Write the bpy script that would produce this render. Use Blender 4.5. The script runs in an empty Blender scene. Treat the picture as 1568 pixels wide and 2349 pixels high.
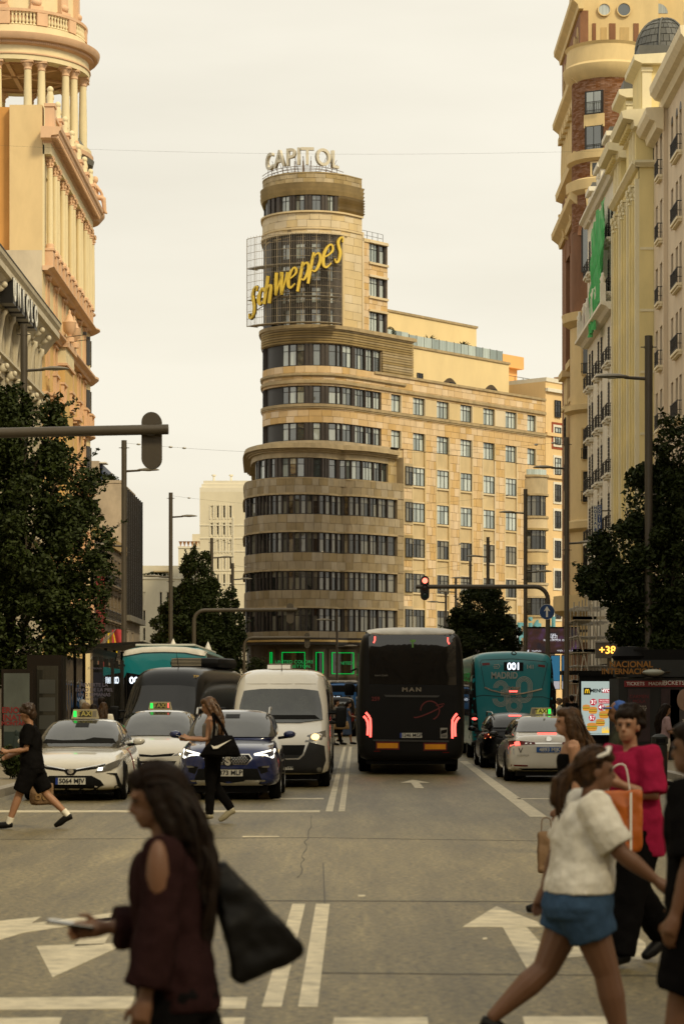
import bpy, bmesh, math, random
import numpy as np
from mathutils import Vector, Matrix
from mathutils.bvhtree import BVHTree
random.seed(7)
R = math.radians
SC = bpy.context.scene
COL = SC.collection

# ------------------------------------------------------------------ camera
F, VX, HY, HC = 5550.0, 800.0, 1608.0, 1.75      # focal length, vanishing point (pixels of a 1568x2349 frame), eye height
cam = bpy.data.cameras.new('camera'); camo = bpy.data.objects.new('camera', cam); COL.objects.link(camo)
camo.location = (0, 0, HC); camo.rotation_euler = (R(90), 0, 0)
cam.sensor_fit = 'HORIZONTAL'; cam.sensor_width = 24.0; cam.lens = 24.0 * F / 1568
cam.shift_x = (784 - VX) / 1568; cam.shift_y = (HY - 1174.5) / 1568
cam.clip_start = 0.2; cam.clip_end = 3000
cam.dof.use_dof = True; cam.dof.focus_distance = 82; cam.dof.aperture_fstop = 4.4
SC.camera = camo

# ------------------------------------------------------------------ sky, sun, exposure
SUN_AZ, SUN_EL = R(140), R(41)                    # azimuth measured from straight ahead, to the right
w = bpy.data.worlds.new('World'); SC.world = w; w.use_nodes = True
nt = w.node_tree; nt.nodes.clear()
def wn(t, **k):
	n = nt.nodes.new(t)
	for a, b in k.items(): setattr(n, a, b)
	return n
wo = wn('ShaderNodeOutputWorld'); bg = wn('ShaderNodeBackground'); sky = wn('ShaderNodeTexSky')
sky.sky_type = 'NISHITA'; sky.sun_disc = False; sky.sun_elevation = SUN_EL; sky.sun_rotation = SUN_AZ
sky.air_density = 1.5; sky.dust_density = 4.0
tc = wn('ShaderNodeTexCoord'); mp = wn('ShaderNodeMapping'); mp.inputs['Scale'].default_value = (1.0, 1.0, 5.0)
mp.inputs['Rotation'].default_value = (0.0, R(9), 0.0)
nz = wn('ShaderNodeTexNoise'); nz.inputs['Scale'].default_value = 2.6; nz.inputs['Detail'].default_value = 5; nz.inputs['Roughness'].default_value = .5
rp = wn('ShaderNodeValToRGB')
rp.color_ramp.elements[0].position = .3; rp.color_ramp.elements[0].color = (6.55, 6.12, 5.1, 1)
rp.color_ramp.elements[1].position = .55; rp.color_ramp.elements[1].color = (7.4, 6.95, 5.85, 1)
mx = wn('ShaderNodeMix', data_type='RGBA'); mx.inputs['Factor'].default_value = .93
bg.inputs['Strength'].default_value = .075
L = nt.links.new
L(tc.outputs['Generated'], mp.inputs['Vector']); L(mp.outputs['Vector'], nz.inputs['Vector']); L(nz.outputs['Fac'], rp.inputs['Fac'])
L(sky.outputs['Color'], mx.inputs['A']); L(rp.outputs['Color'], mx.inputs['B']); L(mx.outputs['Result'], bg.inputs['Color']); L(bg.outputs['Background'], wo.inputs['Surface'])
sl = bpy.data.lights.new('sun', 'SUN'); sl.energy = 1.5; sl.angle = R(12); sl.color = (1.0, .84, .53)
so = bpy.data.objects.new('sun', sl); COL.objects.link(so)
to_sun = Vector((math.sin(SUN_AZ) * math.cos(SUN_EL), math.cos(SUN_AZ) * math.cos(SUN_EL), math.sin(SUN_EL)))
so.rotation_euler = to_sun.to_track_quat('Z', 'Y').to_euler(); so.location = (40, -60, 90)
SC.view_settings.view_transform = 'Standard'; SC.view_settings.look = 'None'; SC.view_settings.gamma = 1
SC.view_settings.use_curve_mapping = False
SC.view_settings.exposure = 0.85
SC.render.engine = 'CYCLES'
SC.cycles.use_denoising = True; SC.cycles.max_bounces = 6; SC.cycles.diffuse_bounces = 3; SC.cycles.glossy_bounces = 3
SC.cycles.transmission_bounces = 3; SC.cycles.transparent_max_bounces = 6; SC.cycles.caustics_reflective = False; SC.cycles.caustics_refractive = False

# ------------------------------------------------------------------ pixel <-> place
def GX(px, d): return (px - VX) / F * d
def GZ(py, d): return HC - (py - HY) / F * d
def W(px, py, d): return Vector((GX(px, d), d, GZ(py, d)))
def DX(px, X): return X * F / (px - VX)           # depth at which a plane X=const shows at px

# ------------------------------------------------------------------ materials
MATS = {}
def mat(name, col, rough=.75, metal=0.0, var=.18, scale=2.0, bump=0.0, bscale=40.0, rand=0.0, ior=1.45, emit=0.0, stretch=(1, 1, .45), coat=0.0, alt=None, detail=6):
	if name in MATS: return MATS[name]
	m = bpy.data.materials.new(name); m.use_nodes = True; t = m.node_tree
	p = t.nodes['Principled BSDF']; MATS[name] = m
	p.inputs['Roughness'].default_value = rough; p.inputs['Metallic'].default_value = metal; p.inputs['IOR'].default_value = ior
	if coat: p.inputs['Coat Weight'].default_value = coat; p.inputs['Coat Roughness'].default_value = .05
	N = t.nodes.new; K = t.links.new
	c = (*col, 1)
	if emit:
		p.inputs['Emission Color'].default_value = c; p.inputs['Emission Strength'].default_value = emit
		p.inputs['Base Color'].default_value = (col[0]*.3, col[1]*.3, col[2]*.3, 1)
		return m
	co = N('ShaderNodeTexCoord'); mp = N('ShaderNodeMapping'); mp.inputs['Scale'].default_value = stretch
	K(co.outputs['Object'], mp.inputs['Vector'])
	nz = N('ShaderNodeTexNoise'); nz.inputs['Scale'].default_value = scale; nz.inputs['Detail'].default_value = detail; nz.inputs['Roughness'].default_value = .65
	K(mp.outputs['Vector'], nz.inputs['Vector'])
	rp = N('ShaderNodeValToRGB'); e = rp.color_ramp.elements
	a = alt or col
	e[0].position = .3; e[0].color = (*[x * (1 - var) for x in a], 1)
	e[1].position = .7; e[1].color = (*[min(1, x * (1 + var * .6)) for x in col], 1)
	K(nz.outputs['Fac'], rp.inputs['Fac'])
	out = rp.outputs['Color']
	if rand:
		oi = N('ShaderNodeObjectInfo'); ge = N('ShaderNodeNewGeometry')
		ad = N('ShaderNodeMath'); ad.operation = 'ADD'; K(oi.outputs['Random'], ad.inputs[0]); K(ge.outputs['Random Per Island'], ad.inputs[1])
		fr = N('ShaderNodeMath'); fr.operation = 'FRACT'; K(ad.outputs[0], fr.inputs[0])
		mr = N('ShaderNodeMapRange'); mr.inputs['To Min'].default_value = 1 - rand; mr.inputs['To Max'].default_value = 1 + rand * .45
		K(fr.outputs[0], mr.inputs['Value'])
		hs = N('ShaderNodeHueSaturation'); K(mr.outputs['Result'], hs.inputs['Value']); K(out, hs.inputs['Color'])
		mr2 = N('ShaderNodeMapRange'); mr2.inputs['To Min'].default_value = 1.25; mr2.inputs['To Max'].default_value = .8
		K(fr.outputs[0], mr2.inputs['Value']); K(mr2.outputs['Result'], hs.inputs['Saturation'])
		out = hs.outputs['Color']
	K(out, p.inputs['Base Color'])
	if bump:
		n2 = N('ShaderNodeTexNoise'); n2.inputs['Scale'].default_value = bscale; n2.inputs['Detail'].default_value = 4
		K(co.outputs['Object'], n2.inputs['Vector'])
		b = N('ShaderNodeBump'); b.inputs['Strength'].default_value = bump; b.inputs['Distance'].default_value = .02
		K(n2.outputs['Fac'], b.inputs['Height']); K(b.outputs['Normal'], p.inputs['Normal'])
	return m
def glassmat(name, dark=(.012, .014, .014), pale=(.30, .30, .26), share=.5, ior=2.0, wob=.05, rough=.04):
	"""a window pane: mirror-like glass over a dark room, a drawn curtain or a sky reflection put into the colour, differing from pane to pane"""
	if name in MATS: return MATS[name]
	m = bpy.data.materials.new(name); m.use_nodes = True; t = m.node_tree; p = t.nodes['Principled BSDF']; MATS[name] = m
	N = t.nodes.new; K = t.links.new
	p.inputs['Roughness'].default_value = rough; p.inputs['IOR'].default_value = ior
	oi = N('ShaderNodeObjectInfo'); ge = N('ShaderNodeNewGeometry'); ad = N('ShaderNodeMath'); ad.operation = 'ADD'
	K(oi.outputs['Random'], ad.inputs[0]); K(ge.outputs['Random Per Island'], ad.inputs[1])
	fr = N('ShaderNodeMath'); fr.operation = 'FRACT'; K(ad.outputs[0], fr.inputs[0])
	rp = N('ShaderNodeValToRGB'); e = rp.color_ramp.elements
	e[0].position = 1 - share - .1; e[0].color = (*dark, 1); e[1].position = 1 - share + .25; e[1].color = (*pale, 1)
	K(fr.outputs[0], rp.inputs['Fac'])
	co = N('ShaderNodeTexCoord'); mp = N('ShaderNodeMapping'); mp.inputs['Scale'].default_value = (9, 9, .3); K(co.outputs['Object'], mp.inputs['Vector'])
	nz = N('ShaderNodeTexNoise'); nz.inputs['Scale'].default_value = 1.0; nz.inputs['Detail'].default_value = 3; K(mp.outputs['Vector'], nz.inputs['Vector'])
	mr = N('ShaderNodeMapRange'); mr.inputs['To Min'].default_value = .35; mr.inputs['To Max'].default_value = 1.35; K(nz.outputs['Fac'], mr.inputs['Value'])
	mm = N('ShaderNodeMix'); mm.data_type = 'RGBA'; mm.blend_type = 'MULTIPLY'; mm.inputs['Factor'].default_value = 1
	K(rp.outputs['Color'], mm.inputs['A']); K(mr.outputs['Result'], mm.inputs['B']); K(mm.outputs['Result'], p.inputs['Base Color'])
	n2 = N('ShaderNodeTexNoise'); n2.inputs['Scale'].default_value = .9; n2.inputs['Detail'].default_value = 1; K(co.outputs['Object'], n2.inputs['Vector'])
	b = N('ShaderNodeBump'); b.inputs['Strength'].default_value = wob; b.inputs['Distance'].default_value = .3
	K(n2.outputs['Fac'], b.inputs['Height']); K(b.outputs['Normal'], p.inputs['Normal'])
	return m

# ------------------------------------------------------------------ objects
def tag(o, label=None, cat=None, group=None, kind=None):
	if label: o['label'] = label
	if cat: o['category'] = cat
	if group: o['group'] = group
	if kind: o['kind'] = kind
	return o
def thing(name, label, cat, loc=(0, 0, 0), rz=0.0, group=None):
	o = bpy.data.objects.new(name, None); COL.objects.link(o); o.empty_display_size = .3
	o.location = loc; o.rotation_euler = (0, 0, rz)
	return tag(o, label, cat, group)
def copy_tree(o, parent=None):
	c = o.copy(); COL.objects.link(c)
	if parent is not None: c.parent = parent
	for ch in list(o.children): copy_tree(ch, c)
	return c
def link(name, me, parent=None):
	o = bpy.data.objects.new(name, me); COL.objects.link(o)
	if parent is not None: o.parent = parent
	return o

class MB:
	"""collects faces for one mesh"""
	def __init__(s): s.v = []; s.f = []
	def add(s, vs, fs):
		b = len(s.v); s.v += [tuple(v) for v in vs]; s.f += [tuple(i + b for i in f) for f in fs]; return s
	def box(s, x0, x1, y0, y1, z0, z1):
		return s.add([(x0,y0,z0),(x1,y0,z0),(x1,y1,z0),(x0,y1,z0),(x0,y0,z1),(x1,y0,z1),(x1,y1,z1),(x0,y1,z1)],
					 [(0,3,2,1),(4,5,6,7),(0,1,5,4),(1,2,6,5),(2,3,7,6),(3,0,4,7)])
	def hexa(s, p):
		"""8 corners: bottom 4 ccw, top 4"""
		return s.add(p, [(0,3,2,1),(4,5,6,7),(0,1,5,4),(1,2,6,5),(2,3,7,6),(3,0,4,7)])
	def rings(s, rings, cap=True, close=True):
		n = len(rings[0]); b = len(s.v)
		for r in rings: s.v += [tuple(p) for p in r]
		for i in range(len(rings) - 1):
			for j in range(n if close else n - 1):
				k = (j + 1) % n
				s.f.append((b+i*n+j, b+i*n+k, b+(i+1)*n+k, b+(i+1)*n+j))
		if cap and close:
			s.f.append(tuple(b + j for j in reversed(range(n)))); s.f.append(tuple(b + (len(rings)-1)*n + j for j in range(n)))
		return s
	def lathe(s, prof, n=24, c=(0,0,0), a0=0.0, a1=2*math.pi, cap=True):
		full = abs(a1 - a0) > 6.28
		m = n if full else n + 1
		rr = []
		for (r, z) in prof:
			rr.append([(c[0]+r*math.cos(a0+(a1-a0)*j/n), c[1]+r*math.sin(a0+(a1-a0)*j/n), c[2]+z) for j in range(m)])
		return s.rings(rr, cap=cap and full, close=full)
	def tube(s, pts, r, n=8, cap=True, sx=1.0):
		pts = [Vector(p) for p in pts]; rs = r if isinstance(r, (list, tuple)) else [r]*len(pts)
		rr = []; prev = None
		for i, p in enumerate(pts):
			t = (pts[min(i+1, len(pts)-1)] - pts[max(i-1, 0)]).normalized()
			if prev is None:
				up = Vector((0,0,1)) if abs(t.z) < .95 else Vector((1,0,0)); a = t.cross(up).normalized()
			else:
				a = (prev - t * prev.dot(t)).normalized()
			prev = a; b = t.cross(a)
			rr.append([p + a*(rs[i]*sx*math.cos(2*math.pi*j/n)) + b*(rs[i]*math.sin(2*math.pi*j/n)) for j in range(n)])
		return s.rings(rr, cap)
	def prism(s, poly, a, b, axis='y'):
		"""poly in 2D extruded from a to b along axis; axis y: (x,z), axis x: (y,z), axis z: (x,y)"""
		def P(u, v, w): return (u, w, v) if axis == 'y' else ((w, u, v) if axis == 'x' else (u, v, w))
		n = len(poly); vs = [P(u, v, a) for u, v in poly] + [P(u, v, b) for u, v in poly]
		fs = [tuple(range(n)), tuple(reversed(range(n, 2*n)))] + [(i, i+n, (i+1) % n + n, (i+1) % n) for i in range(n)]
		return s.add(vs, fs)
	def ell(s, c, r, n=12, m=8, rot=None):
		rr = []
		for i in range(1, m):
			th = math.pi*i/m
			ring = []
			for j in range(n):
				v = Vector((r[0]*math.sin(th)*math.cos(2*math.pi*j/n), r[1]*math.sin(th)*math.sin(2*math.pi*j/n), -r[2]*math.cos(th)))
				if rot is not None: v = rot @ v
				ring.append(Vector(c) + v)
			rr.append(ring)
		b = len(s.v); s.rings(rr, cap=False)
		lo = Vector((0,0,-r[2])); hi = Vector((0,0,r[2]))
		if rot is not None: lo = rot @ lo; hi = rot @ hi
		s.v.append(tuple(Vector(c)+lo)); s.v.append(tuple(Vector(c)+hi)); e = len(s.v)
		for j in range(n):
			k = (j+1) % n
			s.f.append((b+k, b+j, e-2)); s.f.append((b+(m-2)*n+j, b+(m-2)*n+k, e-1))
		return s
	def xf(s, M, start=0):
		for i in range(start, len(s.v)): s.v[i] = tuple(M @ Vector(s.v[i]))
		return s
	def mesh(s, name, m=None, smooth=None):
		me = bpy.data.meshes.new(name); me.from_pydata(s.v, [], s.f)
		if m: me.materials.append(m)
		fix_normals(me)
		if smooth is not None: smooth_mesh(me, smooth)
		me.update(); return me
	def build(s, name, m, parent=None, smooth=None):
		return link(name, s.mesh(name, m, smooth), parent)
def fix_normals(me):
	bm = bmesh.new(); bm.from_mesh(me); bmesh.ops.recalc_face_normals(bm, faces=bm.faces); bm.to_mesh(me); bm.free()
def smooth_mesh(me, ang):
	me.polygons.foreach_set('use_smooth', [True] * len(me.polygons))
	if ang < 180: me.set_sharp_from_angle(angle=R(ang))
WORK = bpy.data.scenes.new('work')                # a bench scene, so that baking one mesh does not re-read the whole street
def bench_dg(): vl = WORK.view_layers[0]; vl.update(); return vl.depsgraph
def evaluated(o, m=None, smooth=None):
	"""bake an object's modifiers into a new mesh and delete the object"""
	dg = bench_dg(); me = bpy.data.meshes.new_from_object(o.evaluated_get(dg))
	old = o.data; bpy.data.objects.remove(o); bpy.data.meshes.remove(old)
	me.materials.clear()
	if m: me.materials.append(m)
	if smooth is not None: smooth_mesh(me, smooth)
	return me
def subsurf(mb, levels=2, m=None, smooth=60, bevel=None):
	me = mb.mesh('t'); o = bpy.data.objects.new('t', me); WORK.collection.objects.link(o)
	if bevel:
		b = o.modifiers.new('b', 'BEVEL'); b.width = bevel; b.segments = 2; b.limit_method = 'ANGLE'
	if levels: s = o.modifiers.new('s', 'SUBSURF'); s.levels = levels; s.render_levels = levels
	return evaluated(o, m, smooth)
def remesh(mb, voxel, m=None, smooth_it=4, fac=.5, fold=0.0, fold_size=.1):
	me = mb.mesh('t'); o = bpy.data.objects.new('t', me); WORK.collection.objects.link(o)
	r = o.modifiers.new('r', 'REMESH'); r.mode = 'VOXEL'; r.voxel_size = voxel
	if fold:
		x = bpy.data.textures.get('folds%g' % fold_size) or bpy.data.textures.new('folds%g' % fold_size, 'CLOUDS'); x.noise_scale = fold_size
		q = o.modifiers.new('d', 'DISPLACE'); q.texture = x; q.strength = fold; q.mid_level = .5; q.texture_coords = 'LOCAL'
	if smooth_it: s = o.modifiers.new('s', 'SMOOTH'); s.iterations = smooth_it; s.factor = fac
	return evaluated(o, m, 180)
TEXTS = {}
def text_mesh(txt, size=1.0, depth=.02, m=None, shear=0.0, xs=1.0, align='CENTER', bold=0.0, space=1.0, key=None):
	"""flat lettering standing in the XZ plane, facing -Y"""
	k = (txt, size, depth, m.name if m else '', shear, xs, align, bold, space)
	if k in TEXTS: return TEXTS[k]
	c = bpy.data.curves.new('t', 'FONT'); c.body = txt; c.size = size; c.extrude = depth/2; c.shear = shear; c.align_x = align; c.align_y = 'CENTER'; c.offset = bold; c.space_character = space
	c.resolution_u = 4
	o = bpy.data.objects.new('t', c); WORK.collection.objects.link(o)
	dg = bench_dg(); me = bpy.data.meshes.new_from_object(o.evaluated_get(dg))
	bpy.data.objects.remove(o); bpy.data.curves.remove(c)
	me.transform(Matrix(((xs,0,0,0),(0,0,-1,0),(0,1,0,0),(0,0,0,1))))
	me.materials.clear()
	if m: me.materials.append(m)
	TEXTS[k] = me; return me
def text(name, txt, parent, loc, size, m, rz=0.0, depth=.02, rx=0.0, **k):
	o = link(name, text_mesh(txt, size, depth, m, **k), parent); o.location = loc; o.rotation_euler = (rx, 0, rz); return o

def pieces(name, items, m, parent, most=300, rest=None):
	"""items: (size, verts, faces). The largest become objects of their own, the others one joined part"""
	items = sorted(items, key=lambda t: -t[0])
	for sz, vs, fs in items[:most]:
		me = bpy.data.meshes.new(name); me.from_pydata([tuple(v) for v in vs], [], fs); me.materials.append(m); link(name, me, parent)
	if len(items) > most:
		mb = MB()
		for sz, vs, fs in items[most:]: mb.add(vs, fs)
		me = bpy.data.meshes.new(rest or name); me.from_pydata(mb.v, [], mb.f); me.materials.append(m)
		o = link(rest or name + '_field', me, parent); o['kind'] = 'stuff'
BOXF = [(0,3,2,1),(4,5,6,7),(0,1,5,4),(1,2,6,5),(2,3,7,6),(3,0,4,7)]

# ------------------------------------------------------------------ plan curves: walls that follow a line on the ground
class Plan:
	def __init__(s, pts):
		s.p = [Vector((x, y)) for x, y in pts]; s.L = [0.0]
		for a, b in zip(s.p, s.p[1:]): s.L.append(s.L[-1] + (b - a).length)
		s.len = s.L[-1]
		s.n = []
		for i in range(len(s.p)):
			t = (s.p[min(i+1, len(s.p)-1)] - s.p[max(i-1, 0)]).normalized(); s.n.append(Vector((t.y, -t.x)))   # outward = right of travel
	def at(s, a, off=0.0):
		a = max(0.0, min(s.len, a))
		i = 0
		lo, hi = 0, len(s.L) - 2
		while lo < hi:
			mid = (lo + hi + 1) // 2
			if s.L[mid] <= a: lo = mid
			else: hi = mid - 1
		i = lo; k = (a - s.L[i]) / max(1e-9, s.L[i+1] - s.L[i])
		return s.p[i].lerp(s.p[i+1], k) + s.n[i].lerp(s.n[i+1], k).normalized() * off
	def cuts(s, a, b): return [a] + [l for l in s.L if a + 1e-6 < l < b - 1e-6] + [b]
	def strip(s, mb, a, b, z0, z1, o0, o1, o0t=None, o1t=None, sub=True):
		"""solid strip from arc a..b, heights z0..z1, offsets o0 (inner) .. o1 (outer); top offsets may differ"""
		o0t = o0 if o0t is None else o0t; o1t = o1 if o1t is None else o1t
		rr = []
		for c in (s.cuts(a, b) if sub else [a, b]):
			i0, i1, t1, t0 = s.at(c, o0), s.at(c, o1), s.at(c, o1t), s.at(c, o0t)
			rr.append([(i0.x, i0.y, z0), (i1.x, i1.y, z0), (t1.x, t1.y, z1), (t0.x, t0.y, z1)])
		return mb.rings(rr)
	def piece(s, a, b, z0, z1, o0, o1, sub=False):
		mb = MB(); s.strip(mb, a, b, z0, z1, o0, o1, sub=sub); return mb.v, mb.f
	def arc_of_px(s, px):
		"""arc length at which the wall shows at frame column px (nearest if it never does)"""
		if not hasattr(s, 'tab'):
			s.tab = []
			for i in range(1501):
				a = s.len * i / 1500; q = Plan.at(s, a); s.tab.append((VX + q.x / q.y * F, a))
			s.tpx = np.array([t[0] for t in s.tab])
		i = int(np.argmin(np.abs(s.tpx - px))); best = s.tab[i][1]
		for j in (i - 1, i):
			if 0 <= j < 1500:
				p0, p1 = s.tpx[j], s.tpx[j+1]
				if min(p0, p1) <= px <= max(p0, p1) and abs(p1 - p0) > 1e-9: best = s.tab[j][1] + (px - p0)/(p1 - p0)*(s.tab[j+1][1] - s.tab[j][1]); break
		return float(best)
def smooth_curve(pts, n=6):
	out = []; P = [Vector(p) for p in pts]
	for i in range(len(P) - 1):
		p0, p1, p2, p3 = P[max(i-1, 0)], P[i], P[i+1], P[min(i+2, len(P)-1)]
		for j in range(n):
			t = j / n
			out.append(.5*((2*p1) + (p2-p0)*t + (2*p0-5*p1+4*p2-p3)*t*t + (3*p1-p0-3*p2+p3)*t**3))
	out.append(P[-1]); return out
# ------------------------------------------------------------------ palette
stone_lo = mat('granite', (.35, .28, .178), .85, rand=.2, var=.25, scale=1.2, bump=.3, bscale=25)
stone_up = mat('golden_limestone', (.67, .49, .285), .85, rand=.13, var=.16, scale=1.0, bump=.25, bscale=20)
stone_pale = mat('pale_limestone', (.66, .54, .35), .85, rand=.06, var=.14, scale=.7, bump=.15, bscale=20)
stone_grey = mat('weathered_limestone', (.44, .345, .2), .88, rand=.22, var=.3, scale=.8, bump=.3, stretch=(1, 1, .4))
mortar = mat('mortar', (.32, .25, .16), .9, var=.2)
mould = mat('moulding_stone', (.4, .31, .18), .85, var=.3, scale=1.5, bump=.2, stretch=(1, 1, .5))
pinkish = mat('pink_render', (.6, .485, .31), .85, rand=.05, var=.2, scale=.9, bump=.15, stretch=(1, 1, .4))
cream = mat('cream_render', (.78, .62, .34), .85, var=.08, scale=.4, bump=.1)
frame_dk = mat('dark_frame', (.022, .019, .017), .45, var=.2)
pier_dk = mat('dark_pier', (.06, .048, .042), .5, var=.25, scale=3)
glass_hi = glassmat('glass_upper', dark=(.045, .06, .06), pale=(.46, .52, .5), share=.5, ior=2.4)  # pale bluish tone paints reflected sky into the panes
glass_sky = glassmat('glass_sky', dark=(.25, .31, .31), pale=(.6, .68, .66), share=.7, ior=2.4)  # mostly pale: the sky's reflection is put into the base colour
glass_lo = glassmat('glass_lower', dark=(.018, .02, .017), pale=(.22, .21, .165), share=.55, ior=1.8)
glass_dk = glassmat('glass_dark', dark=(.01, .011, .011), pale=(.06, .06, .05), share=.3, ior=1.7)
steel = mat('painted_steel', (.085, .072, .055), .42, .35, var=.15, scale=6, bump=.05)
steel_lt = mat('galvanised_steel', (.42, .4, .36), .45, .7, var=.25, scale=8)
paint_wh = mat('road_paint', (.6, .53, .37), .6, var=.42, scale=5, bump=.3, bscale=60, detail=10)
black = mat('black_plastic', (.004, .0036, .0033), .6, var=.2, ior=1.25)
white = mat('white_paint', (.74, .71, .64), .5, var=.06)
gold = mat('gold_trim', (.6, .42, .16), .35, .4)
leaf_a = mat('leaf_green', (.03, .042, .0085), .6, ior=1.25, rand=.6, var=.3, scale=2)
leaf_d = mat('leaf_dark', (.024, .035, .0075), .6, ior=1.25, rand=.55, var=.3, scale=2)
bark = mat('bark', (.06, .045, .03), .9, var=.4, scale=8, bump=.5)

# ------------------------------------------------------------------ ground
def asphalt():
	m = bpy.data.materials.new('asphalt'); m.use_nodes = True; t = m.node_tree; p = t.nodes['Principled BSDF']; N = t.nodes.new; K = t.links.new
	co = N('ShaderNodeTexCoord')
	def noise(s, d, st=(1, 1, 1)):
		mp = N('ShaderNodeMapping'); mp.inputs['Scale'].default_value = st; K(co.outputs['Object'], mp.inputs['Vector'])
		n = N('ShaderNodeTexNoise'); n.inputs['Scale'].default_value = s; n.inputs['Detail'].default_value = d; n.inputs['Roughness'].default_value = .78; K(mp.outputs['Vector'], n.inputs['Vector']); return n
	a = noise(.6, 8, (1, .22, 1)); b = noise(17, 12); c = noise(1.6, 4, (1, .05, 1))
	r = N('ShaderNodeValToRGB'); e = r.color_ramp.elements; e[0].position = .34; e[0].color = (.1, .083, .04, 1); e[1].position = .68; e[1].color = (.23, .188, .094, 1)
	K(a.outputs['Fac'], r.inputs['Fac'])
	r2 = N('ShaderNodeValToRGB'); e = r2.color_ramp.elements; e[0].position = .4; e[0].color = (.1, .1, .1, 1); e[1].position = .6; e[1].color = (1.9, 1.85, 1.7, 1); K(b.outputs['Fac'], r2.inputs['Fac'])
	m1 = N('ShaderNodeMix'); m1.data_type = 'RGBA'; m1.blend_type = 'MULTIPLY'; m1.inputs['Factor'].default_value = .9
	K(r.outputs['Color'], m1.inputs['A']); K(r2.outputs['Color'], m1.inputs['B']); r3 = N('ShaderNodeMapRange'); r3.inputs['From Min'].default_value = .35; r3.inputs['From Max'].default_value = .65; r3.inputs['To Min'].default_value = .72; r3.inputs['To Max'].default_value = 1.2; K(c.outputs['Fac'], r3.inputs['Value'])
	m2 = N('ShaderNodeMix'); m2.data_type = 'RGBA'; m2.blend_type = 'MULTIPLY'; m2.inputs['Factor'].default_value = 1; K(m1.outputs['Result'], m2.inputs['A']); K(r3.outputs['Result'], m2.inputs['B']); K(m2.outputs['Result'], p.inputs['Base Color'])
	p.inputs['Roughness'].default_value = .48
	bp = N('ShaderNodeBump'); bp.inputs['Strength'].default_value = .6; bp.inputs['Distance'].default_value = .02; K(b.outputs['Fac'], bp.inputs['Height'])
	K(bp.outputs['Normal'], p.inputs['Normal'])
	return m
tarmac = asphalt()
paving = mat('granite_paving', (.24, .2, .13), .7, var=.2, scale=1.5, bump=.2)
seam = mat('tar_seam', (.05, .043, .028), .6, var=.6, scale=9)
KL, KR = -6.45, 7.3
tag(MB().box(-900, 900, -300, 2200, -.6, 0).build('road', tarmac), kind='structure')
for nm, x0, x1, y0, y1 in (('pavement_left', KL - 60, KL, 39.0, 170), ('pavement_right', KR, KR + 60, 39.0, 200), ('pavement_corner', -9.5, 40, 211.5, 300), ('pavement_left_near', KL - 60, KL - 4, -120, 4), ('pavement_right_near', KR + 4, KR + 60, -120, 4)):
	p = MB().box(x0, x1, y0, y1, .004, .135).build(nm, paving); tag(p, kind='structure')
	kx = x1 if x1 < 0 else x0
	if nm in ('pavement_left', 'pavement_right'):
		n = 0
		while y0 + n * 1.2 < min(y1, 100):
			MB().box(kx - .13, kx + .13, y0 + n*1.2 + .01, y0 + n*1.2 + 1.19, .0, .142).build('kerb_stone', mat('kerb_granite', (.34, .31, .26), .8, rand=.2, var=.2, scale=4), p)
			n += 1
def ground_poly(name, pts, m=paint_wh, z=.004, parent=None, px=True):
	"""a painted mark; pts are read off as frame pixels of the ground plane"""
	q = []
	for (a, b) in pts:
		if px: d = HC * F / (b - HY); q.append((GX(a, d), d))
		else: q.append((a, b))
	mb = MB(); mb.prism(q, z - .003, z, 'z'); return mb.build(name, m, parent)
marks = thing('road_marking', 'worn white paint on the carriageway', 'marking'); 
def mark(label, polys, px=True, group=None, m=paint_wh, name='road_marking', z=.004):
	t = bpy.data.objects.new(name, None); COL.objects.link(t); t['kind'] = 'structure'
	for q in polys: ground_poly('painted_area', q, m, z, t, px)
	return t
bpy.data.objects.remove(marks)
mark('stop line', [[(-6.3, 37.9), (-.46, 37.9), (-.46, 38.6), (-6.3, 38.6)]], False)
mark('short line', [[(-1.35, 42.9), (-.45, 42.9), (-.45, 43.5), (-1.35, 43.5)]], False)
mark('double', [[(-.37, 38.2), (-.255, 38.2), (-.11, 92), (-.21, 92)], [(-.165, 38.2), (-.065, 38.2), (.115, 92), (.01, 92)]], False)
mark('near double', [[(-.497, 13.8), (-.385, 13.8), (-.375, 20.8), (-.487, 20.8)], [(-.29, 13.8), (-.179, 13.8), (-.165, 20.8), (-.285, 20.8)]], False)
mark('lane edge', [[(2.72, 36.4), (2.98, 36.4), (3.42, 70), (3.2, 70)]], False)
mark('lane dash', [[(3.0, 43), (3.6, 43), (3.6, 43.35), (3.0, 43.35)]], False)
mark('straight arrow', [[(1.32, 48.4), (1.5, 48.4), (1.5, 51.6), (1.32, 51.6)], [(1.1, 51.6), (1.72, 51.6), (1.41, 53.6)]], False)
mark('turn arrow', [[(1060, 2128), (1262, 2128), (1138, 2080)], [(1152, 2128.5), (1207, 2128.5), (1250, 2176), (1345, 2172), (1350, 2194), (1252, 2204), (1216, 2238)],
					[(1352, 2160), (1430, 2128), (1480, 2165), (1481, 2206), (1352, 2188)]])
mark('left arrow', [[(-60, 2146), (-60, 2122), (20, 2112), (95, 2104), (72, 2120), (268, 2094), (278, 2110), (60, 2140), (-10, 2160)], [(216, 2110), (277, 2104), (238, 2168), (170, 2172)], [(83, 2172), (296, 2164), (120, 2244)]])
mark('crossing', [[(-150, 2292), (308, 2288), (300, 2316), (-160, 2320)], [(508, 2290), (567, 2290), (562, 2316), (498, 2316)]])
mark('crossing near', [[(-40, 2338), (142, 2336), (132, 2364), (-60, 2366)], [(490, 2338), (562, 2336), (556, 2366), (480, 2366)], [(766, 2336), (980, 2336), (984, 2366), (760, 2366)], [(1198, 2334), (1405, 2334), (1418, 2366), (1206, 2366)]])
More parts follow.
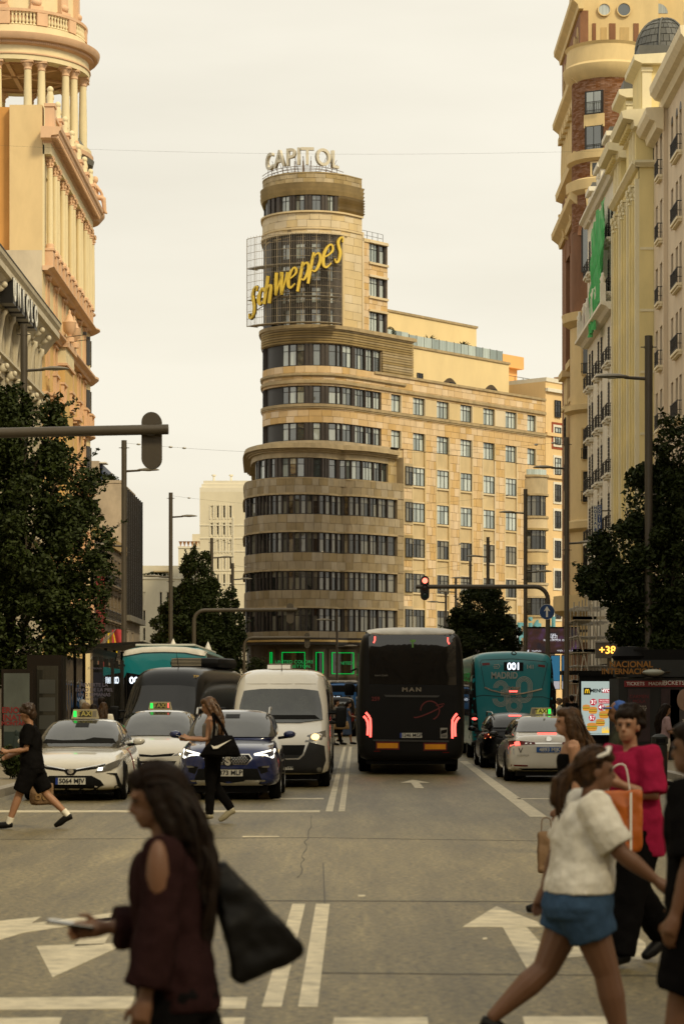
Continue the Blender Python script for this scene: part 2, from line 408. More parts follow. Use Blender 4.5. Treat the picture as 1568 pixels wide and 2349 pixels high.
mark('seams', [[(430, 2066), (1640, 2070), (1640, 2071.2), (430, 2067.3)], [(0, 1926), (720, 1922), (1640, 1936), (1640, 1936.4), (720, 1922.4), (0, 1926.4)], [(700, 2232), (1640, 2240), (1640, 2241.6), (700, 2233.4)], [(740, 1980), (742, 1980), (746, 2075), (743, 2075)]], m=seam, name='tar_seam', z=.003)
rr = random.Random(3); cr = []
y = 1872; x = 714
while y < 2010:
	y2 = y + rr.uniform(5, 10); x2 = 714 - (y2 - 1872) * .2 + rr.uniform(-5, 5); wd = rr.uniform(.4, 1.3)
	cr.append([(x - wd, y), (x + wd, y), (x2 + wd, y2), (x2 - wd, y2)]); x, y = x2, y2
mark('crack', cr, m=seam, name='pavement_crack', z=.0035)
# manhole and old paint scraps
mark('scraps', [[(820, 2054), (838, 2054), (836, 2058), (822, 2058)], [(556, 1919), (640, 1919), (640, 1921), (556, 1921)], [(1106, 2153), (1116, 2152), (1117, 2156), (1107, 2157)]], z=.0045)
# ------------------------------------------------------------------ the rounded corner building
CAP = thing('corner_building', 'rounded art deco stone corner building with ribbon windows and rooftop letters', 'building', (-3.4, 221, 0))
O0 = Vector((-3.4, 221))                          # everything below is in its own local frame
ex, en = Vector((.65, .76)), Vector((.76, -.65))
def loc2(p): return (p[0] - O0.x, p[1] - O0.y)
class LPlan(Plan):
	"""plan in world coordinates whose geometry comes out relative to the building's base"""
	def at(s, a, off=0.0): return Plan.at(s, a, off) - O0
T0 = Vector((0.02, 218.08))                       # where the bow meets the straight street front
def up_pts(r=4.5, tend=30.0):
	pts = [(-3.4 - r + .6, 236), (-3.4 - r, 222.5)]
	for i in range(0, 29):
		a = R(180 + 139.5 * i / 28); pts.append((-3.4 + r*math.cos(a), 221 + r*math.sin(a)))
	p = Vector(pts[-1]); n = 12
	for i in range(1, n + 1): q = p + ex * ((tend) * i / n); pts.append((q.x, q.y))
	return pts
U = LPlan(up_pts()); UA = U.len - 30.0            # arc where the straight front starts
low = [(560, 240), (558, 228), (559.5, 222.5), (566, 219.6), (576, 218.6), (588, 217.6), (606, 216.5), (640, 215.6), (690, 215.2), (735, 215.6), (765, 216.6), (783, 217.3), (800, 217.25), (830, 217.9), (870, 219.5), (925, 222.0)]
LOW = LPlan([(v.x, v.y) for v in smooth_curve([Vector((GX(p, d), d)) for p, d in low], 5)])
mid = [(577, 240), (575, 226), (578, 221.4), (586, 219.4), (596, 218.2), (610, 217.0), (640, 216.1), (690, 215.7), (735, 216.1), (765, 217.2), (780, 217.9), (797, 217.9), (830, 218.7), (870, 220.5), (893, 221.8), (925, 223.3)]
MID = LPlan([(v.x, v.y) for v in smooth_curve([Vector((GX(p, d), d)) for p, d in mid], 5)])
def tpx(px):
	k = (px - VX) / F; return (k * T0.y - T0.x) / (ex.x - k * ex.y)
def zU(y): return HC + (HY - y) * 216.5 / F
def zL(y): return HC + (HY - y) * 215.3 / F
SB = []                                           # stone blocks by material
BL = {'lo': [], 'up': [], 'grey': [], 'pale': []}
rs = random.Random(11)
def blocks(P, a, b, z0, z1, course, length, key, o=.0, depth=.07, back=None):
	"""ashlar: courses of single blocks with recessed joints over a backing wall"""
	n = max(1, round((z1 - z0) / course)); h = (z1 - z0) / n
	for i in range(n):
		x = a + (rs.uniform(.3, .9) * length if i % 2 else 0)
		edges = [a]
		while x < b - .25 * length:
			if x > a + .2: edges.append(x)
			x += length * rs.uniform(.75, 1.3)
		edges.append(b)
		for u, v in zip(edges, edges[1:]):
			if v - u < .08: continue
			g = .014; oo = o + rs.uniform(-.006, .008)
			vs, fs = P.piece(u + g, v - g, z0 + i*h + g, z0 + (i+1)*h - g, oo - depth, oo)
			BL[key].append(((v - u) * h, vs, fs))
def strip(name, P, a, b, z0, z1, o0, o1, m, t0=None, t1=None, parent=None):
	mb = MB(); P.strip(mb, a, b, z0, z1, o0, o1, t0, t1); return mb.build(name, m, parent or CAP, 40)
def window(P, a, b, z0, z1, o=-.22, m=glass_hi, mull=1, transom=.68, fw=.055, name='window', parent=None, fm=None):
	"""frame with bars, and the panes set in it"""
	mb = MB(); fm = fm or frame_dk
	for (u, v, p, q) in ((a, a + fw, z0, z1), (b - fw, b, z0, z1), (a + fw, b - fw, z0, z0 + fw), (a + fw, b - fw, z1 - fw, z1)):
		P.strip(mb, u, v, p, q, o - .05, o + .06, sub=False)
	xs = [a + fw + (b - a - 2*fw) * k / (mull + 1) for k in range(1, mull + 1)]
	for x in xs: P.strip(mb, x - fw*.35, x + fw*.35, z0 + fw, z1 - fw, o - .05, o + .045, sub=False)
	zt = z0 + (z1 - z0) * transom
	if transom: P.strip(mb, a + fw, b - fw, zt - fw*.4, zt + fw*.4, o - .05, o + .04, sub=False)
	w = mb.build(name, fm, parent or CAP)
	es = [a + fw] + xs + [b - fw]
	for u, v in zip(es, es[1:]):
		for (p, q) in (((z0 + fw, zt), (zt, z1 - fw)) if transom else ((z0 + fw, z1 - fw),)):
			k = MB(); P.strip(k, u, v, p, q, o - .04 + rs.uniform(-.004, .004), o + rs.uniform(-.012, .0), sub=False); k.build('pane', m, w)
	return w
def pier(P, a, b, z0, z1, o=-.12, flutes=3, m=pier_dk):
	mb = MB(); P.strip(mb, a, b, z0, z1, o - .2, o, sub=False)
	wd = (b - a) / flutes
	for i in range(flutes): P.strip(mb, a + wd*(i + .2), a + wd*(i + .8), z0, z1, o, o + .06, sub=False)
	mb.build('window_pier', m, CAP)
# backing walls
aL = U.arc_of_px(598.5) - 2.0
def ribbon(P, wins, z0, z1, x_off, scale, m, mull, piers=True, a_lo=None, a_hi=None, share=None):
	spans = [(P.arc_of_px(x_off + scale*u), P.arc_of_px(x_off + scale*v)) for u, v in wins]
	strip('window_recess', P, a_lo if a_lo is not None else spans[0][0] - .3, a_hi or spans[-1][1] + .1, z0, z1, -.5, -.32, frame_dk)
	last = None
	for (a, b), mu in zip(spans, mull):
		if b - a < .12: continue
		window(P, a, b, z0 + .02, z1 - .02, m=m, mull=mu)
		if last is not None and a - last > .12: pier(P, last + .01, a - .01, z0, z1, flutes=2 if a - last < .8 else 3)
		elif last is not None and a - last > .03: pier(P, last + .005, a - .005, z0, z1, flutes=1)
		last = b
	return spans
X2, S2 = 545.0, .2743
upw = [(216, 236), (268, 304), (365, 420), (424, 486), (490, 556), (630, 694), (764, 830), (836, 868), (882, 958), (988, 1066), (1078, 1130), (1140, 1194)]
upm = [0, 0, 0, 0, 0, 0, 0, 0, 1, 2, 1, 1]
E873 = U.arc_of_px(873.5)
a0, a1 = 1.0, U.len                                # from the side street round the bow to the far end of the front
rows = {'A': (zU(838), zU(787)), 'B': (28.4, 30.0), 'C': (25.08, 26.7)}
for k, (z0, z1) in rows.items():
	s = ribbon(U, upw, z0, z1, X2, S2, glass_hi, upm, a_lo=aL, a_hi=E873 + .05)
	for q in range(4): window(U, s[0][0] - 1.0 - q*1.3, s[0][0] - .15 - q*1.3, z0 + .02, z1 - .02, m=glass_lo, mull=0, o=-.08)
	strip('window_pier', U, a0, s[0][0] - .05, z0, z1, -.4, -.1, pier_dk)
# bow masonry between the ribbons (the front's own masonry starts where the ribbons stop)
def band_up(z0, z1, key, course, length, hi=None):
	strip('wall', U, a0, hi or a1, z0, z1, -.55, -.065, mortar)
	blocks(U, a0 + 12, hi or a1, z0, z1, course, length, key)
cr_top = zU(745)
# ribbed band over row A and the louvred flank beside it
E945 = U.arc_of_px(946)
strip('wall', U, a0, E945, rows['A'][1], cr_top - .25, -.55, -.07, mortar)
strip('wall', U, E873 + .05, E945, rows['A'][0] - .1, rows['A'][1], -.55, -.07, mortar)
nr = 6; zz = rows['A'][1]
hh = (cr_top - .3 - zz) / nr
for i in range(nr):
	strip('stone_rib', U, a0, E945, zz + i*hh + .07, zz + (i+1)*hh, -.1, .1, stone_grey, None, .14)
nl = 9; z0 = rows['A'][0] - .1; hh = (zz - z0) / nl
for i in range(nl):
	strip('stone_rib', U, E873 + .12, E945, z0 + i*hh + .06, z0 + (i+1)*hh, -.1, .1, stone_grey, None, .14)
strip('cornice', U, a0, E945 + .25, cr_top - .3, cr_top, -.6, .32, mould)
strip('terrace_floor', U, a0, E945, cr_top - .02, cr_top + .03, -5.0, .3, mould)
# between A and B
band_up(30.0, rows['A'][0], 'up', .62, 1.0)
for z, o, hi in ((zU(872), .12, a1), (zU(857), .2, U.arc_of_px(928))):
	strip('ledge', U, a0, hi, z - .12, z + .06, -.06, o, mould); strip('ledge', U, a0, hi, z - .2, z - .12, -.06, o * .55, mould)
# pier masonry right of the ribbons, rows B and C, cut around the single windows
cols = [(897, 919), (947, 974), (1001.6, 1029), (1055.6, 1082), (1108, 1134), (1159, 1184), (1209, 1228)]
ct = [(UA + tpx(a), UA + tpx(b)) for a, b in cols]
for z0, z1 in (rows['B'], rows['C']):
	prev = E873 + .06
	for i, (a, b) in enumerate(ct):
		strip('wall', U, prev, a, z0, z1, -.55, -.065, mortar)
		if (z0, z1) == rows['B'] and 1 < i < 6: strip('wall_panel', U, prev + .02, a - .02, z0 + .02, z1 - .02, -.1, .0, stone_pale)
		else: blocks(U, prev, a, z0, z1, .55, .95, 'up')
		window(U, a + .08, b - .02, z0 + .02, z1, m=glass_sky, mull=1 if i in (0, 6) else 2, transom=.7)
		strip('window_recess', U, a, b, z0, z1, -.55, -.32, frame_dk)
		strip('jamb', U, b - .02, b + .1, z0, z1, -.3, .05, stone_pale)
		prev = b + .1
	strip('wall', U, prev, a1, z0, z1, -.55, -.065, mortar); blocks(U, prev, a1, z0, z1, .55, .95, 'up')
band_up(26.7, 28.4, 'up', .57, 1.05)
strip('ledge', U, a0, a1, 28.12, 28.36, -.06, .16, mould); strip('ledge', U, a0, a1, 27.98, 28.12, -.06, .09, mould)
strip('ledge', U, a0, a1, 30.22, 30.42, -.06, .17, mould)
# parapet of the street front
strip('parapet', U, E873 - 1, a1, 31.62, 31.84, -.5, .14, mould)
# big cornice between C and D follows the wider plan
mA, mB = 1.0, MID.len
strip('parapet', U, a0, E873 + 1.2, 24.4, 25.08, -.55, .1, stone_grey)
strip('cornice', MID, mA, MID.arc_of_px(903), 24.28, 24.72, -1.6, .75, mould, None, .62)
strip('cornice', MID, mA, MID.arc_of_px(906), 24.12, 24.28, -1.6, .42, mould); strip('cornice', MID, mA, MID.arc_of_px(908), 23.98, 24.12, -1.6, .25, mould)
strip('frieze', MID, mA, MID.arc_of_px(905), zL(1048), 23.98, -1.0, 0, stone_grey)
dz = (zL(1093), zL(1048))
dw = [(140, 160), (172, 216), (230, 248), (270, 304), (368, 422), (430, 488), (496, 558), (636, 704), (774, 832), (856, 896), (908, 946), (958, 1040), (1052, 1136), (1148, 1200), (1210, 1250)]
ribbon(MID, dw, dz[0], dz[1], X2, S2, glass_hi, [0,0,0,0,0,0,0,0,0,0,0,1,2,1,1], a_lo=MID.arc_of_px(580) - 1, a_hi=MID.arc_of_px(890))
strip('wall', MID, MID.arc_of_px(889.5), mB, zL(1093), 24.1, -1.0, -.07, mortar); blocks(MID, MID.arc_of_px(889.5), mB, zL(1093), 24.1, .7, .8, 'grey')
# lower bow: four granite bands and four ribbons
LA = 4.0; LB = LOW.len; LE = LOW.arc_of_px(911)
lev = [zL(1094), zL(1134), zL(1179), zL(1220.5), zL(1267), zL(1309.5), zL(1353.5), zL(1395), zL(1448), zL(1464)]
edges_z = [40, 62, 95, 142, 150, 176, 206, 238, 270, 318, 366, 414, 468, 522, 576, 630, 684, 738, 790, 838, 878, 932, 984, 1030, 1110, 1180, 1258, 1326]
lw = []
for i in range(len(edges_z) - 1):
	a, b = edges_z[i], edges_z[i+1]
	if b - a > 10: lw.append((a + 5, b - 5))
for i in range(4):
	zt, zb = lev[2*i], lev[2*i+1]; wt, wb = lev[2*i+1], lev[2*i+2]
	strip('wall', LOW, LA, LB, zb, zt, -.9, -.07, mortar); blocks(LOW, LA + 14, LB, zb + .1, zt, .72, .8, 'lo')
	strip('ledge', LOW, LA, LE, zb, zb + .1, -.07, .06, mould); strip('ledge', LOW, LA, LE, zb + .1, zb + .17, -.05, .03, mould)
	ribbon(LOW, lw, wb, wt, X2, S2, glass_lo, [0 if b - a < 60 else 1 for a, b in lw], a_lo=LA, a_hi=LE)
	strip('wall', LOW, LE, LB, wb, wt, -.9, -.07, mortar); blocks(LOW, LE, LB, wb, wt, .72, .8, 'lo')
strip('wall', LOW, LA, LB, lev[9], lev[8], -.9, -.07, mortar); blocks(LOW, LA + 14, LB, lev[9], lev[8], .45, .9, 'lo')
# end wall of the wide lower volume
q0, q1 = LOW.at(LB), LOW.at(LB, -4)
mb = MB(); mb.hexa([(q0.x, q0.y, 0), (q0.x + .05, q0.y + .04, 0), (q1.x + .05, q1.y + .04, 0), (q1.x, q1.y, 0), (q0.x, q0.y, 24.1), (q0.x + .05, q0.y + .04, 24.1), (q1.x + .05, q1.y + .04, 24.1), (q1.x, q1.y, 24.1)]); mb.build('return_wall', stone_grey, CAP)
# slabs closing the steps in plan
def slab(P, z, name='terrace_floor', m=mould, a=1.0):
	pts = [P.at(c) for c in P.cuts(a, P.len - .01)]; pts = [(p.x, p.y) for p in pts] + [(6, 12)]
	mb = MB(); mb.prism(pts, z - .1, z, 'z'); mb.build(name, m, CAP)
slab(LOW, lev[0] - .02); slab(MID, 24.2)
# street front below row C: window bays with pale spandrels between golden piers
frows = [(21.8, 23.5), (18.4, 20.2), (15.1, 16.85), (11.85, 13.6), (8.3, 10.25)]
S0 = U.arc_of_px(925); pt = S0
bay0 = UA + tpx(1203)
strip('wall', U, S0 - .5, a1, 7.2, 25.08, -.75, -.16, pinkish)
for i, (a, b) in enumerate(ct[1:6]):
	strip('pier_edge', U, a - .16, a, 7.2, 25.0, -.2, .02, stone_pale); strip('pier_edge', U, b, b + .16, 7.2, 25.0, -.2, .02, stone_pale)
	if a - .16 > pt + .1: blocks(U, pt, a - .16, 7.2, 25.05, .78, .62, 'up', o=0.0, depth=.16)
	pt = b + .16
	for (z0, z1) in frows:
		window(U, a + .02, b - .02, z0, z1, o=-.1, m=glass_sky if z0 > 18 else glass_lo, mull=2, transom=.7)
		strip('window_sill', U, a, b, z0 - .16, z0, -.2, -.02, stone_pale); strip('lintel', U, a, b, z1, z1 + .12, -.2, -.04, stone_pale)
blocks(U, pt, bay0, 7.2, 25.05, .78, .62, 'up', depth=.16); blocks(U, bay0, a1, 23.6, 25.05, .72, .8, 'up', depth=.16)
# narrow windows beside the bow
na, nb = U.arc_of_px(927.5), U.arc_of_px(944)
for (z0, z1) in frows:
	strip('window_surround', U, na - .2, nb + .1, z0 - .3, z1 + .3, -.3, .06, stone_grey)
	window(U, na, nb, z0, z1, o=.1, m=glass_lo, mull=1, transom=.7)
# rounded bay at the far end
bc = U.at((bay0 + a1) / 2, -1.2); br = (a1 - bay0) / 2 + .1
bang = math.atan2(en.y, en.x)
BP = LPlan([(O0.x + bc.x + ex.x*br*math.sin(q) + en.x*2.4*math.cos(q), O0.y + bc.y + ex.y*br*math.sin(q) + en.y*2.4*math.cos(q)) for q in [R(-90 + 180*i/20) for i in range(21)]])
strip('wall', BP, 0, BP.len, 22.0, 24.0, -.5, .0, stone_grey); strip('cornice', BP, 0, BP.len, 22.0, 22.2, -.4, .12, mould); strip('cornice', BP, 0, BP.len, 23.85, 24.05, -.4, .14, mould)
for i, (z0, z1) in enumerate([(20.0, 22.0), (16.7, 18.6), (13.4, 15.2), (10.2, 11.9), (7.4, 8.6)]):
	nxt = [18.6, 15.2, 11.9, 8.6, 6.8][i]
	strip('wall', BP, 0, BP.len, nxt, z0, -.5, -.02, pinkish)
	strip('ledge', BP, 0, BP.len, z0 - .22, z0, -.4, .1, stone_grey); strip('ledge', BP, 0, BP.len, nxt, nxt + .2, -.4, .1, stone_grey)
	for k in range(5):
		window(BP, BP.len*(.12 + .155*k), BP.len*(.12 + .155*(k+1)) - .04, z0, z1, m=glass_lo, mull=1, transom=.7)
	strip('window_recess', BP, 0, BP.len, z0, z1, -.6, -.4, frame_dk)
strip('wall', BP, BP.len*.9, BP.len, 7, 24, -.5, .03, stone_grey)
# glass rail on the bay
rl = MB(); BP.strip(rl, .5, BP.len - .5, 24.08, 24.6, -.12, -.1); rl.build('glass_rail', glassmat('rail_glass', (.25, .32, .33), (.5, .6, .6), .6, 1.8), CAP)
# ------------------------------------------------ the tower above
TP = LPlan(up_pts(4.5, 5.4)); tA = TP.len - 5.4; E830 = tA + 1.8
zt0, zt1 = cr_top, zU(535)
g0, g1 = 2.0, TP.arc_of_px(784)
strip('window_recess', TP, g0, g1, zt0, zt1, -.6, -.4, frame_dk)
tw = [(268, 300), (358, 428), (478, 562), (618, 698), (758, 808)]
fl = (zt1 - zt0 - .3) / 4
for k in range(4):
	z0 = zt0 + k*fl + .05; z1 = z0 + fl*.72
	last = None
	for u, v in tw:
		a, b = TP.arc_of_px(X2 + S2*u), TP.arc_of_px(X2 + S2*v)
		window(TP, a, b, z0, z1, m=glass_hi, mull=1, transom=.72, o=-.25)
		strip('spandrel', TP, a, b, z1, z0 + fl, -.4, -.24, pier_dk)
		if last is not None: pier(TP, last + .02, a - .02, zt0, zt1, o=-.12, flutes=3)
		last = b
pier(TP, TP.arc_of_px(X2 + S2*808) + .02, g1, zt0, zt1, o=-.12, flutes=1); pier(TP, g0 + 8, TP.arc_of_px(X2 + S2*268) - .02, zt0, zt1, o=-.12, flutes=4)
strip('wall', TP, g1, E830, zt0, zt1, -.6, -.05, mortar)
blocks(TP, g1 + .25, E830, zt0, zt1, .75, 1.6, 'pale'); strip('pilaster', TP, g1, g1 + .22, zt0, zt1 + .1, -.3, .1, stone_pale)
z522, z481 = zU(522), zU(482)
strip('wall', TP, 1.0, E830, zt1, z481, -.6, -.05, mortar); blocks(TP, 12, E830, zt1, z481 - .15, .62, 1.1, 'pale')
strip('ledge', TP, 1.0, g1 + .6, zt1 - .02, zt1 + .16, -.3, .14, stone_pale); strip('ledge', TP, 1.0, E830, z522 - .08, z522 + .06, -.3, .08, stone_pale)
strip('window_sill', TP, 1.0, E830 + .02, z481 - .15, z481, -.5, .16, stone_pale)
# top ribbon
zr0, zr1 = z481, zU(445)
rw = [(216, 240), (266, 304), (358, 428), (478, 556), (620, 698), (754, 806)]
E776 = TP.arc_of_px(776)
s = ribbon(TP, rw, zr0, zr1, X2, S2, glass_hi, [0, 0, 1, 1, 1, 1], a_lo=6, a_hi=E776)
pier(TP, s[-1][1] + .02, E776 - .02, zr0, zr1, flutes=1)
for q in range(4): window(TP, s[0][0] - 1.0 - q*1.3, s[0][0] - .15 - q*1.3, zr0 + .02, zr1 - .02, m=glass_hi, mull=0, o=-.08)
strip('window_pier', TP, 1.0, s[0][0] - .05, zr0, zr1, -.4, -.1, pier_dk)
strip('wall', TP, E776, E830 + .1, zr0, zr1, -.6, -.1, mortar)
zc0, zc1 = zr1, zU(417); zp = zU(393)
n = 6
for i in range(n): strip('stone_rib', TP, E776 + .03, E830 + .12, zr0 + (zr1 - zr0)*i/n, zr0 + (zr1 - zr0)*(i+1)/n, -.2, -.02, stone_grey, None, .26)
for i in range(3):
	strip('stone_rib', TP, 1.0, E830 + .12, zc0 + (zc1 - zc0)*i/3, zc0 + (zc1 - zc0)*(i+1)/3, -.4, .0 , stone_grey, None, .2)
strip('wall', TP, 1.0, E830, zc1, zp, -.6, -.1, mortar); blocks(TP, 12, E830, zc1, zp - .1, .42, .95, 'grey', o=-.03); strip('parapet', TP, 1.0, E830, zp - .1, zp, -.6, 0, stone_grey)
pts = [TP.at(c, -.5) for c in TP.cuts(1, E830)]; mb = MB(); mb.prism([(p.x, p.y) for p in pts], zp - 1.2, zp - 1.0, 'z'); mb.build('roof', mould, CAP)
# tower flank with three windows
zb1 = zU(537) + .25
strip('wall', TP, E830, TP.len, zt0 - .5, zb1, -.6, -.42, mortar); strip('wall', TP, E830, TP.arc_of_px(846.5), zt0 - .5, zb1, -.6, -.05, mortar)
wz = [(35.3, 37.25), (38.65, 40.4), (41.75, 43.5)]
fa, fb = TP.arc_of_px(846.5), TP.arc_of_px(884)
blocks(TP, E830 + .1, fa, zt0, zb1 - .3, .62, 1.0, 'up')
prev = zt0
for z0, z1 in wz:
	if z0 > prev + .05: blocks(TP, fa, TP.len, prev, z0, .62, 1.0, 'up')
	strip('window_recess', TP, fa, TP.len, z0, z1, -.62, -.4, frame_dk)
	m1 = fa + (fb - fa)*.56
	window(TP, fa + .03, m1, z0, z1, m=glass_sky, mull=2, transom=.7); pier(TP, m1, m1 + .28, z0, z1, flutes=1); window(TP, m1 + .3, TP.len - .35, z0, z1, m=glass_hi, mull=0, transom=.7); pier(TP, TP.len - .33, TP.len - .03, z0, z1, flutes=1)
	for zz_ in (z0 - .2, z1): strip('ledge', TP, fa - .1, TP.len + .02, zz_, zz_ + .2, -.3, .16, stone_pale)
	prev = z1
blocks(TP, fa, TP.len, prev + .2, zb1 - .3, .62, 1.0, 'up'); strip('parapet', TP, E830, TP.len + .02, zb1 - .3, zb1, -.6, .1, stone_pale)
strip('wall', TP, E830 - .05, E830 + .15, zt0, zb1 + .5, -.3, .1, stone_pale)
# flat roofs and far sides of the tower
fq = TP.at(TP.len - .01); mb = MB(); mb.hexa([(fq.x, fq.y, zt0), (fq.x + .01, fq.y + .01, zt0), (fq.x - 5, fq.y + 5, zt0), (fq.x - 5.1, fq.y + 5, zt0), (fq.x, fq.y, zb1), (fq.x + .01, fq.y + .01, zb1), (fq.x - 5, fq.y + 5, zb1), (fq.x - 5.1, fq.y + 5, zb1)]); mb.build('return_wall', stone_up, CAP)
pts = [TP.at(c, -.3) for c in TP.cuts(1, TP.len)]; mb = MB(); mb.prism([(p.x, p.y) for p in pts], zb1 - .5, zb1 - .35, 'z'); mb.build('roof', mould, CAP)
# thin roof rail
mb = MB()
for k in range(5): p = TP.at(E830 + .3 + k*.75, -.3); mb.tube([(p.x, p.y, zb1), (p.x, p.y, zb1 + .8)], .025, 5)
for hz in (.4, .8):
	a, b = TP.at(E830 + .3, -.3), TP.at(E830 + 3.3, -.3); mb.tube([(a.x, a.y, zb1 + hz), (b.x, b.y, zb1 + hz)], .02, 5)
mb.build('roof_rail', steel, CAP)
# ------------------------------------------------ set-back cream blocks and roof terrace
def setblock(name, t0, t1, off, depth, z0, z1, m, cop=True):
	mb = MB(); A = T0 + ex*t0 - en*off - O0; B = T0 + ex*t1 - en*off - O0; C2 = B - en*depth; D2 = A - en*depth
	mb.hexa([(A.x, A.y, z0), (B.x, B.y, z0), (C2.x, C2.y, z0), (D2.x, D2.y, z0), (A.x, A.y, z1), (B.x, B.y, z1), (C2.x, C2.y, z1), (D2.x, D2.y, z1)]); o = mb.build(name, m, CAP)
	if cop:
		k = MB(); A += en*.12 - ex*.1; B += en*.12 + ex*.12; C2 += ex*.12
		k.hexa([(A.x, A.y, z1), (B.x, B.y, z1), (C2.x, C2.y, z1), (D2.x, D2.y, z1), (A.x, A.y, z1 + .22), (B.x, B.y, z1 + .22), (C2.x, C2.y, z1 + .22), (D2.x, D2.y, z1 + .22)]); k.build('coping', mould, CAP)
	return o
setblock('roof_block', 9, 28, 3, 8, 30.5, 35.3, cream); setblock('roof_block', 9.5, 27.9, 7, 6, 35.3, 39.3, cream)
FW = LPlan([tuple(T0 + ex*9 - en*3), tuple(T0 + ex*28 - en*3)])
GP = LPlan([tuple(T0 + ex*9 - en*6.9), tuple(T0 + ex*27.9 - en*6.9)])
for px in (962,):
	a = FW.arc_of_px(px); window(FW, a - .45, a + .45, 31.9, 33.0, o=.02, m=glass_dk, mull=1, transom=0)
for px in (1031, 1126):
	a = FW.arc_of_px(px); mb = MB()
	ar = [(a - 1.05 + 2.1*i/10, 31.85 + .6 + .55*math.sin(math.pi*i/10)) for i in range(11)]
	pts = [(a - 1.05, 31.2)] + ar + [(a + 1.05, 31.2)]
	vs = []; 
	for off in (.0, .06):
		for (u, z) in pts: p = FW.at(u, off); vs.append((p.x, p.y, z))
	n = len(pts); mb.add(vs, [tuple(range(n)), tuple(range(n, 2*n))] + [(i, (i+1) % n, (i+1) % n + n, i + n) for i in range(n)])
	o = mb.build('arched_shade_panel', mat('painted_recess_shade', (.09, .065, .04), .8), CAP); window(FW, a - .1, a + .75, 31.3, 32.6, o=.1, m=glass_dk, mull=1, transom=0)  # solid raised panel; the shade of an arched recess is its painted colour
for px in (937, 999, 1046):
	a = GP.arc_of_px(px); window(GP, a - .55, a + .55, 35.6, 37.0, o=-.04, m=glass_dk, mull=0, transom=0)
railg = MATS['rail_glass']
RP = LPlan([tuple(T0 + ex*9.2 - en*3.2), tuple(T0 + ex*27.2 - en*3.2)])
k = 0
while k < 15:
	a = 1.0 + k*1.15; mb = MB(); RP.strip(mb, a, a + 1.1, 35.6, 36.55, -.03, 0); mb.build('glass_rail', railg, CAP)
	mb = MB(); RP.strip(mb, a + 1.1, a + 1.15, 35.5, 36.6, -.05, .02); mb.build('rail_post', steel, CAP); k += 1
# rail and hedge by the tower
RP2 = LPlan([tuple(T0 + ex*4.5 - en*1.0), tuple(T0 + ex*12 - en*1.0)])
for k in range(4):
	a = 1.2 + k*1.0; mb = MB(); RP2.strip(mb, a, a + .96, cr_top + .05, cr_top + .75, -.03, 0); mb.build('glass_rail', railg, CAP)
# ------------------------------------------------ street level
strip('canopy', LOW, LA, LB + .0, 6.75, 7.35, -.5, 1.5, mat('canopy_dark', (.03, .022, .018), .5)); strip('canopy_trim', LOW, LA, LB, 6.98, 7.16, 1.45, 1.54, gold)
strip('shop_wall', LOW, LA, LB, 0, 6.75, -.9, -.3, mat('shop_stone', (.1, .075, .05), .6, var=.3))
neon = mat('green_neon', (.0, .6, .08), emit=.4); shopglass = glassmat('shop_glass', (.012, .012, .008), (.05, .04, .02), .5, 1.6)
for (u, v) in ((240, 304), (338, 592), (630, 744), (776, 1000)):
	a, b = LOW.arc_of_px(X2 + S2*u), LOW.arc_of_px(X2 + S2*v); z0, z1 = zL(1550), zL(1492)
	o = strip('shop_window', LOW, a, b, z0 - .15, z1 + .15, -.32, -.2, mat('shop_frame', (.17, .12, .075), .5)); strip('pane', LOW, a + .25, b - .25, z0 + .1, z1 - .1, -.22, -.17, shopglass, parent=o)
	mb = MB(); a += .3; b -= .3
	for (p, q, r_, s_) in ((a, a + .06, z0 + .15, z1 - .15), (b - .06, b, z0 + .15, z1 - .15), (a, b, z0 + .15, z0 + .21), (a, b, z1 - .21, z1 - .15)): LOW.strip(mb, p, q, r_, s_, -.17, -.1)
	mb.build('neon_tube', neon, o)
gt = mat('shop_letters', (.02, .28, .07), emit=.5)
def on_plan(name, txt, P, px, z, size, m, off=.1, parent=CAP, **k):
	a = P.arc_of_px(px); p = P.at(a, off); q = P.at(a + .05) - P.at(a - .05)
	return text(name, txt, parent, (p.x, p.y, z), size, m, rz=math.atan2(q.y, q.x), **k)
on_plan('shop_lettering', 'UNITED COLORS\nOF BENETTON.', LOW, 674, zL(1524), .4, gt, -.05, xs=1.1)
on_plan('shop_lettering', 'UNITED', LOW, 790, zL(1521), .4, gt, -.05)
# street front ground floor
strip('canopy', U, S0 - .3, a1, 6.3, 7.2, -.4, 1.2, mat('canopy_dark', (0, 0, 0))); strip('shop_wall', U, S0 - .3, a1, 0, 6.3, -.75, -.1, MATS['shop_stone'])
bl = mat('blue_letters', (.12, .34, .42), .4, var=.15)
for ch, px in (('p', 1178), ('i', 1197), ('t', 1213), ('o', 1234), ('l', 1252)):
	on_plan('sign_letter', ch, U, px, 8.9, 3.1, bl, 1.0, depth=.25, bold=.04)
# ------------------------------------------------ blocks become pieces of the building
pieces('stone_block', BL['up'], stone_up, CAP, 110, 'golden_stone_courses'); pieces('stone_block', BL['lo'], stone_lo, CAP, 120, 'granite_stone_courses')
pieces('stone_block', BL['pale'], stone_pale, CAP, 40, 'pale_stone_courses'); pieces('stone_block', BL['grey'], stone_grey, CAP, 30, 'grey_stone_courses')
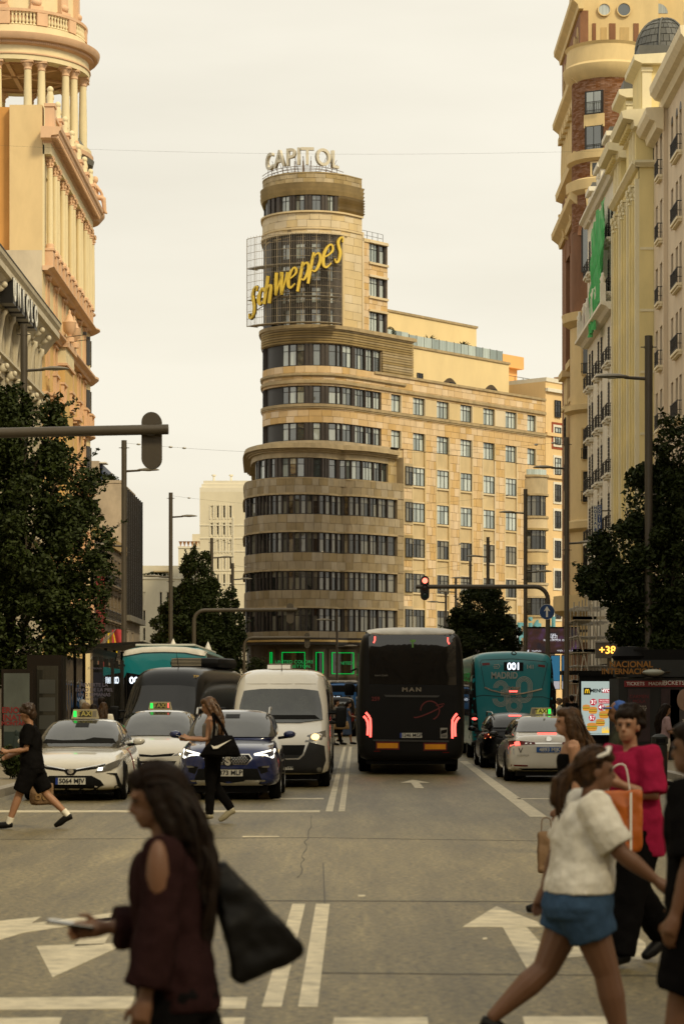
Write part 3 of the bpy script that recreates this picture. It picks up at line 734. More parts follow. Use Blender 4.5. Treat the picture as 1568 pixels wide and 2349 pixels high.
# solid core so that nothing shows through
mb = MB(); pts = [U.at(c, -.7) for c in U.cuts(1, U.len - .01)] + [Vector((2, 25))]
mb.prism([(p.x, p.y) for p in pts], 0, 30.4, 'z'); mb.build('core', frame_dk, CAP)
mb = MB(); pts = [U.at(c, -.7) for c in U.cuts(1, E945 - .1)]; pts.append(pts[-1] - en*3); pts.append(pts[0] + Vector((1, 6)))
mb.prism([(p.x, p.y) for p in pts], 30.4, cr_top - .4, 'z'); mb.build('core', stone_grey, CAP)
mb = MB(); pts = [TP.at(c, -.65) for c in TP.cuts(1, TP.len - .01)]; mb.prism([(p.x, p.y) for p in pts], cr_top - .5, zp - 1.3 if False else zb1 - .6, 'z'); mb.build('core', frame_dk, CAP)
mb = MB(); pts = [TP.at(c, -.65) for c in TP.cuts(1, E830)]; mb.prism([(p.x, p.y) for p in pts], zb1 - .6, zp - 1.3, 'z'); mb.build('core', frame_dk, CAP)

# ------------------------------------------------------------------ rooftop letters and the bottle-brand sign
LT = thing('rooftop_letters', 'row of big pale capital letters standing on the round tower roof', 'sign', (-3.4, 221, zp))
lm = mat('pale_letter', (.62, .57, .46), .5, var=.12)
RC = LPlan([(v.x, v.y) for v in smooth_curve([Vector((GX(p_, d_), d_)) for p_, d_ in ((600, 221.5), (616, 219.6), (645, 218.0), (690, 217.1), (730, 217.3), (765, 218.4), (790, 219.8))], 6)])
fr = MB(); zb = .62
for ch, px, yb in (('C', 619, 385), ('A', 642, 381), ('P', 667, 377), ('I', 685.5, 376), ('T', 704.5, 376), ('O', 740, 379), ('L', 766.5, 384)):
	a = RC.arc_of_px(px); p = RC.at(a); q = RC.at(a + .05) - RC.at(a - .05)
	o = text('letter', ch, LT, (p.x, p.y, zb + .8), 2.18, lm, rz=math.atan2(q.y, q.x), depth=.3, bold=.03, xs=.92)
	for s in (-.35, .35):
		p2 = RC.at(a + s); p3 = RC.at(a + s, -1.0); fr.tube([(p2.x, p2.y, 0), (p2.x, p2.y, zb + .5)], .03, 5); fr.tube([(p3.x, p3.y, 0), (p2.x, p2.y, zb + .9)], .02, 5)
for z in (.35, zb):
	fr.tube([(*RC.at(c), z) for c in RC.cuts(.2, RC.len - .2)], .03, 5); fr.tube([(*RC.at(c, -.7), z) for c in RC.cuts(.2, RC.len - .2)], .02, 5)
fr.build('letter_frame', mat('rusty_steel', (.2, .13, .08), .6, .4, var=.4, scale=6), LT)

SG = thing('lattice_sign', 'tall curved steel lattice carrying slanting yellow script letters on the tower', 'sign', (-3.4, 221, cr_top))
SP = LPlan([(v.x, v.y) for v in smooth_curve([Vector((GX(p_, d_), d_)) for p_, d_ in ((566.3, 217.6), (580, 216.9), (600, 216.2), (640, 215.3), (690, 214.85), (740, 214.95), (783, 215.7))], 6)])
sa, sb = 0.0, SP.len
lat = mat('lattice_steel', (.4, .33, .23), .5, .4, var=.35, scale=3); lat2 = mat('lattice_thin', (.34, .3, .24), .5, .4, var=.3)
zl0, zl1 = .0, zU(543) - cr_top
def bars(name, verts_, m): 
	mb = MB()
	for p, q, r_ in verts_: mb.tube([p, q], r_, 4)
	mb.build(name, m, SG)
n = 48; sa0 = 0.0
for i in range(n + 1):
	a = sa0 + (sb - sa0)*i/n; p = SP.at(a); r_ = .035 if i % 6 == 0 else .016
	mb = MB(); mb.tube([(p.x, p.y, zl0), (p.x, p.y, zl1 + (.15 if i % 2 else .0))], r_, 4); mb.build('upright_bar', lat if i % 6 == 0 else lat2, SG)
for i in range(13):
	z = zl0 + (zl1 - zl0)*i/12
	mb = MB(); mb.tube([(*SP.at(c), z) for c in SP.cuts(sa0, sb)], .03 if i in (0, 12) else .02, 4); mb.build('cross_bar', lat, SG)
for z in (.05, zl1*.3, zl1*.66):
	mb = MB(); SP.strip(mb, sa0, sb, z, z + .04, -1.0, -.1); mb.build('walkway', lat2, SG)
	for i in range(0, n, 5):
		a = sa0 + (sb - sa0)*i/n; p, q = SP.at(a), SP.at(a, -1.2); mb = MB(); mb.tube([(p.x, p.y, z), (q.x, q.y, z)], .03, 4); mb.build('bracket', lat, SG)
yel = mat('yellow_letter', (.74, .53, .07), .4, var=.18, scale=3); yedge = mat('letter_edge', (.1, .06, .015), .6)
GL = {  # strokes: list of (points, widths) on a 0..1 high letter (x-height letters use 0..1 too)
 'S': [([(.62,.86),(.66,.98),(.48,1.0),(.26,.9),(.22,.72),(.38,.55),(.56,.36),(.54,.14),(.32,.0),(.08,.03),(.02,.16)], [.05,.05,.08,.12,.14,.15,.15,.13,.09,.06,.04])],
 'c': [([(.58,.82),(.5,.97),(.32,.98),(.12,.72),(.06,.4),(.16,.1),(.34,.02),(.56,.18)], [.1,.1,.08,.14,.17,.13,.09,.05])],
 'h': [([(.12,1.0),(.1,.5),(.08,.0)], [.13,.15,.14]), ([(.1,.36),(.24,.58),(.42,.66),(.52,.55),(.5,.28),(.5,.0)], [.05,.07,.1,.14,.15,.13])],
 'w': [([(.02,1.0),(.1,.5),(.2,.02)], [.15,.16,.1]), ([(.2,.02),(.34,.5),(.44,.96)], [.07,.07,.07]), ([(.42,1.0),(.52,.5),(.62,.02)], [.15,.16,.1]), ([(.62,.02),(.76,.5),(.84,.98)], [.07,.07,.09])],
 'e': [([(.1,.44),(.36,.56),(.56,.74),(.5,.95),(.32,.98),(.12,.74),(.05,.42),(.14,.1),(.34,.02),(.58,.2)], [.05,.07,.11,.11,.08,.14,.17,.14,.09,.05])],
 'p': [([(.14,1.0),(.1,.5),(.07,.0)], [.12,.15,.13]), ([(.12,.78),(.28,.95),(.46,.97),(.58,.78),(.5,.52),(.34,.38),(.14,.46)], [.05,.07,.11,.15,.14,.08,.05])],
 's': [([(.54,.82),(.52,.97),(.32,.99),(.14,.82),(.28,.6),(.46,.4),(.42,.1),(.2,.0),(.03,.14)], [.07,.07,.09,.14,.15,.16,.13,.08,.06])]}
def stroke2d(mb, pts, ws, sc, sh, y0, y1, grow=0.0, xs=1.0):
	P = [Vector((x*xs + sh*z, z)) for x, z in pts]; P = smooth_curve(P, 5) if len(P) > 2 else P
	n0 = len(ws); k = len(P); rr = []
	for i, p in enumerate(P):
		t = (P[min(i+1, k-1)] - P[max(i-1, 0)]).normalized(); nn = Vector((-t.y, t.x)); f = i*(n0-1)/(k-1); j = min(int(f), n0-2); wv = (ws[j] + (ws[j+1]-ws[j])*(f-j))*.5*.9 + grow
		if i == 0: p = p - t*(wv*.5)
		if i == k-1: p = p + t*(wv*.5)
		a, b = (p + nn*wv)*sc, (p - nn*wv)*sc
		rr.append([(a.x, y0, a.y), (b.x, y0, b.y), (b.x, y1, b.y), (a.x, y1, a.y)])
	mb.rings(rr)
for ch, px, py, h, wd in (('S', 584, 694, 70, 17), ('c', 602, 680, 37, 15), ('h', 619, 664, 60, 19), ('w', 645, 651, 50, 30), ('e', 671, 637, 46, 19), ('p', 696, 634, 64, 21), ('p', 720.5, 614, 68, 24), ('e', 749, 587, 53, 24), ('s', 774, 573, 58, 17)):
	a = SP.arc_of_px(px); p = SP.at(a, .22); q = SP.at(a + .05) - SP.at(a - .05)
	sc = h * 215.3 / F; xs = wd / h / (.85 if ch == 'w' else .55) * .92; thick = 58 / h * .92
	mb = MB(); back = MB(); cx = .43 if ch == 'w' else .31
	for pts, ws in GL[ch]:
		ws = [v * thick for v in ws]; q2 = [(x - cx, z - .5) for x, z in pts]
		stroke2d(mb, q2, ws, sc, .2, -.1, .06, 0, xs); stroke2d(back, q2, ws, sc, .2, .055, .16, .018, xs)
	o = mb.build('letter', yel, SG); zc = HC + (HY - py) * (221 + p.y) / F - cr_top
	o.location = (p.x, p.y, zc); o.rotation_euler = (0, -R(3), math.atan2(q.y, q.x))
	back.build('letter_case', yedge, o)
# slanting carrier rails behind the word
for dz in (-.75, .55):
	pts = []
	for px in range(578, 782, 8):
		a = SP.arc_of_px(px); q = SP.at(a, .08); pts.append((q.x, q.y, HC + (HY - (700 - (px - 578)*.66)) * (221 + q.y) / F - cr_top + dz))
	mb = MB(); mb.tube(pts, .04, 5); mb.build('carrier_rail', lat, SG)
# ------------------------------------------------------------------ straight fronts along the street
class Face:
	"""a vertical front; ax='y': plane x=X running along the street, out=+1/-1 the side it faces. ax='x': plane y=X facing the camera"""
	def __init__(s, X, out, T, ax='y'): s.X, s.out, s.T, s.ax = X, out, T, ax; s.l = T.location
	def box(s, mb, a0, a1, z0, z1, o0, o1):
		p, q = sorted((s.X + s.out*o0, s.X + s.out*o1)); l = s.l
		if s.ax == 'y': mb.box(p - l.x, q - l.x, a0 - l.y, a1 - l.y, z0 - l.z, z1 - l.z)
		else: mb.box(a0 - l.x, a1 - l.x, p - l.y, q - l.y, z0 - l.z, z1 - l.z)
		return mb
	def part(s, name, m, *bx, parent=None, smooth=None):
		mb = MB()
		for b in bx: s.box(mb, *b)
		return mb.build(name, m, parent or s.T, smooth)
	def pt(s, a, z, o):
		l = s.l
		return (s.X + s.out*o - l.x, a - l.y, z - l.z) if s.ax == 'y' else (a - l.x, s.X + s.out*o - l.y, z - l.z)
	def profile(s, name, m, prof, a0, a1, parent=None):
		"""moulding: profile of (offset, z) run along the front"""
		mb = MB(); mb.rings([[s.pt(a0, z, o) for o, z in prof], [s.pt(a1, z, o) for o, z in prof]]); return mb.build(name, m, parent or s.T)
	def wall(s, name, m, a0, a1, z0, z1, ops=(), th=.5, o=0.0, parent=None):
		A = sorted({a0, a1, *[q[0] for q in ops], *[q[1] for q in ops]}); Z = sorted({z0, z1, *[q[2] for q in ops], *[q[3] for q in ops]})
		mb = MB()
		for i in range(len(Z) - 1):
			run = None
			for j in range(len(A)):
				solid = j < len(A) - 1 and not any(q[0] <= A[j] + 1e-6 and q[1] >= A[j+1] - 1e-6 and q[2] <= Z[i] + 1e-6 and q[3] >= Z[i+1] - 1e-6 for q in ops)
				if solid and run is None: run = A[j]
				if not solid and run is not None: s.box(mb, run, A[j], Z[i], Z[i+1], o - th, o); run = None
		return mb.build(name, m, parent or s.T)
	def win(s, a0, a1, z0, z1, rec=.25, m=None, fm=None, mull=1, transom=.7, fw=.06, name='window', parent=None):
		m = m or glass_dk; fm = fm or frame_dk
		b = [(a0, a0+fw, z0, z1), (a1-fw, a1, z0, z1), (a0+fw, a1-fw, z0, z0+fw), (a0+fw, a1-fw, z1-fw, z1)]
		for k in range(1, mull+1): x = a0 + (a1-a0)*k/(mull+1); b.append((x-fw*.4, x+fw*.4, z0+fw, z1-fw))
		if transom: zt = z0 + (z1-z0)*transom; b.append((a0+fw, a1-fw, zt-fw*.4, zt+fw*.4))
		w = s.part(name, fm, *[(*q, -rec-.06, -rec+.04) for q in b], parent=parent)
		s.part('pane', m, (a0+fw*.5, a1-fw*.5, z0+fw*.5, z1-fw*.5, -rec-.05, -rec), parent=w)
		return w
	def balcony(s, a0, a1, z0, h=.95, out=.45, slab=None, m=None, name='balcony', n=9, bracket=True):
		slab = slab or white; m = m or frame_dk
		t = s.part(name, slab, (a0, a1, z0-.14, z0, 0, out), (a0+.06, a1-.06, z0-.26, z0-.14, 0, out*.7))
		b = [(a0, a1, z0+h-.05, z0+h, out-.05, out-.01), (a0, a1, z0+.06, z0+.1, out-.045, out-.015)]
		for k in range(n+1): x = a0 + (a1-a0-.025)*k/n; b.append((x, x+.025, z0, z0+h, out-.045, out-.02))
		for a in (a0, a1-.03): b += [(a, a+.03, z0+h-.05, z0+h, .02, out), (a, a+.03, z0+.3, z0+.33, .02, out), (a, a+.03, z0, z0+h, out*.4, out*.4+.025)]
		s.part('railing', m, *b, parent=t); return t
def column(mb, c, r, z0, z1, n=12): mb.lathe([(r*1.0, z0), (r*1.02, z0+(z1-z0)*.35), (r*.84, z1)], n, c)
def capital(mb, c, r, z0, h, n=10):
	mb.lathe([(r*.86, z0), (r*1.1, z0+h*.05), (r*.9, z0+h*.12), (r*1.05, z0+h*.5), (r*1.45, z0+h*.82)], n, c)
	mb.box(c[0]-r*1.5, c[0]+r*1.5, c[1]-r*1.5, c[1]+r*1.5, c[2]+z0+h*.86, c[2]+z0+h)
	for k in range(8):
		a = math.pi*k/4
		for zz, rr in ((.34, 1.12), (.66, 1.3)): mb.ell((c[0]+r*rr*math.cos(a), c[1]+r*rr*math.sin(a), c[2]+z0+h*zz), (r*.26, r*.26, h*.15), 6, 4)
	for k in range(4):
		a = math.pi/4 + math.pi*k/2; mb.ell((c[0]+r*1.75*math.cos(a), c[1]+r*1.75*math.sin(a), c[2]+z0+h*.76), (r*.32, r*.32, h*.15), 6, 4)
def baluster(mb, c, h, r=.09): mb.lathe([(r, 0), (r, h*.08), (r*.5, h*.14), (r*1.05, h*.32), (r*.6, h*.5), (r*.45, h*.62), (r*.8, h*.82), (r*.5, h*.88), (r, h*.93), (r, h)], 8, c)

# ------------------------------------------------------------------ pink tower building on the left
pk = mat('pink_trim', (.71, .47, .3), .8, var=.12, scale=1.2); pc = mat('cream_wall', (.76, .62, .36), .8, var=.1, scale=.8); pcol = mat('column_cream', (.77, .66, .42), .75, var=.1, scale=.8)
ptan = mat('tan_gable', (.7, .53, .29), .85, var=.14, scale=.35, bump=.08); por = mat('orange_gable', (.6, .3, .085), .85, var=.22, scale=.5); pgr = mat('old_plaster', (.58, .5, .38), .9, var=.18, scale=.6, bump=.15)
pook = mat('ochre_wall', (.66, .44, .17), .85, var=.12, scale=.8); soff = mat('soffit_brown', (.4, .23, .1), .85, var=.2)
LX = -20.0
PB = thing('tower_building', 'pink and cream tower building with colonnade and round temple on top', 'building', (LX, 158, 0)); pf = Face(LX, 1, PB); pg = Face(157.96, -1, PB, 'x')
pg.part('gable_wall', ptan, (LX - 2.15, LX - .02, 31.2, 40.7, -1, 0)); pg.part('gable_wall', por, (LX - 12, LX - 2.15, 31.2, 40.7, -2, -.6)); pg.part('gable_base', pgr, (LX - 12, LX - .02, 0, 31.2, -1, 0))
pf.part('corner_strip', pcol, (158, 158.35, 29.9, 38.1, 0, .12))
DEND = 184.0
bays = [160.4, 164.7, 169.5, 174.3, 179.0, 182.6]
ops = []
rowsP = [(27.4, 29.4), (23.4, 25.5), (18.9, 21.2), (14.4, 16.7), (9.9, 12.2)]
for b in bays:
	for z0, z1 in rowsP: ops.append((b - .55, b + .55, z0, z1))
	ops.append((b - .5, b + .5, 32.6, 36.4))
pf.wall('wall', pc, 158, DEND, 26.9, 38.3, [o for o in ops if o[2] > 26.9], .6); pf.wall('wall', pook, 158, DEND, 0, 26.9, [o for o in ops if o[2] < 26.9], .6)
pf.part('core', frame_dk, (161.5, DEND - .1, 0, 38, -8, -.7))
for (a0_, a1_, z0, z1) in ops:
	pf.win(a0_, a1_, z0, z1, .4, glass_dk, mat('pink_frame', (.3, .16, .09), .6))
	if z0 < 32: pf.part('window_surround', pk, (a0_ - .22, a0_ - .02, z0 - .2, z1 + .25, 0, .1), (a1_ + .02, a1_ + .22, z0 - .2, z1 + .25, 0, .1), (a0_ - .28, a1_ + .28, z1 + .25, z1 + .42, 0, .18))
	if 26.9 < z0 < 30:
		mb = MB(); mb.ell(pf.pt((a0_ + a1_)/2, z1 + .5, .2), (.16, .2, .3), 8, 6); mb.build('keystone', pk, PB)
	if z0 < 26: pf.part('balcony', pk, (a0_ - .35, a1_ + .35, z0 - 1.5, z0 - 1.3, 0, .75), (a0_ - .3, a0_ - .05, z0 - 1.3, z0 - .1, .5, .72), (a1_ + .05, a1_ + .3, z0 - 1.3, z0 - .1, .5, .72), (a0_ - .38, a1_ + .38, z0 - .2, z0 - .05, .45, .78), (a0_ - .25, a1_ + .25, z0 - 1.7, z0 - 1.5, 0, .5))
for z, o, h in ((30.2, .75, .3), (26.5, .7, .5), (22.0, .35, .3), (17.6, .35, .3), (13.0, .35, .3)):
	pf.profile('ledge', pk, [(0, z - h), (o*.45, z - h), (o*.6, z - h*.6), (o*.9, z - h*.4), (o, z - h*.25), (o, z), (0, z)], 157.9, DEND + .3)
# pedestals and balustrade under the columns
zc0, zc1 = 31.8, 36.85
for i in range(12):
	a = 158.6 + i*2.2; pf.part('pedestal', pk, (a, a + .8, 30.2, 31.3, .02, .62), (a - .06, a + .86, 31.3, 31.45, .0, .7))
	mb = MB()
	for k in range(3): baluster(mb, pf.pt(a + 1.05 + k*.35, 30.25, .42), .95)
	mb.build('baluster_group', pcol, PB, 60); pf.part('balustrade_rail', pk, (a + .8, a + 2.2, 31.2, 31.38, .28, .56))
for a in (159.1, 161.7, 163.1, 166.2, 167.7, 171.1, 172.6, 176.0, 177.4, 180.3, 181.7, 183.4):
	mb = MB(); column(mb, pf.pt(a, 0, .36), .2, zc0, zc1 - .05); o = mb.build('column', pcol, PB, 60)
	mb = MB(); mb.lathe([(.32, 31.42), (.32, 31.52), (.27, 31.58), (.29, 31.68), (.22, 31.82)], 12, pf.pt(a, 0, .36)); mb.build('column_base', pk, o, 60)
	mb = MB(); capital(mb, pf.pt(a, 0, .36), .2, zc1 - .05, .72); mb.build('capital', pk, o, 60)
pf.part('architrave', pcol, (158, DEND, 37.5, 38.2, .02, .55)); pf.part('architrave_moulding', pk, (158, DEND, 38.2, 38.34, .0, .62))
pf.profile('cornice', pk, [(0, 38.34), (.65, 38.34), (.7, 38.5), (1.15, 38.55), (1.2, 38.75), (1.3, 38.82), (1.36, 39.05), (0, 39.1)], 157.0, DEND + .4)
for i in range(58):
	a = 157.3 + i*.46; mb = MB(); mb.box(-.55, .0, -.1, .1, -.12, .06) ; mb.ell((-.05, 0, -.08), (.12, .11, .12), 8, 5)
	if i == 0: brm = mb.mesh('bracket', pk)
	o = link('bracket', brm, PB); o.location = pf.pt(a, 38.48, 1.1)
# attic balustrade with scrolled finials
for i in range(7):
	a = 158.0 + i*4.1
	pf.part('parapet_post', pk, (a, a + .9, 39.1, 40.6, .15, .75), (a - .08, a + .98, 40.6, 40.8, .1, .82)); pf.part('parapet_rail', pk, (a + .9, a + 4.1, 40.25, 40.45, .25, .65), (a + .9, a + 4.1, 39.1, 39.25, .25, .65))
	mb = MB()
	for k in range(7): baluster(mb, pf.pt(a + 1.15 + k*.42, 39.25, .45), 1.0, .1)
	mb.build('baluster_group', pcol, PB, 60)
	mb = MB(); c = pf.pt(a + .45, 40.8, .45); mb.lathe([(.28, 0), (.2, .15), (.26, .5), (.16, .9)], 8, c); mb.ell((c[0], c[1], c[2] + 1.0), (.22, .22, .24), 8, 6); mb.ell((c[0] + .12, c[1], c[2] + .45), (.14, .2, .2), 8, 5); mb.build('finial', pcol, PB, 60)
# urns on the lower ledge
for a in (166.8, 169.6):
	mb = MB(); c = pf.pt(a, 26.5, .75); mb.lathe([(.34, 0), (.34, .3), (.14, .4), (.2, .55), (.42, .75), (.46, 1.25), (.5, 1.35), (.3, 1.45), (.22, 1.75), (.08, 2.0), (.1, 2.1), (.02, 2.25)], 14, c); mb.build('urn', pk, PB, 50)
pf.part('bay', pook, (165.9, 170.6, 0, 26.0, 0, .55)); pf.part('bay_capital', pcol, (165.8, 170.7, 24.9, 26.0, 0, .62)); pf.part('bay_capital', pk, (165.7, 170.8, 24.75, 24.92, 0, .72), (165.6, 170.9, 26.0, 26.5, 0, .8))
for a in (165.2, 167.4):
	mb = MB(); mb.tube([pf.pt(a, 26.6, .7), pf.pt(a, 26.75, 1.9)], .025, 5); mb.box(*[v for t_ in zip(pf.pt(a, 0, 1.85), pf.pt(a, 0, 2.1)) for v in t_][:2], pf.pt(a - .15, 0, 0)[1], pf.pt(a + .15, 0, 0)[1], 26.75, 26.95); mb.build('floodlight', frame_dk, PB)
# round corner turret
tcx = Vector((LX - 1.9 - LX, 185.4 - 158, 0)); mb = MB(); mb.lathe([(2.1, 0), (2.1, 38.3)], 28, tcx); mb.build('turret', pc, PB, 60)
for z, r_, h, m_ in ((30.2, 2.85, .3, pk), (26.5, 2.75, .5, pk), (39.1, 3.2, .7, pk), (31.4, 2.5, .2, pk), (22.0, 2.5, .3, pk), (17.6, 2.5, .3, pk)):
	mb = MB(); mb.lathe([(2.0, z - h), (r_ - .4, z - h), (r_ - .1, z - h*.5), (r_, z - h*.3), (r_, z), (2.0, z)], 28, tcx); mb.build('turret_ledge', m_, PB, 40)
mb = MB(); mb.lathe([(1.9, 39.1), (1.9, 42.5), (2.3, 42.7), (2.4, 43.1), (2.0, 43.3), (1.8, 44.0), (1.3, 44.8), (.6, 45.3), (.0, 45.5)], 24, tcx); mb.build('turret_dome', mat('dome_slate', (.14, .14, .12), .6), PB, 40)
for q in (-60, -20, 20):
	a = R(q); c = (tcx.x + 2.3*math.cos(a), tcx.y + 2.3*math.sin(a), 0)
	for z0, z1 in rowsP[:3]: mb = MB(); mb.box(-.3, .05, -.3, .3, z0, z1); mb.xf(Matrix.Translation((tcx.x + 2.12*math.cos(a), tcx.y + 2.12*math.sin(a), 0)) @ Matrix.Rotation(a, 4, 'Z')); mb.build('window', frame_dk, PB)
	mb = MB(); column(mb, c, .2, zc0, zc1); o = mb.build('column', pcol, PB, 60); mb = MB(); capital(mb, c, .2, zc1, .7); mb.build('capital', pk, o, 60)
# seated figure on the turret
mb = MB(); c = Vector((tcx.x + 2.5, tcx.y - 1.2, 39.6)); mb.ell(c + Vector((0, 0, .9)), (.38, .4, .7), 10, 8); mb.ell(c + Vector((.1, 0, 1.85)), (.24, .24, .3), 10, 8); mb.tube([c + Vector((.1, -.2, .5)), c + Vector((.75, -.2, .35)), c + Vector((.85, -.2, -.7)), c + Vector((1.05, -.2, -.75))], [.26, .22, .15, .1], 8); mb.tube([c + Vector((.1, -.3, 1.4)), c + Vector((.5, -.35, .95)), c + Vector((.7, -.2, .6))], [.16, .13, .1], 8)
me = remesh(mb, .06, pk); link('carved_figure', me, PB)
# round temple
rc = Vector((-25.7 - LX, 186 - 158, 0))
def ring(name, prof, m, n=48, sm=40): mb = MB(); mb.lathe(prof, n, rc, cap=False); return mb.build(name, m, PB, sm)
ring('temple_base', [(5.4, 38), (5.4, 43.3), (5.9, 43.5), (5.9, 44.0), (5.2, 44.1), (0, 44.1)], pcol)
ring('base_moulding', [(5.42, 43.0), (6.0, 43.3), (6.05, 43.6), (5.42, 43.62)], pk)
for k in range(20):
	a = R(-90 + 24.5 + 36*(k//2) + (5.8 if k % 2 else -5.8)); c = (rc.x + 5.25*math.cos(a), rc.y + 5.25*math.sin(a), 0)
	mb = MB(); column(mb, c, .32, 44.25, 49.0); o = mb.build('column', pcol, PB, 60)
	mb = MB(); mb.lathe([(.28, 48.98), (.32, 49.05), (.29, 49.12), (.3, 49.25), (.42, 49.42), (.42, 49.5)], 14, c); mb.box(c[0]-.47, c[0]+.47, c[1]-.47, c[1]+.47, 49.5, 49.65); mb.build('capital', pk, o, 50)
	mb = MB(); mb.lathe([(.44, 44.05), (.44, 44.16), (.37, 44.2), (.39, 44.3)], 14, c); mb.build('column_base', pk, o, 50)
ring('entablature', [(4.7, 49.66), (5.75, 49.66), (5.75, 50.05), (5.7, 50.1), (5.7, 50.75), (4.7, 50.75)], pcol); ring('entablature_moulding', [(5.7, 50.02), (5.84, 50.05), (5.84, 50.15), (5.7, 50.18)], pk)
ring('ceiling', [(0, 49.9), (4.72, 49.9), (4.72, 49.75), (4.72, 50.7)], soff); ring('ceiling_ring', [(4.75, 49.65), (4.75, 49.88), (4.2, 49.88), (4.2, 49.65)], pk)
for k in range(6):
	a = R(30 + 60*k); mb = MB(); mb.box(.3, 4.6, -.16, .16, 49.72, 49.89); mb.xf(Matrix.Translation(rc) @ Matrix.Rotation(a, 4, 'Z')); mb.build('ceiling_rib', pk, PB)
ring('cornice', [(5.7, 50.72), (6.0, 50.8), (6.0, 51.0), (6.35, 51.05), (6.5, 51.25), (6.55, 51.5), (5.6, 51.55)], pk)
dm = MB(); dm.box(0, .2, -.06, .06, 0, .18); dmm = dm.mesh('dentil', pk)
for k in range(150): a = R(-140 + 1.5*k); o = link('dentil', dmm, PB); o.location = (rc.x + 5.86*math.cos(a), rc.y + 5.86*math.sin(a), 50.82); o.rotation_euler = (0, 0, a)
ring('balustrade_base', [(5.5, 51.5), (5.5, 52.3), (5.4, 52.35), (5.0, 52.35)], pcol)
ring('balustrade_rail', [(5.15, 53.3), (5.6, 53.3), (5.62, 53.5), (5.15, 53.52)], pk)
bm_ = MB(); baluster(bm_, (0, 0, 0), .96, .13); bme = bm_.mesh('baluster', pcol, 60)
for k in range(9):
	a = R(-150 + 30*k); mb = MB(); mb.box(5.12, 5.56, -.42, .42, 52.35, 53.32); mb.xf(Matrix.Translation(rc) @ Matrix.Rotation(a, 4, 'Z')); mb.build('balustrade_post', pk, PB)
	for j in range(7): b = a + R(6.3 + j*2.9); o = link('baluster', bme, PB); o.location = (rc.x + 5.38*math.cos(b), rc.y + 5.38*math.sin(b), 52.35)
ring('drum', [(4.5, 51.5), (4.5, 58), (0, 58)], pk)
for k in range(10):
	a = R(-150 + 30*k + 12)
	mb = MB(); mb.box(4.4, 4.56, -.95, .95, 53.6, 55.6); mb.xf(Matrix.Translation(rc) @ Matrix.Rotation(a, 4, 'Z')); mb.build('drum_panel', pcol, PB)
	mb = MB()
	for z0, z1, y0, y1 in ((53.4, 53.6, -1.15, 1.15), (55.6, 55.9, -1.15, 1.15), (53.6, 55.6, -1.15, -.95), (53.6, 55.6, .95, 1.15)): mb.box(4.4, 4.62, y0, y1, z0, z1)
	mb.xf(Matrix.Translation(rc) @ Matrix.Rotation(a, 4, 'Z')); mb.build('panel_frame', pk, PB)
	b = a + R(15); mb = MB(); mb.box(4.4, 5.0, -.4, .4, 52.4, 57); mb.box(4.4, 5.15, -.5, .5, 53.6, 53.9); mb.ell((4.95, 0, 54.2), (.3, .42, .3), 10, 6); mb.xf(Matrix.Translation(rc) @ Matrix.Rotation(b, 4, 'Z')); mb.build('drum_console', pk, PB, 50)
# ------------------------------------------------------------------ grey ornate building with the clothing-shop sign
ug = mat('grey_stucco', (.5, .44, .33), .85, var=.2, scale=1.0, bump=.1, stretch=(1, 1, .5)); ug2 = mat('grey_stucco_trim', (.55, .49, .37), .8, var=.18, scale=1.5)
UB = thing('ornate_shop_building', 'grey stucco building with deep bracketed cornice and a shop sign, beside the pink tower', 'building', (LX, 125, 0)); uf = Face(LX, 1, UB)
opsU = []; pit = 3.3
for i in range(9):
	a = 128.3 + i*pit
	opsU += [(a, a + .95, 21.7, 24.1), (a + 1.15, a + 2.1, 21.7, 24.1), (a + .1, a + 2.0, 17.2, 20.4), (a + .1, a + 2.0, 12.6, 15.8), (a + .1, a + 2.0, 8.0, 11.2)]
opsU = [o for o in opsU if o[1] < 157.5]
uf.wall('wall', ug, 100, 157.8, 4.5, 25.2, opsU, .5); uf.part('core', frame_dk, (100.2, 157.7, 0, 25, -8, -.6)); uf.part('shop_front', mat('shop_stone', (0, 0, 0)), (100, 157.8, 0, 4.5, -.4, 0)); uf.part('roof', pgr, (100, 157.7, 25.2, 26.0, -9, -.3))
for o in opsU: uf.win(o[0], o[1], o[2], o[3], .3, glassmat('glass_mid', (.05, .05, .045), (.2, .19, .15), .4, 1.8), mat('grey_frame', (.3, .26, .2), .6), mull=1)
uf.profile('cornice', ug2, [(0, 24.3), (.25, 24.35), (.55, 24.8), (.95, 25.25), (1.15, 25.35), (1.15, 25.7), (1.0, 25.8), (1.2, 26.05), (1.25, 26.3), (0, 26.5)], 100, 157.75)
uf.profile('roof_flashing', mat('zinc_dark', (.06, .055, .045), .5), [(.6, 26.42), (1.28, 26.3), (1.28, 26.36), (.6, 26.56)], 100, 157.75); uf.part('parapet', ug2, (100, 157.7, 26.3, 27.0, -.3, .1))
for z, o, h in ((21.4, .55, .5), (16.6, .35, .4), (12.0, .35, .4)): uf.profile('ledge', ug2, [(0, z - h), (o*.5, z - h), (o*.7, z - h*.4), (o, z - h*.3), (o, z), (0, z)], 100, 157.75)
sc_ = MB(); sc_.ell((0, 0, 0), (.42, .18, .3), 12, 8); sc_.ell((.35, 0, .12), (.22, .2, .2), 10, 6); sc_.ell((-.25, 0, -.25), (.2, .14, .22), 8, 6); scm = sc_.mesh('console', ug2, 60)
vo = MB(); vo.tube([(.0, 0, -1.9), (.08, 0, -.9), (.2, 0, -.2), (.34, 0, .0), (.36, 0, .18), (.24, 0, .24), (.16, 0, .14)], [.13, .15, .17, .17, .15, .12, .07], 8); vo.box(-.1, .1, -.2, .2, -2.4, .3); vom = vo.mesh('scrolled_pilaster', ug2, 50)
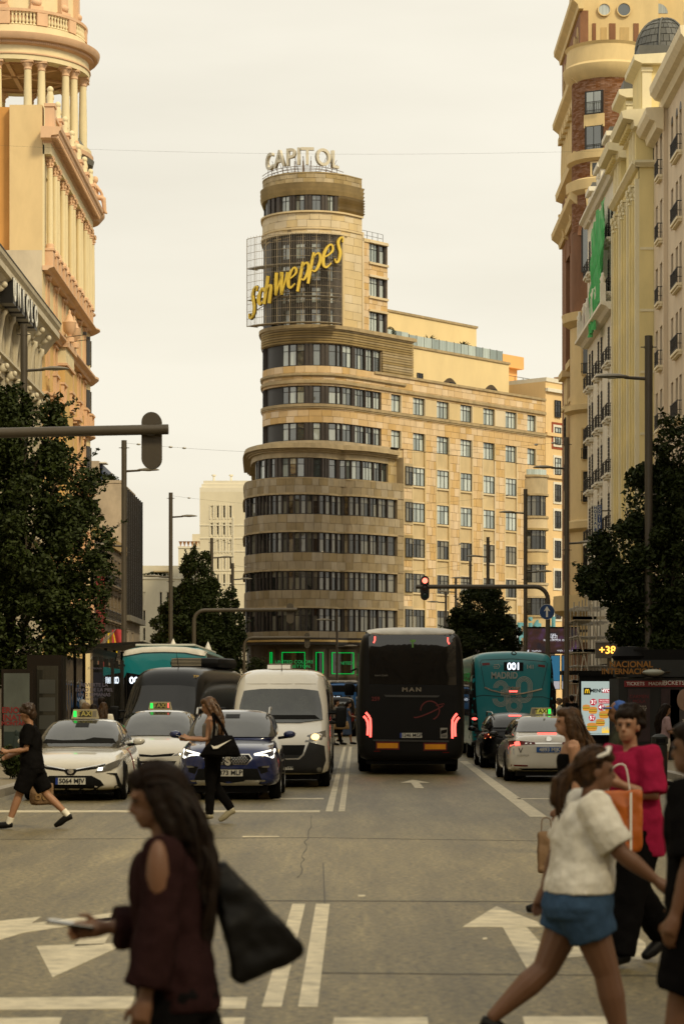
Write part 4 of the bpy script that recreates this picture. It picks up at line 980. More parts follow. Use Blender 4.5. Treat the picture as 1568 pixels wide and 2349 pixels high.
for i in range(10):
	a = 127.2 + i*pit
	if a > 156.8: continue
	o = link('scrolled_pilaster', vom, UB); o.location = uf.pt(a + .5, 23.9, .12)
	o = link('console', scm, UB); o.location = uf.pt(a + .5, 24.75, .5)
	o = link('console', scm, UB); o.location = uf.pt(a + .5, 20.7, .3); o.scale = (.7, 1, .9)
US = thing('shop_name_sign', 'row of six deep black letter boxes with white faces below the grey cornice', 'sign', uf.pt(136, 24.4, 1.0) and (LX + 1.2, 136, 24.2))
blk = mat('sign_black', (.012, .011, .01), .4); wl = mat('white_letter', (.8, .8, .76), .5)
for i, ch in enumerate('UNIQLO'):
	a = i*1.85; mb = MB(); mb.box(-.75, 0, a - .5, a + .62, -.15, 1.3); mb.build('letter_box', blk, US)
	o = text('letter', ch, US, (.03, a + .06, .58), 1.75, wl, rz=R(90), depth=.05, bold=.03, xs=.85)
mb = MB()
for i in range(6): mb.box(-1.35, -.7, i*1.85, i*1.85 + .08, .5, .58)
mb.build('sign_bracket', blk, US)
# ------------------------------------------------------------------ further left: concrete block, galleried house, white blocks at the bend
conc = mat('stained_concrete', (.44, .36, .27), .9, var=.32, scale=.5, bump=.15, stretch=(1, 1, .6)); concd = mat('grey_cladding', (.2, .18, .14), .7, var=.3, scale=1)
CB = thing('concrete_building', 'stained concrete building with a dark glass curtain front and roof plants, past the pink tower', 'building', (-20, 215, 0)); cf = Face(-20.0, 1, CB); cg = Face(215.0, -1, CB, 'x')
zt = GZ(1108, 215)
cg.part('side_wall', conc, (-34, -20.02, 0, zt, -12, 0)); cg.part('upper_block', conc, (-36, GX(227, 215), zt, GZ(1057, 215), -12, 0)); cg.part('roof_kerb', conc, (-34, -19.95, zt, zt + .25, -.4, .06))
cg.win(GX(205, 215), GX(225, 215), GZ(1165, 215), GZ(1146, 215), -.03, glass_dk)
cg.part('terrace_door', mat('blue_shutter', (.03, .05, .12), .5), (GX(229, 215) , GX(234, 215), zt + .2, zt + 1.7, -8, -.6)); cg.part('awning', white, (GX(227, 215), GX(243, 215), zt + 1.8, zt + 1.9, -2, -.2))
cf.part('core', frame_dk, (215.1, 231, 0, zt - 1.2, -10, -.15))
for fl_ in range(7):
	z0 = 9.5 + fl_*1.5
	for k in range(8): a = 215.2 + k*1.95; cf.win(a, a + 1.9, z0, z0 + 1.45, .06, glassmat('curtain_glass', (.03, .035, .03), (.22, .21, .17), .4, 2.0), fm=frame_dk, mull=0, transom=.3, fw=.09)
for k in range(9): a = 215.1 + k*1.95; cf.part('fin', frame_dk, (a, a + .09, 9.2, zt - .4, -.1, .35))
cf.wall('lower_wall', conc, 215, 231, 0, 9.4, [(216.5, 219, 1, 8), (222, 224, 1, 8)], .4, .05); cf.part('soffit_band', concd, (215, 231, 8.9, 9.4, .05, .6))
for z in (14.5, 11.5):
	cg.part('side_balcony', conc, (GX(258, 215), -20.0, z, z + .9, -.3, .7))
GH = thing('galleried_house', 'dark old house with glazed galleries and carved stone base below the concrete block', 'building', (-20, 190, 0)); gf = Face(-20.0, 1, GH); gg = Face(190.0, -1, GH, 'x')
gw = mat('sooty_stone', (.17, .13, .09), .85, var=.3, scale=1.2, bump=.2); gy = mat('ochre_house', (.36, .25, .1), .85, var=.2)
gops = [(191 + 3.1*k, 193.4 + 3.1*k, z, z + 2.4) for k in range(7) for z in (5.2, 8.4, 11.4)]
gf.wall('wall', gw, 190, 214.9, 0, 14.6, gops, .4)
gf.part('core', frame_dk, (190.2, 214.8, 0, 14.4, -8, -.5)); gf.part('roof', gy, (190, 214.9, 14.6, 15.4, -8, .3)); gg.part('side_wall', gw, (-29, -20.05, 0, 14.6, -1, 0))
for a0_, a1_, z0, z1 in gops: gf.win(a0_, a1_, z0, z1, .1, glass_dk, mat('gallery_frame', (.2, .15, .09), .6), mull=3, transom=.55); gf.balcony(a0_ - .1, a1_ + .1, z0, .8, .5, gw, frame_dk, n=7)
for k in range(8): mb = MB(); c = gf.pt(190.5 + 3.1*k, 0, .25); column(mb, c, .28, .4, 4.2, 10); capital(mb, c, .28, 4.2, .6, 8); mb.build('column', gw, GH, 60)
gf.profile('ledge', gw, [(0, 4.5), (.6, 4.6), (.7, 5.0), (0, 5.1)], 189.9, 214.9)
gg.part('entrance_pier', gw, (-23, -19.6, 0, 6.5, -3, .6)); gg.part('entrance_pier', mat('pale_soot', (.26, .21, .15), .85), (-23.1, -19.4, 6.5, 7.4, -3, .8))
gf.part('red_banner', mat('red_banner', (.22, .03, .03), .7), (189.5, 189.6, 4, 11.5, .2, .9))
for k, (c_, zz_) in enumerate((((.5, .4, .3), 0), ((.7, .5, .02), .25), ((.4, .04, .05), .5))):
	FL = thing('flag', ['pale flag hanging from a slanted pole on the dark galleried house', 'yellow flag hanging between a pale and a red one', 'dark red flag hanging from the outermost slanted pole'][k], 'flag', (-19.2 + k*.35, 189.4 - k*.2, 6.3 + zz_), group='flags on the galleried house')
	mb = MB(); mb.tube([(-1.6, .2, -1.8), (.3, 0, .55)], .035, 5); mb.build('flag_pole', steel_lt, FL)
	mb = MB(); mb.rings([[(x, .12*math.sin(x*9 + z*2), z*(1 + .25*x)) for x in [i*.11 for i in range(8)]] for z in (.5, .2, -.2, -.6, -.95)], cap=False, close=False); mb.build('cloth', mat('flag_%d' % k, c_, .8), FL, 60)
wb = mat('ivory_render', (.7, .64, .49), .85, var=.1, scale=.4, bump=.06); wbl = mat('ivory_trim', (.74, .69, .56), .8, var=.06)
WD = 285.0
WB = thing('ivory_tower_block', 'ivory rendered block with paired narrow windows behind the conical tree', 'building', (GX(510, WD), WD, 0)); wf = Face(WD, -1, WB, 'x')
x0, x1 = GX(458, WD), GX(575, WD); ztop = GZ(1128, WD)
wops = []
for px0 in (483, 496.5, 511, 525.5):
	for i in range(9): wops.append((GX(px0, WD), GX(px0 + 5.6, WD), GZ(1188, WD) - i*2.02 + .0, GZ(1160, WD) - i*2.02 + .0))
wf.wall('wall', wb, x0, x1, 0, ztop, wops, .6); wf.part('core', frame_dk, (x0 + .3, x1, 0, ztop, -10, -.65))
for i, o in enumerate(wops):
	wf.win(*o, .15, [glass_dk, glassmat('glass_mid'), MATS['ivory_trim']][i % 3 if i % 7 else 2], fm=wbl, mull=0, transom=0); 
for o in wops: wf.part('window_surround', wbl, (o[0] - .12, o[0] - .01, o[2] - .15, o[3] + .15, 0, .07), (o[1] + .01, o[1] + .12, o[2] - .15, o[3] + .15, 0, .07))
for i, (ins, y0, y1) in enumerate(((0, 1128, 1118), (.35, 1118, 1110), (.7, 1110, 1102))): wf.part('roof_step', wbl, (x0 + ins*.6, x1, GZ(y0, WD), GZ(y1, WD), -9, -ins*.4))
for y in (1206, 1236, 1266, 1310, 1340): wf.part('string_course', wbl, (x0 - .03, x1, GZ(y, WD), GZ(y, WD) + .12, 0, .06))
wf.part('pilaster', wbl, (GX(534, WD), GX(537, WD), 0, ztop - 3, 0, .12))
for px in (487, 527): 
	mb = MB(); c = (GX(px, WD) - WB.location.x, 3, GZ(1103, WD)); mb.lathe([(.12, 0), (.12, .8), (.26, .85), (.26, 1.0), (0, 1.05)], 10, c); mb.build('chimney', wbl, WB, 40)
WB2 = thing('ivory_low_block', 'lower ivory block with planted terraces at the bend left of the conical tree', 'building', (GX(390, 300), 300, 0)); w2 = Face(300.0, -1, WB2, 'x')
steps = [(300, 420, 1330), (400, 470, 1300), (430, 520, 1235)]
wo2 = [(GX(p, 300), GX(p + 6, 300), GZ(y + 30, 300), GZ(y, 300)) for p in (328, 366, 382, 404, 420) for y in (1358, 1400, 1440, 1480)]
w2.wall('wall', wb, GX(290, 300), GX(462, 300), 0, GZ(1328, 300), wo2, .5); w2.part('core', frame_dk, (GX(292, 300), GX(460, 300), 0, GZ(1329, 300), -8, -.6))
for i, o in enumerate(wo2): w2.win(*o, .15, glass_dk if i % 3 else wbl, fm=wbl, mull=0, transom=0)
w2.part('upper_terrace', wb, (GX(300, 300), GX(470, 300), GZ(1328, 300), GZ(1296, 300), -9, -1.6)); w2.part('upper_terrace', wb, (GX(405, 300), GX(480, 300), GZ(1296, 300), GZ(1252, 300), -9, -3)); w2.part('upper_terrace', wb, (GX(436, 300), GX(470, 300), GZ(1252, 300), GZ(1220, 300), -9, -4))
w2.part('coping', wbl, (GX(290, 300), GX(463, 300), GZ(1328, 300), GZ(1324, 300), -.4, .12)); w2.part('coping', wbl, (GX(404, 300), GX(480, 300), GZ(1254, 300), GZ(1250, 300), -3.6, -2.9))
for k in range(14): a = GX(316, 300) + k*.5; w2.part('rail_post', wbl, (a, a + .06, GZ(1324, 300), GZ(1316, 300), -.3, -.24))
w2.part('awning', mat('awning_cream', (.7, .55, .3), .8), (GX(352, 300), GX(385, 300), GZ(1312, 300), GZ(1309, 300), -1.6, -.2))
for k in range(6):
	mb = MB(); mb.lathe([(.12, 0), (.05, .12), (.22, .6), (.26, .65), (0, .66)], 8, (GX(410 + k*9, 300) - WB2.location.x, 3.2, GZ(1250, 300))); mb.build('roof_urn', mat('terracotta', (.42, .22, .1), .8), WB2, 40)
# ------------------------------------------------------------------ right-hand row, near to far
lil = mat('lilac_render', (.66, .545, .4), .85, var=.12, scale=.8, bump=.1); lilt = mat('lilac_trim', (.78, .68, .48), .8, var=.1)
iron = mat('wrought_iron', (.03, .026, .022), .5)
LB_ = thing('lilac_building', 'greyish lilac apartment building with arched top windows and iron balconies at the frame edge', 'building', (18, 130, 0)); lf = Face(18.0, -1, LB_); lf2 = Face(17.75, -1, LB_); lg = Face(136.6, -1, LB_, 'x')
bayw = [(131.0, 131.9), (132.5, 133.4), (134.4, 135.3)]
floors = [31.6, 28.0, 24.4, 20.8, 17.2, 13.6, 10.0, 6.4]
lops = []
for a, b in bayw:
	for z in floors: lops.append((a, b, z, z + 2.3))
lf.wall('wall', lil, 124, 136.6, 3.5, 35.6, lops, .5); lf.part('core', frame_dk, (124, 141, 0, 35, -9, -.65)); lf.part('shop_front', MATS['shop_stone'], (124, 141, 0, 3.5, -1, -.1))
bops = [(137.2, 138.2, z, z + 2.3) for z in floors] + [(139.2, 140.1, z, z + 2.3) for z in floors]
lf2.wall('bay_wall', lil, 136.62, 140.9, 3.5, 35.6, bops, .5); lg.part('bay_side', lil, (17.76, 18.4, 3.5, 35.6, -.4, -.03))
for i, o in enumerate(lops + bops):
	f = lf if i < len(lops) else lf2
	f.win(*o, .3, glass_dk, mat('brown_frame', (.07, .05, .04), .6), mull=1, transom=.75)
	if o[2] > 31:
		mb = MB(); r_ = (o[1]-o[0])/2; cc = (o[0]+o[1])/2
		pts = [f.pt(cc + r_*math.cos(R(180*k/12)), o[3] + r_*1.0*math.sin(R(180*k/12)), .006) for k in range(13)]; pts2 = [f.pt(cc + r_*math.cos(R(180*k/12)), o[3] + r_*math.sin(R(180*k/12)), -.1) for k in range(13)]
		mb.add(pts + pts2, [tuple(range(13)), tuple(range(25, 12, -1))] + [(k, k+1, k+14, k+13) for k in range(12)]); mb.build('arch_head', frame_dk, LB_)
for z in floors:
	lf.balcony(130.8, 133.6, z, .85, .3, lilt, iron, n=16); lf2.balcony(137.0, 138.5, z, .85, .3, lilt, iron, n=9)
lf.profile('cornice', lilt, [(0, 35.2), (.3, 35.3), (.45, 35.6), (.75, 35.7), (1.0, 36.0), (1.05, 36.4), (0, 36.5)], 124, 136.7); lf2.profile('cornice', lilt, [(0, 34.0), (.4, 34.15), (.5, 34.5), (.8, 34.6), (1.0, 34.9), (1.0, 35.25), (0, 35.3)], 136.5, 141.2)
lf.part('attic', lil, (124, 136, 36.5, 40.5, -6, -.8)); lf.part('roof', lil, (124, 141, 35.6, 36.4, -9, -.05))
# ------------------------------------------------------------------ yellow-green building with two domed turrets
yg = mat('olive_yellow_render', (.78, .65, .32), .85, var=.1, scale=.7, bump=.06); ygt = mat('pale_trim', (.78, .7, .48), .8, var=.08); slate = mat('slate', (.12, .12, .11), .55, rand=.25, var=.2)
YB = thing('domed_building', 'olive yellow building with two slate domed turrets and tall pilasters', 'building', (16.9, 141, 0)); yf = Face(16.9, -1, YB); yg_ = Face(140.96, -1, YB, 'x')
Y0, Y1 = 141.0, 153.6
nb = 9; pw = (Y1 - Y0)/nb; yops = []
yfl = [29.0, 25.4, 21.8, 18.2, 14.6, 11.0, 7.4]
for k in range(nb):
	for z in yfl: yops.append((Y0 + k*pw + .45, Y0 + (k+1)*pw - .2, z, z + 2.5))
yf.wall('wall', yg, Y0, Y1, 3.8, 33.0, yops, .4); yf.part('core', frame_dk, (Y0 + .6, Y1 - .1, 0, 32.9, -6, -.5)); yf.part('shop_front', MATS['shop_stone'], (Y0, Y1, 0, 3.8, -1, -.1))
for o in yops: yf.win(*o, .28, glassmat('glass_mid'), mat('olive_frame', (.3, .26, .14), .7), mull=0, transom=.7); yf.part('spandrel_rail', ygt, (o[0], o[1], o[2] - .12, o[2], -.3, .05))
for k in range(nb + 1):
	a = Y0 + k*pw; yf.part('pilaster', ygt if k % 3 == 0 else yg, (a - .02, a + .32, 4, 32.2, 0, .24))
	if k % 3 != 0:
		mb = MB(); capital(mb, yf.pt(a + .15, 0, .14), .2, 31.2, .9, 8); mb.build('capital', ygt, YB, 50)
# side facing up the street, with its column of windows
sops = [(18.0, 18.75, z - .4, z + 2.2) for z in yfl]
yg_.wall('side_wall', yg, 16.9, 22, 3.8, 33.0, sops, .4)
for o in sops: yg_.win(*o, .2, glassmat('glass_mid'), frame_dk, mull=0, transom=0); yg_.part('sill', ygt, (o[0] - .1, o[1] + .1, o[2] - .2, o[2], 0, .12)); yg_.part('sill_rail', iron, (o[0], o[1], o[2] + .02, o[2] + .08, 0, .14))
for z in yfl: yg_.part('band', ygt, (16.95, 22, z - .95, z - .8, 0, .05))
for z, o, h in ((33.2, .45, .35),):
	yf.profile('cornice', ygt, [(0, z - h), (o*.4, z - h), (o, z - h*.4), (o, z), (0, z)], Y0 - .3, Y1); yg_.profile('cornice', ygt, [(0, z - h), (o*.4, z - h), (o, z - h*.4), (o, z), (0, z)], 16.6, 22)
for d0, d1 in ((141.3, 146.2), (149.3, 153.4)):
	cx = 16.75
	tf = Face(cx, -1, YB); tg = Face(d0, -1, YB, 'x')
	tf.part('turret', yg, (d0, d1, 33.0, 35.2, -3.4, 0)); tg.win(cx + 1.0, cx + 1.9, 33.3, 35.0, -.03, glass_dk, mull=1, transom=0)
	for k in range(3): tf.part('turret_pilaster', ygt, (d0 + .5 + k*.9, d0 + .8 + k*.9, 33.2, 35.1, 0, .12))
	tf.profile('turret_cornice', ygt, [(0, 35.1), (.2, 35.15), (.25, 35.5), (.85, 35.6), (.95, 36.0), (.6, 36.1), (-3, 36.3), (-3, 35.1)], d0 - .9, d1 + .3); tg.profile('turret_cornice', ygt, [(0, 35.1), (.2, 35.15), (.25, 35.5), (.8, 35.6), (.88, 35.98), (0, 36.05)], cx - .3, cx + 3.4)
	for k in range(7): tg.part('dentil', yg, (cx + .1 + k*.42, cx + .32 + k*.42, 35.2, 35.48, .2, .45))
	for k in range(9): tf.part('dentil', yg, (d0 + .1 + k*.5, d0 + .35 + k*.5, 35.2, 35.48, .2, .5))
	tf.part('upper_tier', yg, (d0 + .35, d1 - .3, 36.0, 39.2, -3.2, -.35)); tg.part('upper_pilaster', ygt, (cx + .4, cx + .95, 36.2, 38.6, -.35, -.27), (cx + .35, cx + 1.0, 38.6, 38.85, -.35, -.2))
	Face(d0 + .35, -1, YB, 'x').win(cx + 1.45, cx + 2.2, 36.5, 38.5, -.04, glass_hi, wbl, mull=0, transom=0)
	tf.profile('upper_cornice', ygt, [(-.35, 39.0), (.1, 39.2), (.12, 39.5), (-3.2, 39.7), (-3.2, 39.0)], d0 - .1, d1 - .1)
	tf.part('dome_base', slate, (d0 + .1, d1 - .2, 39.55, 40.1, -3.3, -.2))
	cy = (d0 + d1)/2 - 141; rr = (d1 - d0)/2 - .75; items = []
	for i in range(7):
		t0_, t1_ = R(90*i/7), R(90*(i+1)/7); nn_ = 28
		for j in range(nn_):
			a0_, a1_ = 2*math.pi*(j + .5*(i % 2))/nn_, 2*math.pi*(j + 1 + .5*(i % 2))/nn_ - .02
			P_ = lambda t, a, g: (rr*g*math.cos(t)*math.cos(a) + 1.75, cy + rr*g*math.cos(t)*math.sin(a), 40.05 + 2.2*g*math.sin(t))
			vs = [P_(t0_, a0_, 1.02), P_(t0_, a1_, 1.02), P_(t1_, a1_, 1.0), P_(t1_, a0_, 1.0), P_(t0_, a0_, .94), P_(t0_, a1_, .94), P_(t1_, a1_, .93), P_(t1_, a0_, .93)]
			items.append((math.cos(t0_), vs, [(0,1,2,3), (7,6,5,4), (0,4,5,1), (1,5,6,2), (2,6,7,3), (3,7,4,0)]))
	pieces('slate_tile', items, slate, YB, 150, 'slate_tiles')
	mb = MB(); mb.ell((1.75, cy, 40.05), (rr*.95, rr*.95, 2.08), 20, 12); mb.build('dome', slate, YB, 60)
	for k in range(6): a = R(60*k + 15); mb = MB(); mb.tube([(1.75 + rr*1.03*math.cos(R(t))*math.cos(a), cy + rr*1.03*math.cos(R(t))*math.sin(a), 40.05 + 2.25*math.sin(R(t))) for t in range(0, 91, 10)], .07, 5); mb.build('dome_rib', slate, YB)
# ------------------------------------------------------------------ white building with balconies and green netting
wh = mat('white_stucco', (.74, .69, .57), .85, var=.14, scale=1.0, bump=.1); wht = mat('white_stucco_trim', (.78, .73, .61), .8, var=.1)
HB = thing('white_balcony_building', 'white stucco building with dark shutters, iron balconies and a scaffolded entrance', 'building', (17.0, 154, 0)); hf = Face(16.9, -1, HB); hg = Face(154.0, -1, HB, 'x')
hops = []
hz = [31.5, 28.0, 23.6, 20.0, 16.4, 12.8, 9.2]
for k, a in enumerate((155.0, 157.0, 161.5, 163.5, 167.6, 169.4)):
	for z in hz: hops.append((a, a + 1.05, z, z + 2.5))
hf.wall('wall', wh, 154, 171.5, 4.2, 35.5, hops, .45); hf.part('core', frame_dk, (154.6, 171.4, 0, 35.3, -6, -.55)); hg.part('side_wall', wh, (16.92, 22, 4.2, 35.5, -.5, -.02)); hf.part('shop_front', MATS['shop_stone'], (154, 171.5, 0, 4.2, -1, -.05))
for o in hops:
	hf.win(*o, .3, glass_dk, mat('brown_frame', (0, 0, 0)), mull=1, transom=0); hf.part('shutter', mat('dark_shutter', (.04, .033, .028), .6), *[(o[0] + .02, o[0] + .5, o[2] + .1 + q*.24, o[2] + .28 + q*.24, -.12, .08) for q in range(10)])
	hf.balcony(o[0] - .12, o[1] + .12, o[2], .85, .42, wht, iron, n=6)
	mb = MB(); c = hf.pt((o[0]+o[1])/2, o[2] - .75, .02)
	for dx, dz_, r_ in ((0, 0, .2), (0, .22, .14), (.16, .05, .12), (-.16, .05, .12), (0, -.25, .1)): mb.ell((c[0], c[1] + dx, c[2] + dz_), (.07, r_, r_), 8, 5)
	mb.build('stucco_ornament', wht, HB, 60)
for z, o, h in ((27.2, .9, .5), (35.7, .6, .5)):
	hf.profile('ledge', wht, [(0, z - h), (o*.4, z - h), (o*.6, z - h*.6), (o, z - h*.35), (o, z), (0, z)], 153.9, 171.6)
for a in (154.6, 158.0, 160.6, 164.4, 166.6, 170.2):
	hf.part('terrace_pier', wht, (a, a + .3, 27.2, 28.5, .5, .85)); mb = MB(); mb.lathe([(.14, 0), (.2, .25), (.1, .5), (.12, .6), (0, .7)], 8, hf.pt(a + .15, 28.5, .68)); mb.build('finial', wht, HB, 50)
for a0_, a1_, z1 in ((156.0, 158.5, 38.2), (161.5, 164.0, 37.4), (167.2, 169.4, 37.0)):
	hf.part('crest', wh, (a0_, a1_, 35.5, z1, -1.5, .1)); hf.part('crest_cap', wht, (a0_ - .2, a1_ + .2, z1, z1 + .3, -1.6, .35)); 
	mb = MB(); c = hf.pt((a0_+a1_)/2, z1 - 1.0, .12)
	for dx, dz_, r_ in ((0, .2, .35), (.5, -.3, .28), (-.5, -.3, .28), (0, -.7, .3), (.3, .6, .2), (-.3, .6, .2)): mb.ell((c[0], c[1] + dx, c[2] + dz_), (.16, r_, r_), 8, 6)
	mb.build('crest_ornament', wht, HB, 60); hf.part('crest_roof', slate, (a0_ - .1, a1_ + .1, z1 + .3, z1 + .6, -1.4, .1))
GN = thing('green_netting', 'translucent green safety netting hung in folds down the white balcony building', 'netting', (16.75, 158.5, 26.9))
gn = bpy.data.materials.new('green_net'); gn.use_nodes = True; t_ = gn.node_tree; p_ = t_.nodes['Principled BSDF']; p_.inputs['Base Color'].default_value = (.05, .4, .1, 1); p_.inputs['Roughness'].default_value = .7; p_.inputs['Alpha'].default_value = .82
n_ = t_.nodes.new('ShaderNodeTexNoise'); n_.inputs['Scale'].default_value = 1.5; r_ = t_.nodes.new('ShaderNodeValToRGB'); r_.color_ramp.elements[0].color = (.03, .3, .07, 1); r_.color_ramp.elements[1].color = (.09, .55, .16, 1)
tc_ = t_.nodes.new('ShaderNodeTexCoord'); t_.links.new(tc_.outputs['Object'], n_.inputs['Vector']); t_.links.new(n_.outputs['Fac'], r_.inputs['Fac']); t_.links.new(r_.outputs['Color'], p_.inputs['Base Color'])
rn = random.Random(5)
def drape(pts_top, pts_bot, n=26, m=22, amp=.28, ph=0):
	mb = MB(); rr = []
	for i in range(m + 1):
		v = i/m; row = []
		for j in range(n + 1):
			u = j/n; a = Vector(pts_top[0]).lerp(Vector(pts_top[1]), u); b = Vector(pts_bot[0]).lerp(Vector(pts_bot[1]), u); p = a.lerp(b, v)
			k = amp*(.3 + .7*v)*math.sin(u*22 + ph + 2*math.sin(v*3 + ph)) + .12*math.sin(v*13 + u*7)
			row.append(p + Vector((-abs(k) - .05, k*.5, .1*math.sin(u*9 + v*5)))) 
		rr.append(row)
	mb.rings(rr, cap=False, close=False); return mb
drape(((-.3, -4.2, 7.0), (-.3, 1.2, 6.8)), ((-.45, -3.4, .6), (-.4, .6, .2)), ph=.4, amp=.2).build('net_sheet', gn, GN, 180)
drape(((-.25, .2, 7.2), (-.25, 4.4, 6.6)), ((-.35, 1.4, -.5), (-.4, 4.2, -.8)), ph=1.9, amp=.22).build('net_sheet', gn, GN, 180)
HS = thing('hostel_banner', 'dark red vertical banner with pale lettering and number 44 beside the green netting', 'banner', (GX(1353, 166), 166, GZ(721, 166)))
mb = MB(); rr = []
for i in range(15):
	z = 2.0 - 4.0*i/14*.48 - 0; rr.append([(-.36 + .05*math.sin(i*.5), .08*math.sin(i*.6), 1.0 - 2.0*i/14*.98), (.36 + .05*math.sin(i*.5 + .4), .08*math.sin(i*.6 + 1), 1.0 - 2.0*i/14*.98)])
mb.rings(rr, cap=False, close=False); mb.build('cloth', mat('burgundy_cloth', (.13, .012, .018), .8), HS, 60)
cl = mat('banner_letters', (.62, .55, .42), .7)
for i, ch in enumerate('Hostal Gran Via'):
	if ch != ' ': text('letter', ch, HS, (.04, -.14, .86 - i*.112), .155, cl, depth=.01, bold=.004)
text('letter', '44', HS, (.02, -.14, -.86), .3, cl, depth=.01, bold=.006, xs=1.3)
mb = MB(); mb.tube([(-.42, .05, 1.02), (1.7, .05, 1.02)], .03, 5); mb.tube([(-.42, .05, -.98), (1.7, .05, -.98)], .03, 5); mb.build('banner_pole', steel, HS)
HC2 = thing('hostel_sign', 'vertical sign of one white and one blue lettered panel on the white balcony building', 'sign', (GX(1369.5, 156), 156, GZ(1205, 156)))
whp = mat('sign_white', (.66, .64, .55), .5); blp = mat('sign_blue', (.02, .06, .2), .5)
mb = MB(); mb.box(-.27, -.005, 0, .12, -1.3, 1.3); mb.build('panel', whp, HC2); mb = MB(); mb.box(.005, .27, 0, .12, -1.3, 1.3); mb.build('panel', blp, HC2)
for i, ch in enumerate('HOSTAL**'): text('letter', ch, HC2, (-.135, -.01, 1.12 - i*.25), .26 if ch != '*' else .42, blp, depth=.02, bold=.008)
for i, ch in enumerate('CONTINENTAL'): text('letter', ch, HC2, (.135, -.01, 1.16 - i*.212), .23, whp, depth=.02, bold=.006)
mb = MB(); mb.box(.27, 1.4, .03, .09, .9, .98); mb.box(.27, 1.4, .03, .09, -.98, -.9); mb.build('bracket', steel, HC2)
# ------------------------------------------------------------------ brick palace
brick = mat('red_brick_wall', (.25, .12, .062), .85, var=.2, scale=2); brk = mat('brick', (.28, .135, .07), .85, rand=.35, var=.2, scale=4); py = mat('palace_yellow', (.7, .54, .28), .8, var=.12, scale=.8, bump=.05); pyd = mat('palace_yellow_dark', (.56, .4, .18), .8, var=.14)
BB = thing('brick_palace', 'tall red brick palace with yellow stone cornices, round corner bay and stepped tower', 'building', (17, 177, 0)); bf = Face(16.9, -1, BB)
BY0, BY1 = 177.0, 192.0
bc2 = Vector((18.9, 177.6))                         # round corner bay
zz = lambda y, d=176.0: GZ(y, d)
aops = [(179.2, 182.6, 26.0, 36.0), (185.2, 188.6, 26.0, 36.0)]
bf.wall('wall', brick, BY0, BY1, 0, 38.9, aops + [(179.9, 181.9, z, z + 2.0) for z in (21.5, 18, 14.5, 11)] + [(185.9, 187.9, z, z + 2.0) for z in (21.5, 18, 14.5, 11)], 1.4)
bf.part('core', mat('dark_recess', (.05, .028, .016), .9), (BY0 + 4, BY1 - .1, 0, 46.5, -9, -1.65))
for a0_, a1_, z0, z1 in aops:
	mb = MB(); c = (a0_ + a1_)/2; r_ = (a1_ - a0_)/2
	for k in range(12):
		t0_, t1_ = R(180*k/12), R(180*(k+1)/12); q = [bf.pt(c + r_*math.cos(t), z1 + r_*1.0*math.sin(t), o_) for o_ in (.01, -1.2) for t in (t0_, t1_)]
		w_ = [bf.pt(c + (r_+.35)*math.cos(t), z1 + (r_+.35)*math.sin(t), o_) for o_ in (.06, -1.2) for t in (t0_, t1_)]
		mb.add(q + w_, [(0, 1, 5, 4), (2, 3, 1, 0), (4, 5, 7, 6), (6, 7, 3, 2), (0, 4, 6, 2), (1, 3, 7, 5)])
	mb.build('arch', brk, BB)
	bf.part('oriel', py, (a0_ + .3, a1_ - .3, 0, 26.6, -.6, .2), (a0_ + .1, a1_ - .1, 26.6, 27.1, -.6, .6), (a0_ + .2, a1_ - .2, 24.2, 24.5, -.6, .4))
	bf.profile('keystone', py, [(0, z1 + r_ - .3), (.35, z1 + r_ - .1), (.75, z1 + r_ + 1.6), (0, z1 + r_ + 1.7)], c - .3, c + .3)
	for z in (21.5, 18, 14.5, 11): Face(16.7, -1, BB).win(c - .7, c + .7, z, z + 2.1, -.03, glass_dk, frame_dk)
for z, o, h in ((38.9, .85, .9), (47.6, .75, .8), (53.4, .65, .8)):
	bf.profile('cornice', py, [(-.2, z - h*1.4), (o*.25, z - h*1.4), (o*.35, z - h), (o*.75, z - h*.7), (o*.95, z - h*.55), (o, z - h*.1), (o*.9, z), (-.2, z + .1)], BY0 - .6, BY1 + .3)
bf.profile('ledge', py, [(0, 41.2), (.5, 41.4), (.55, 41.9), (0, 42)], BY0 - .4, BY1)
# order of columns between the cornices
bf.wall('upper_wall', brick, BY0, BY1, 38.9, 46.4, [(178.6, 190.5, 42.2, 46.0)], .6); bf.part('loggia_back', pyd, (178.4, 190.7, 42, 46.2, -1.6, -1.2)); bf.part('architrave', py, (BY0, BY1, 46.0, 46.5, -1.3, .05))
for k in range(7):
	a = 178.9 + k*1.9; mb = MB(); column(mb, bf.pt(a, 0, -.1), .36, 42.3, 45.5, 12); mb.box(*sorted((bf.pt(0, 0, .45)[0], bf.pt(0, 0, -.6)[0])), a - 177 - .45, a - 177 + .45, 45.5, 46.0); mb.build('column', py, BB, 50)
bf.wall('attic_wall', brick, BY0, BY1, 47.7, 52.3, [(178.4 + k*2.6, 179.7 + k*2.6, 48.2, 51.0) for k in range(5)], .6)
for k in range(5):
	a = 178.4 + k*2.6; mb = MB(); c = a + .65; mb.add([bf.pt(c + .65*math.cos(R(180*q/10)), 51 + .65*math.sin(R(180*q/10)), o_) for o_ in (.03, -.3) for q in range(11)], [tuple(range(11)), tuple(range(21, 10, -1))] + [(q, q+1, q+12, q+11) for q in range(10)]); mb.build('arch_head', pyd, BB); bf.part('arch_back', pyd, (a - .1, a + 1.4, 48.0, 51.2, -.6, -.45)); bf.part('arch_trim', py, (a - .18, a - .02, 48.2, 51.0, -.05, .08), (a + 1.32, a + 1.48, 48.2, 51.0, -.05, .08))
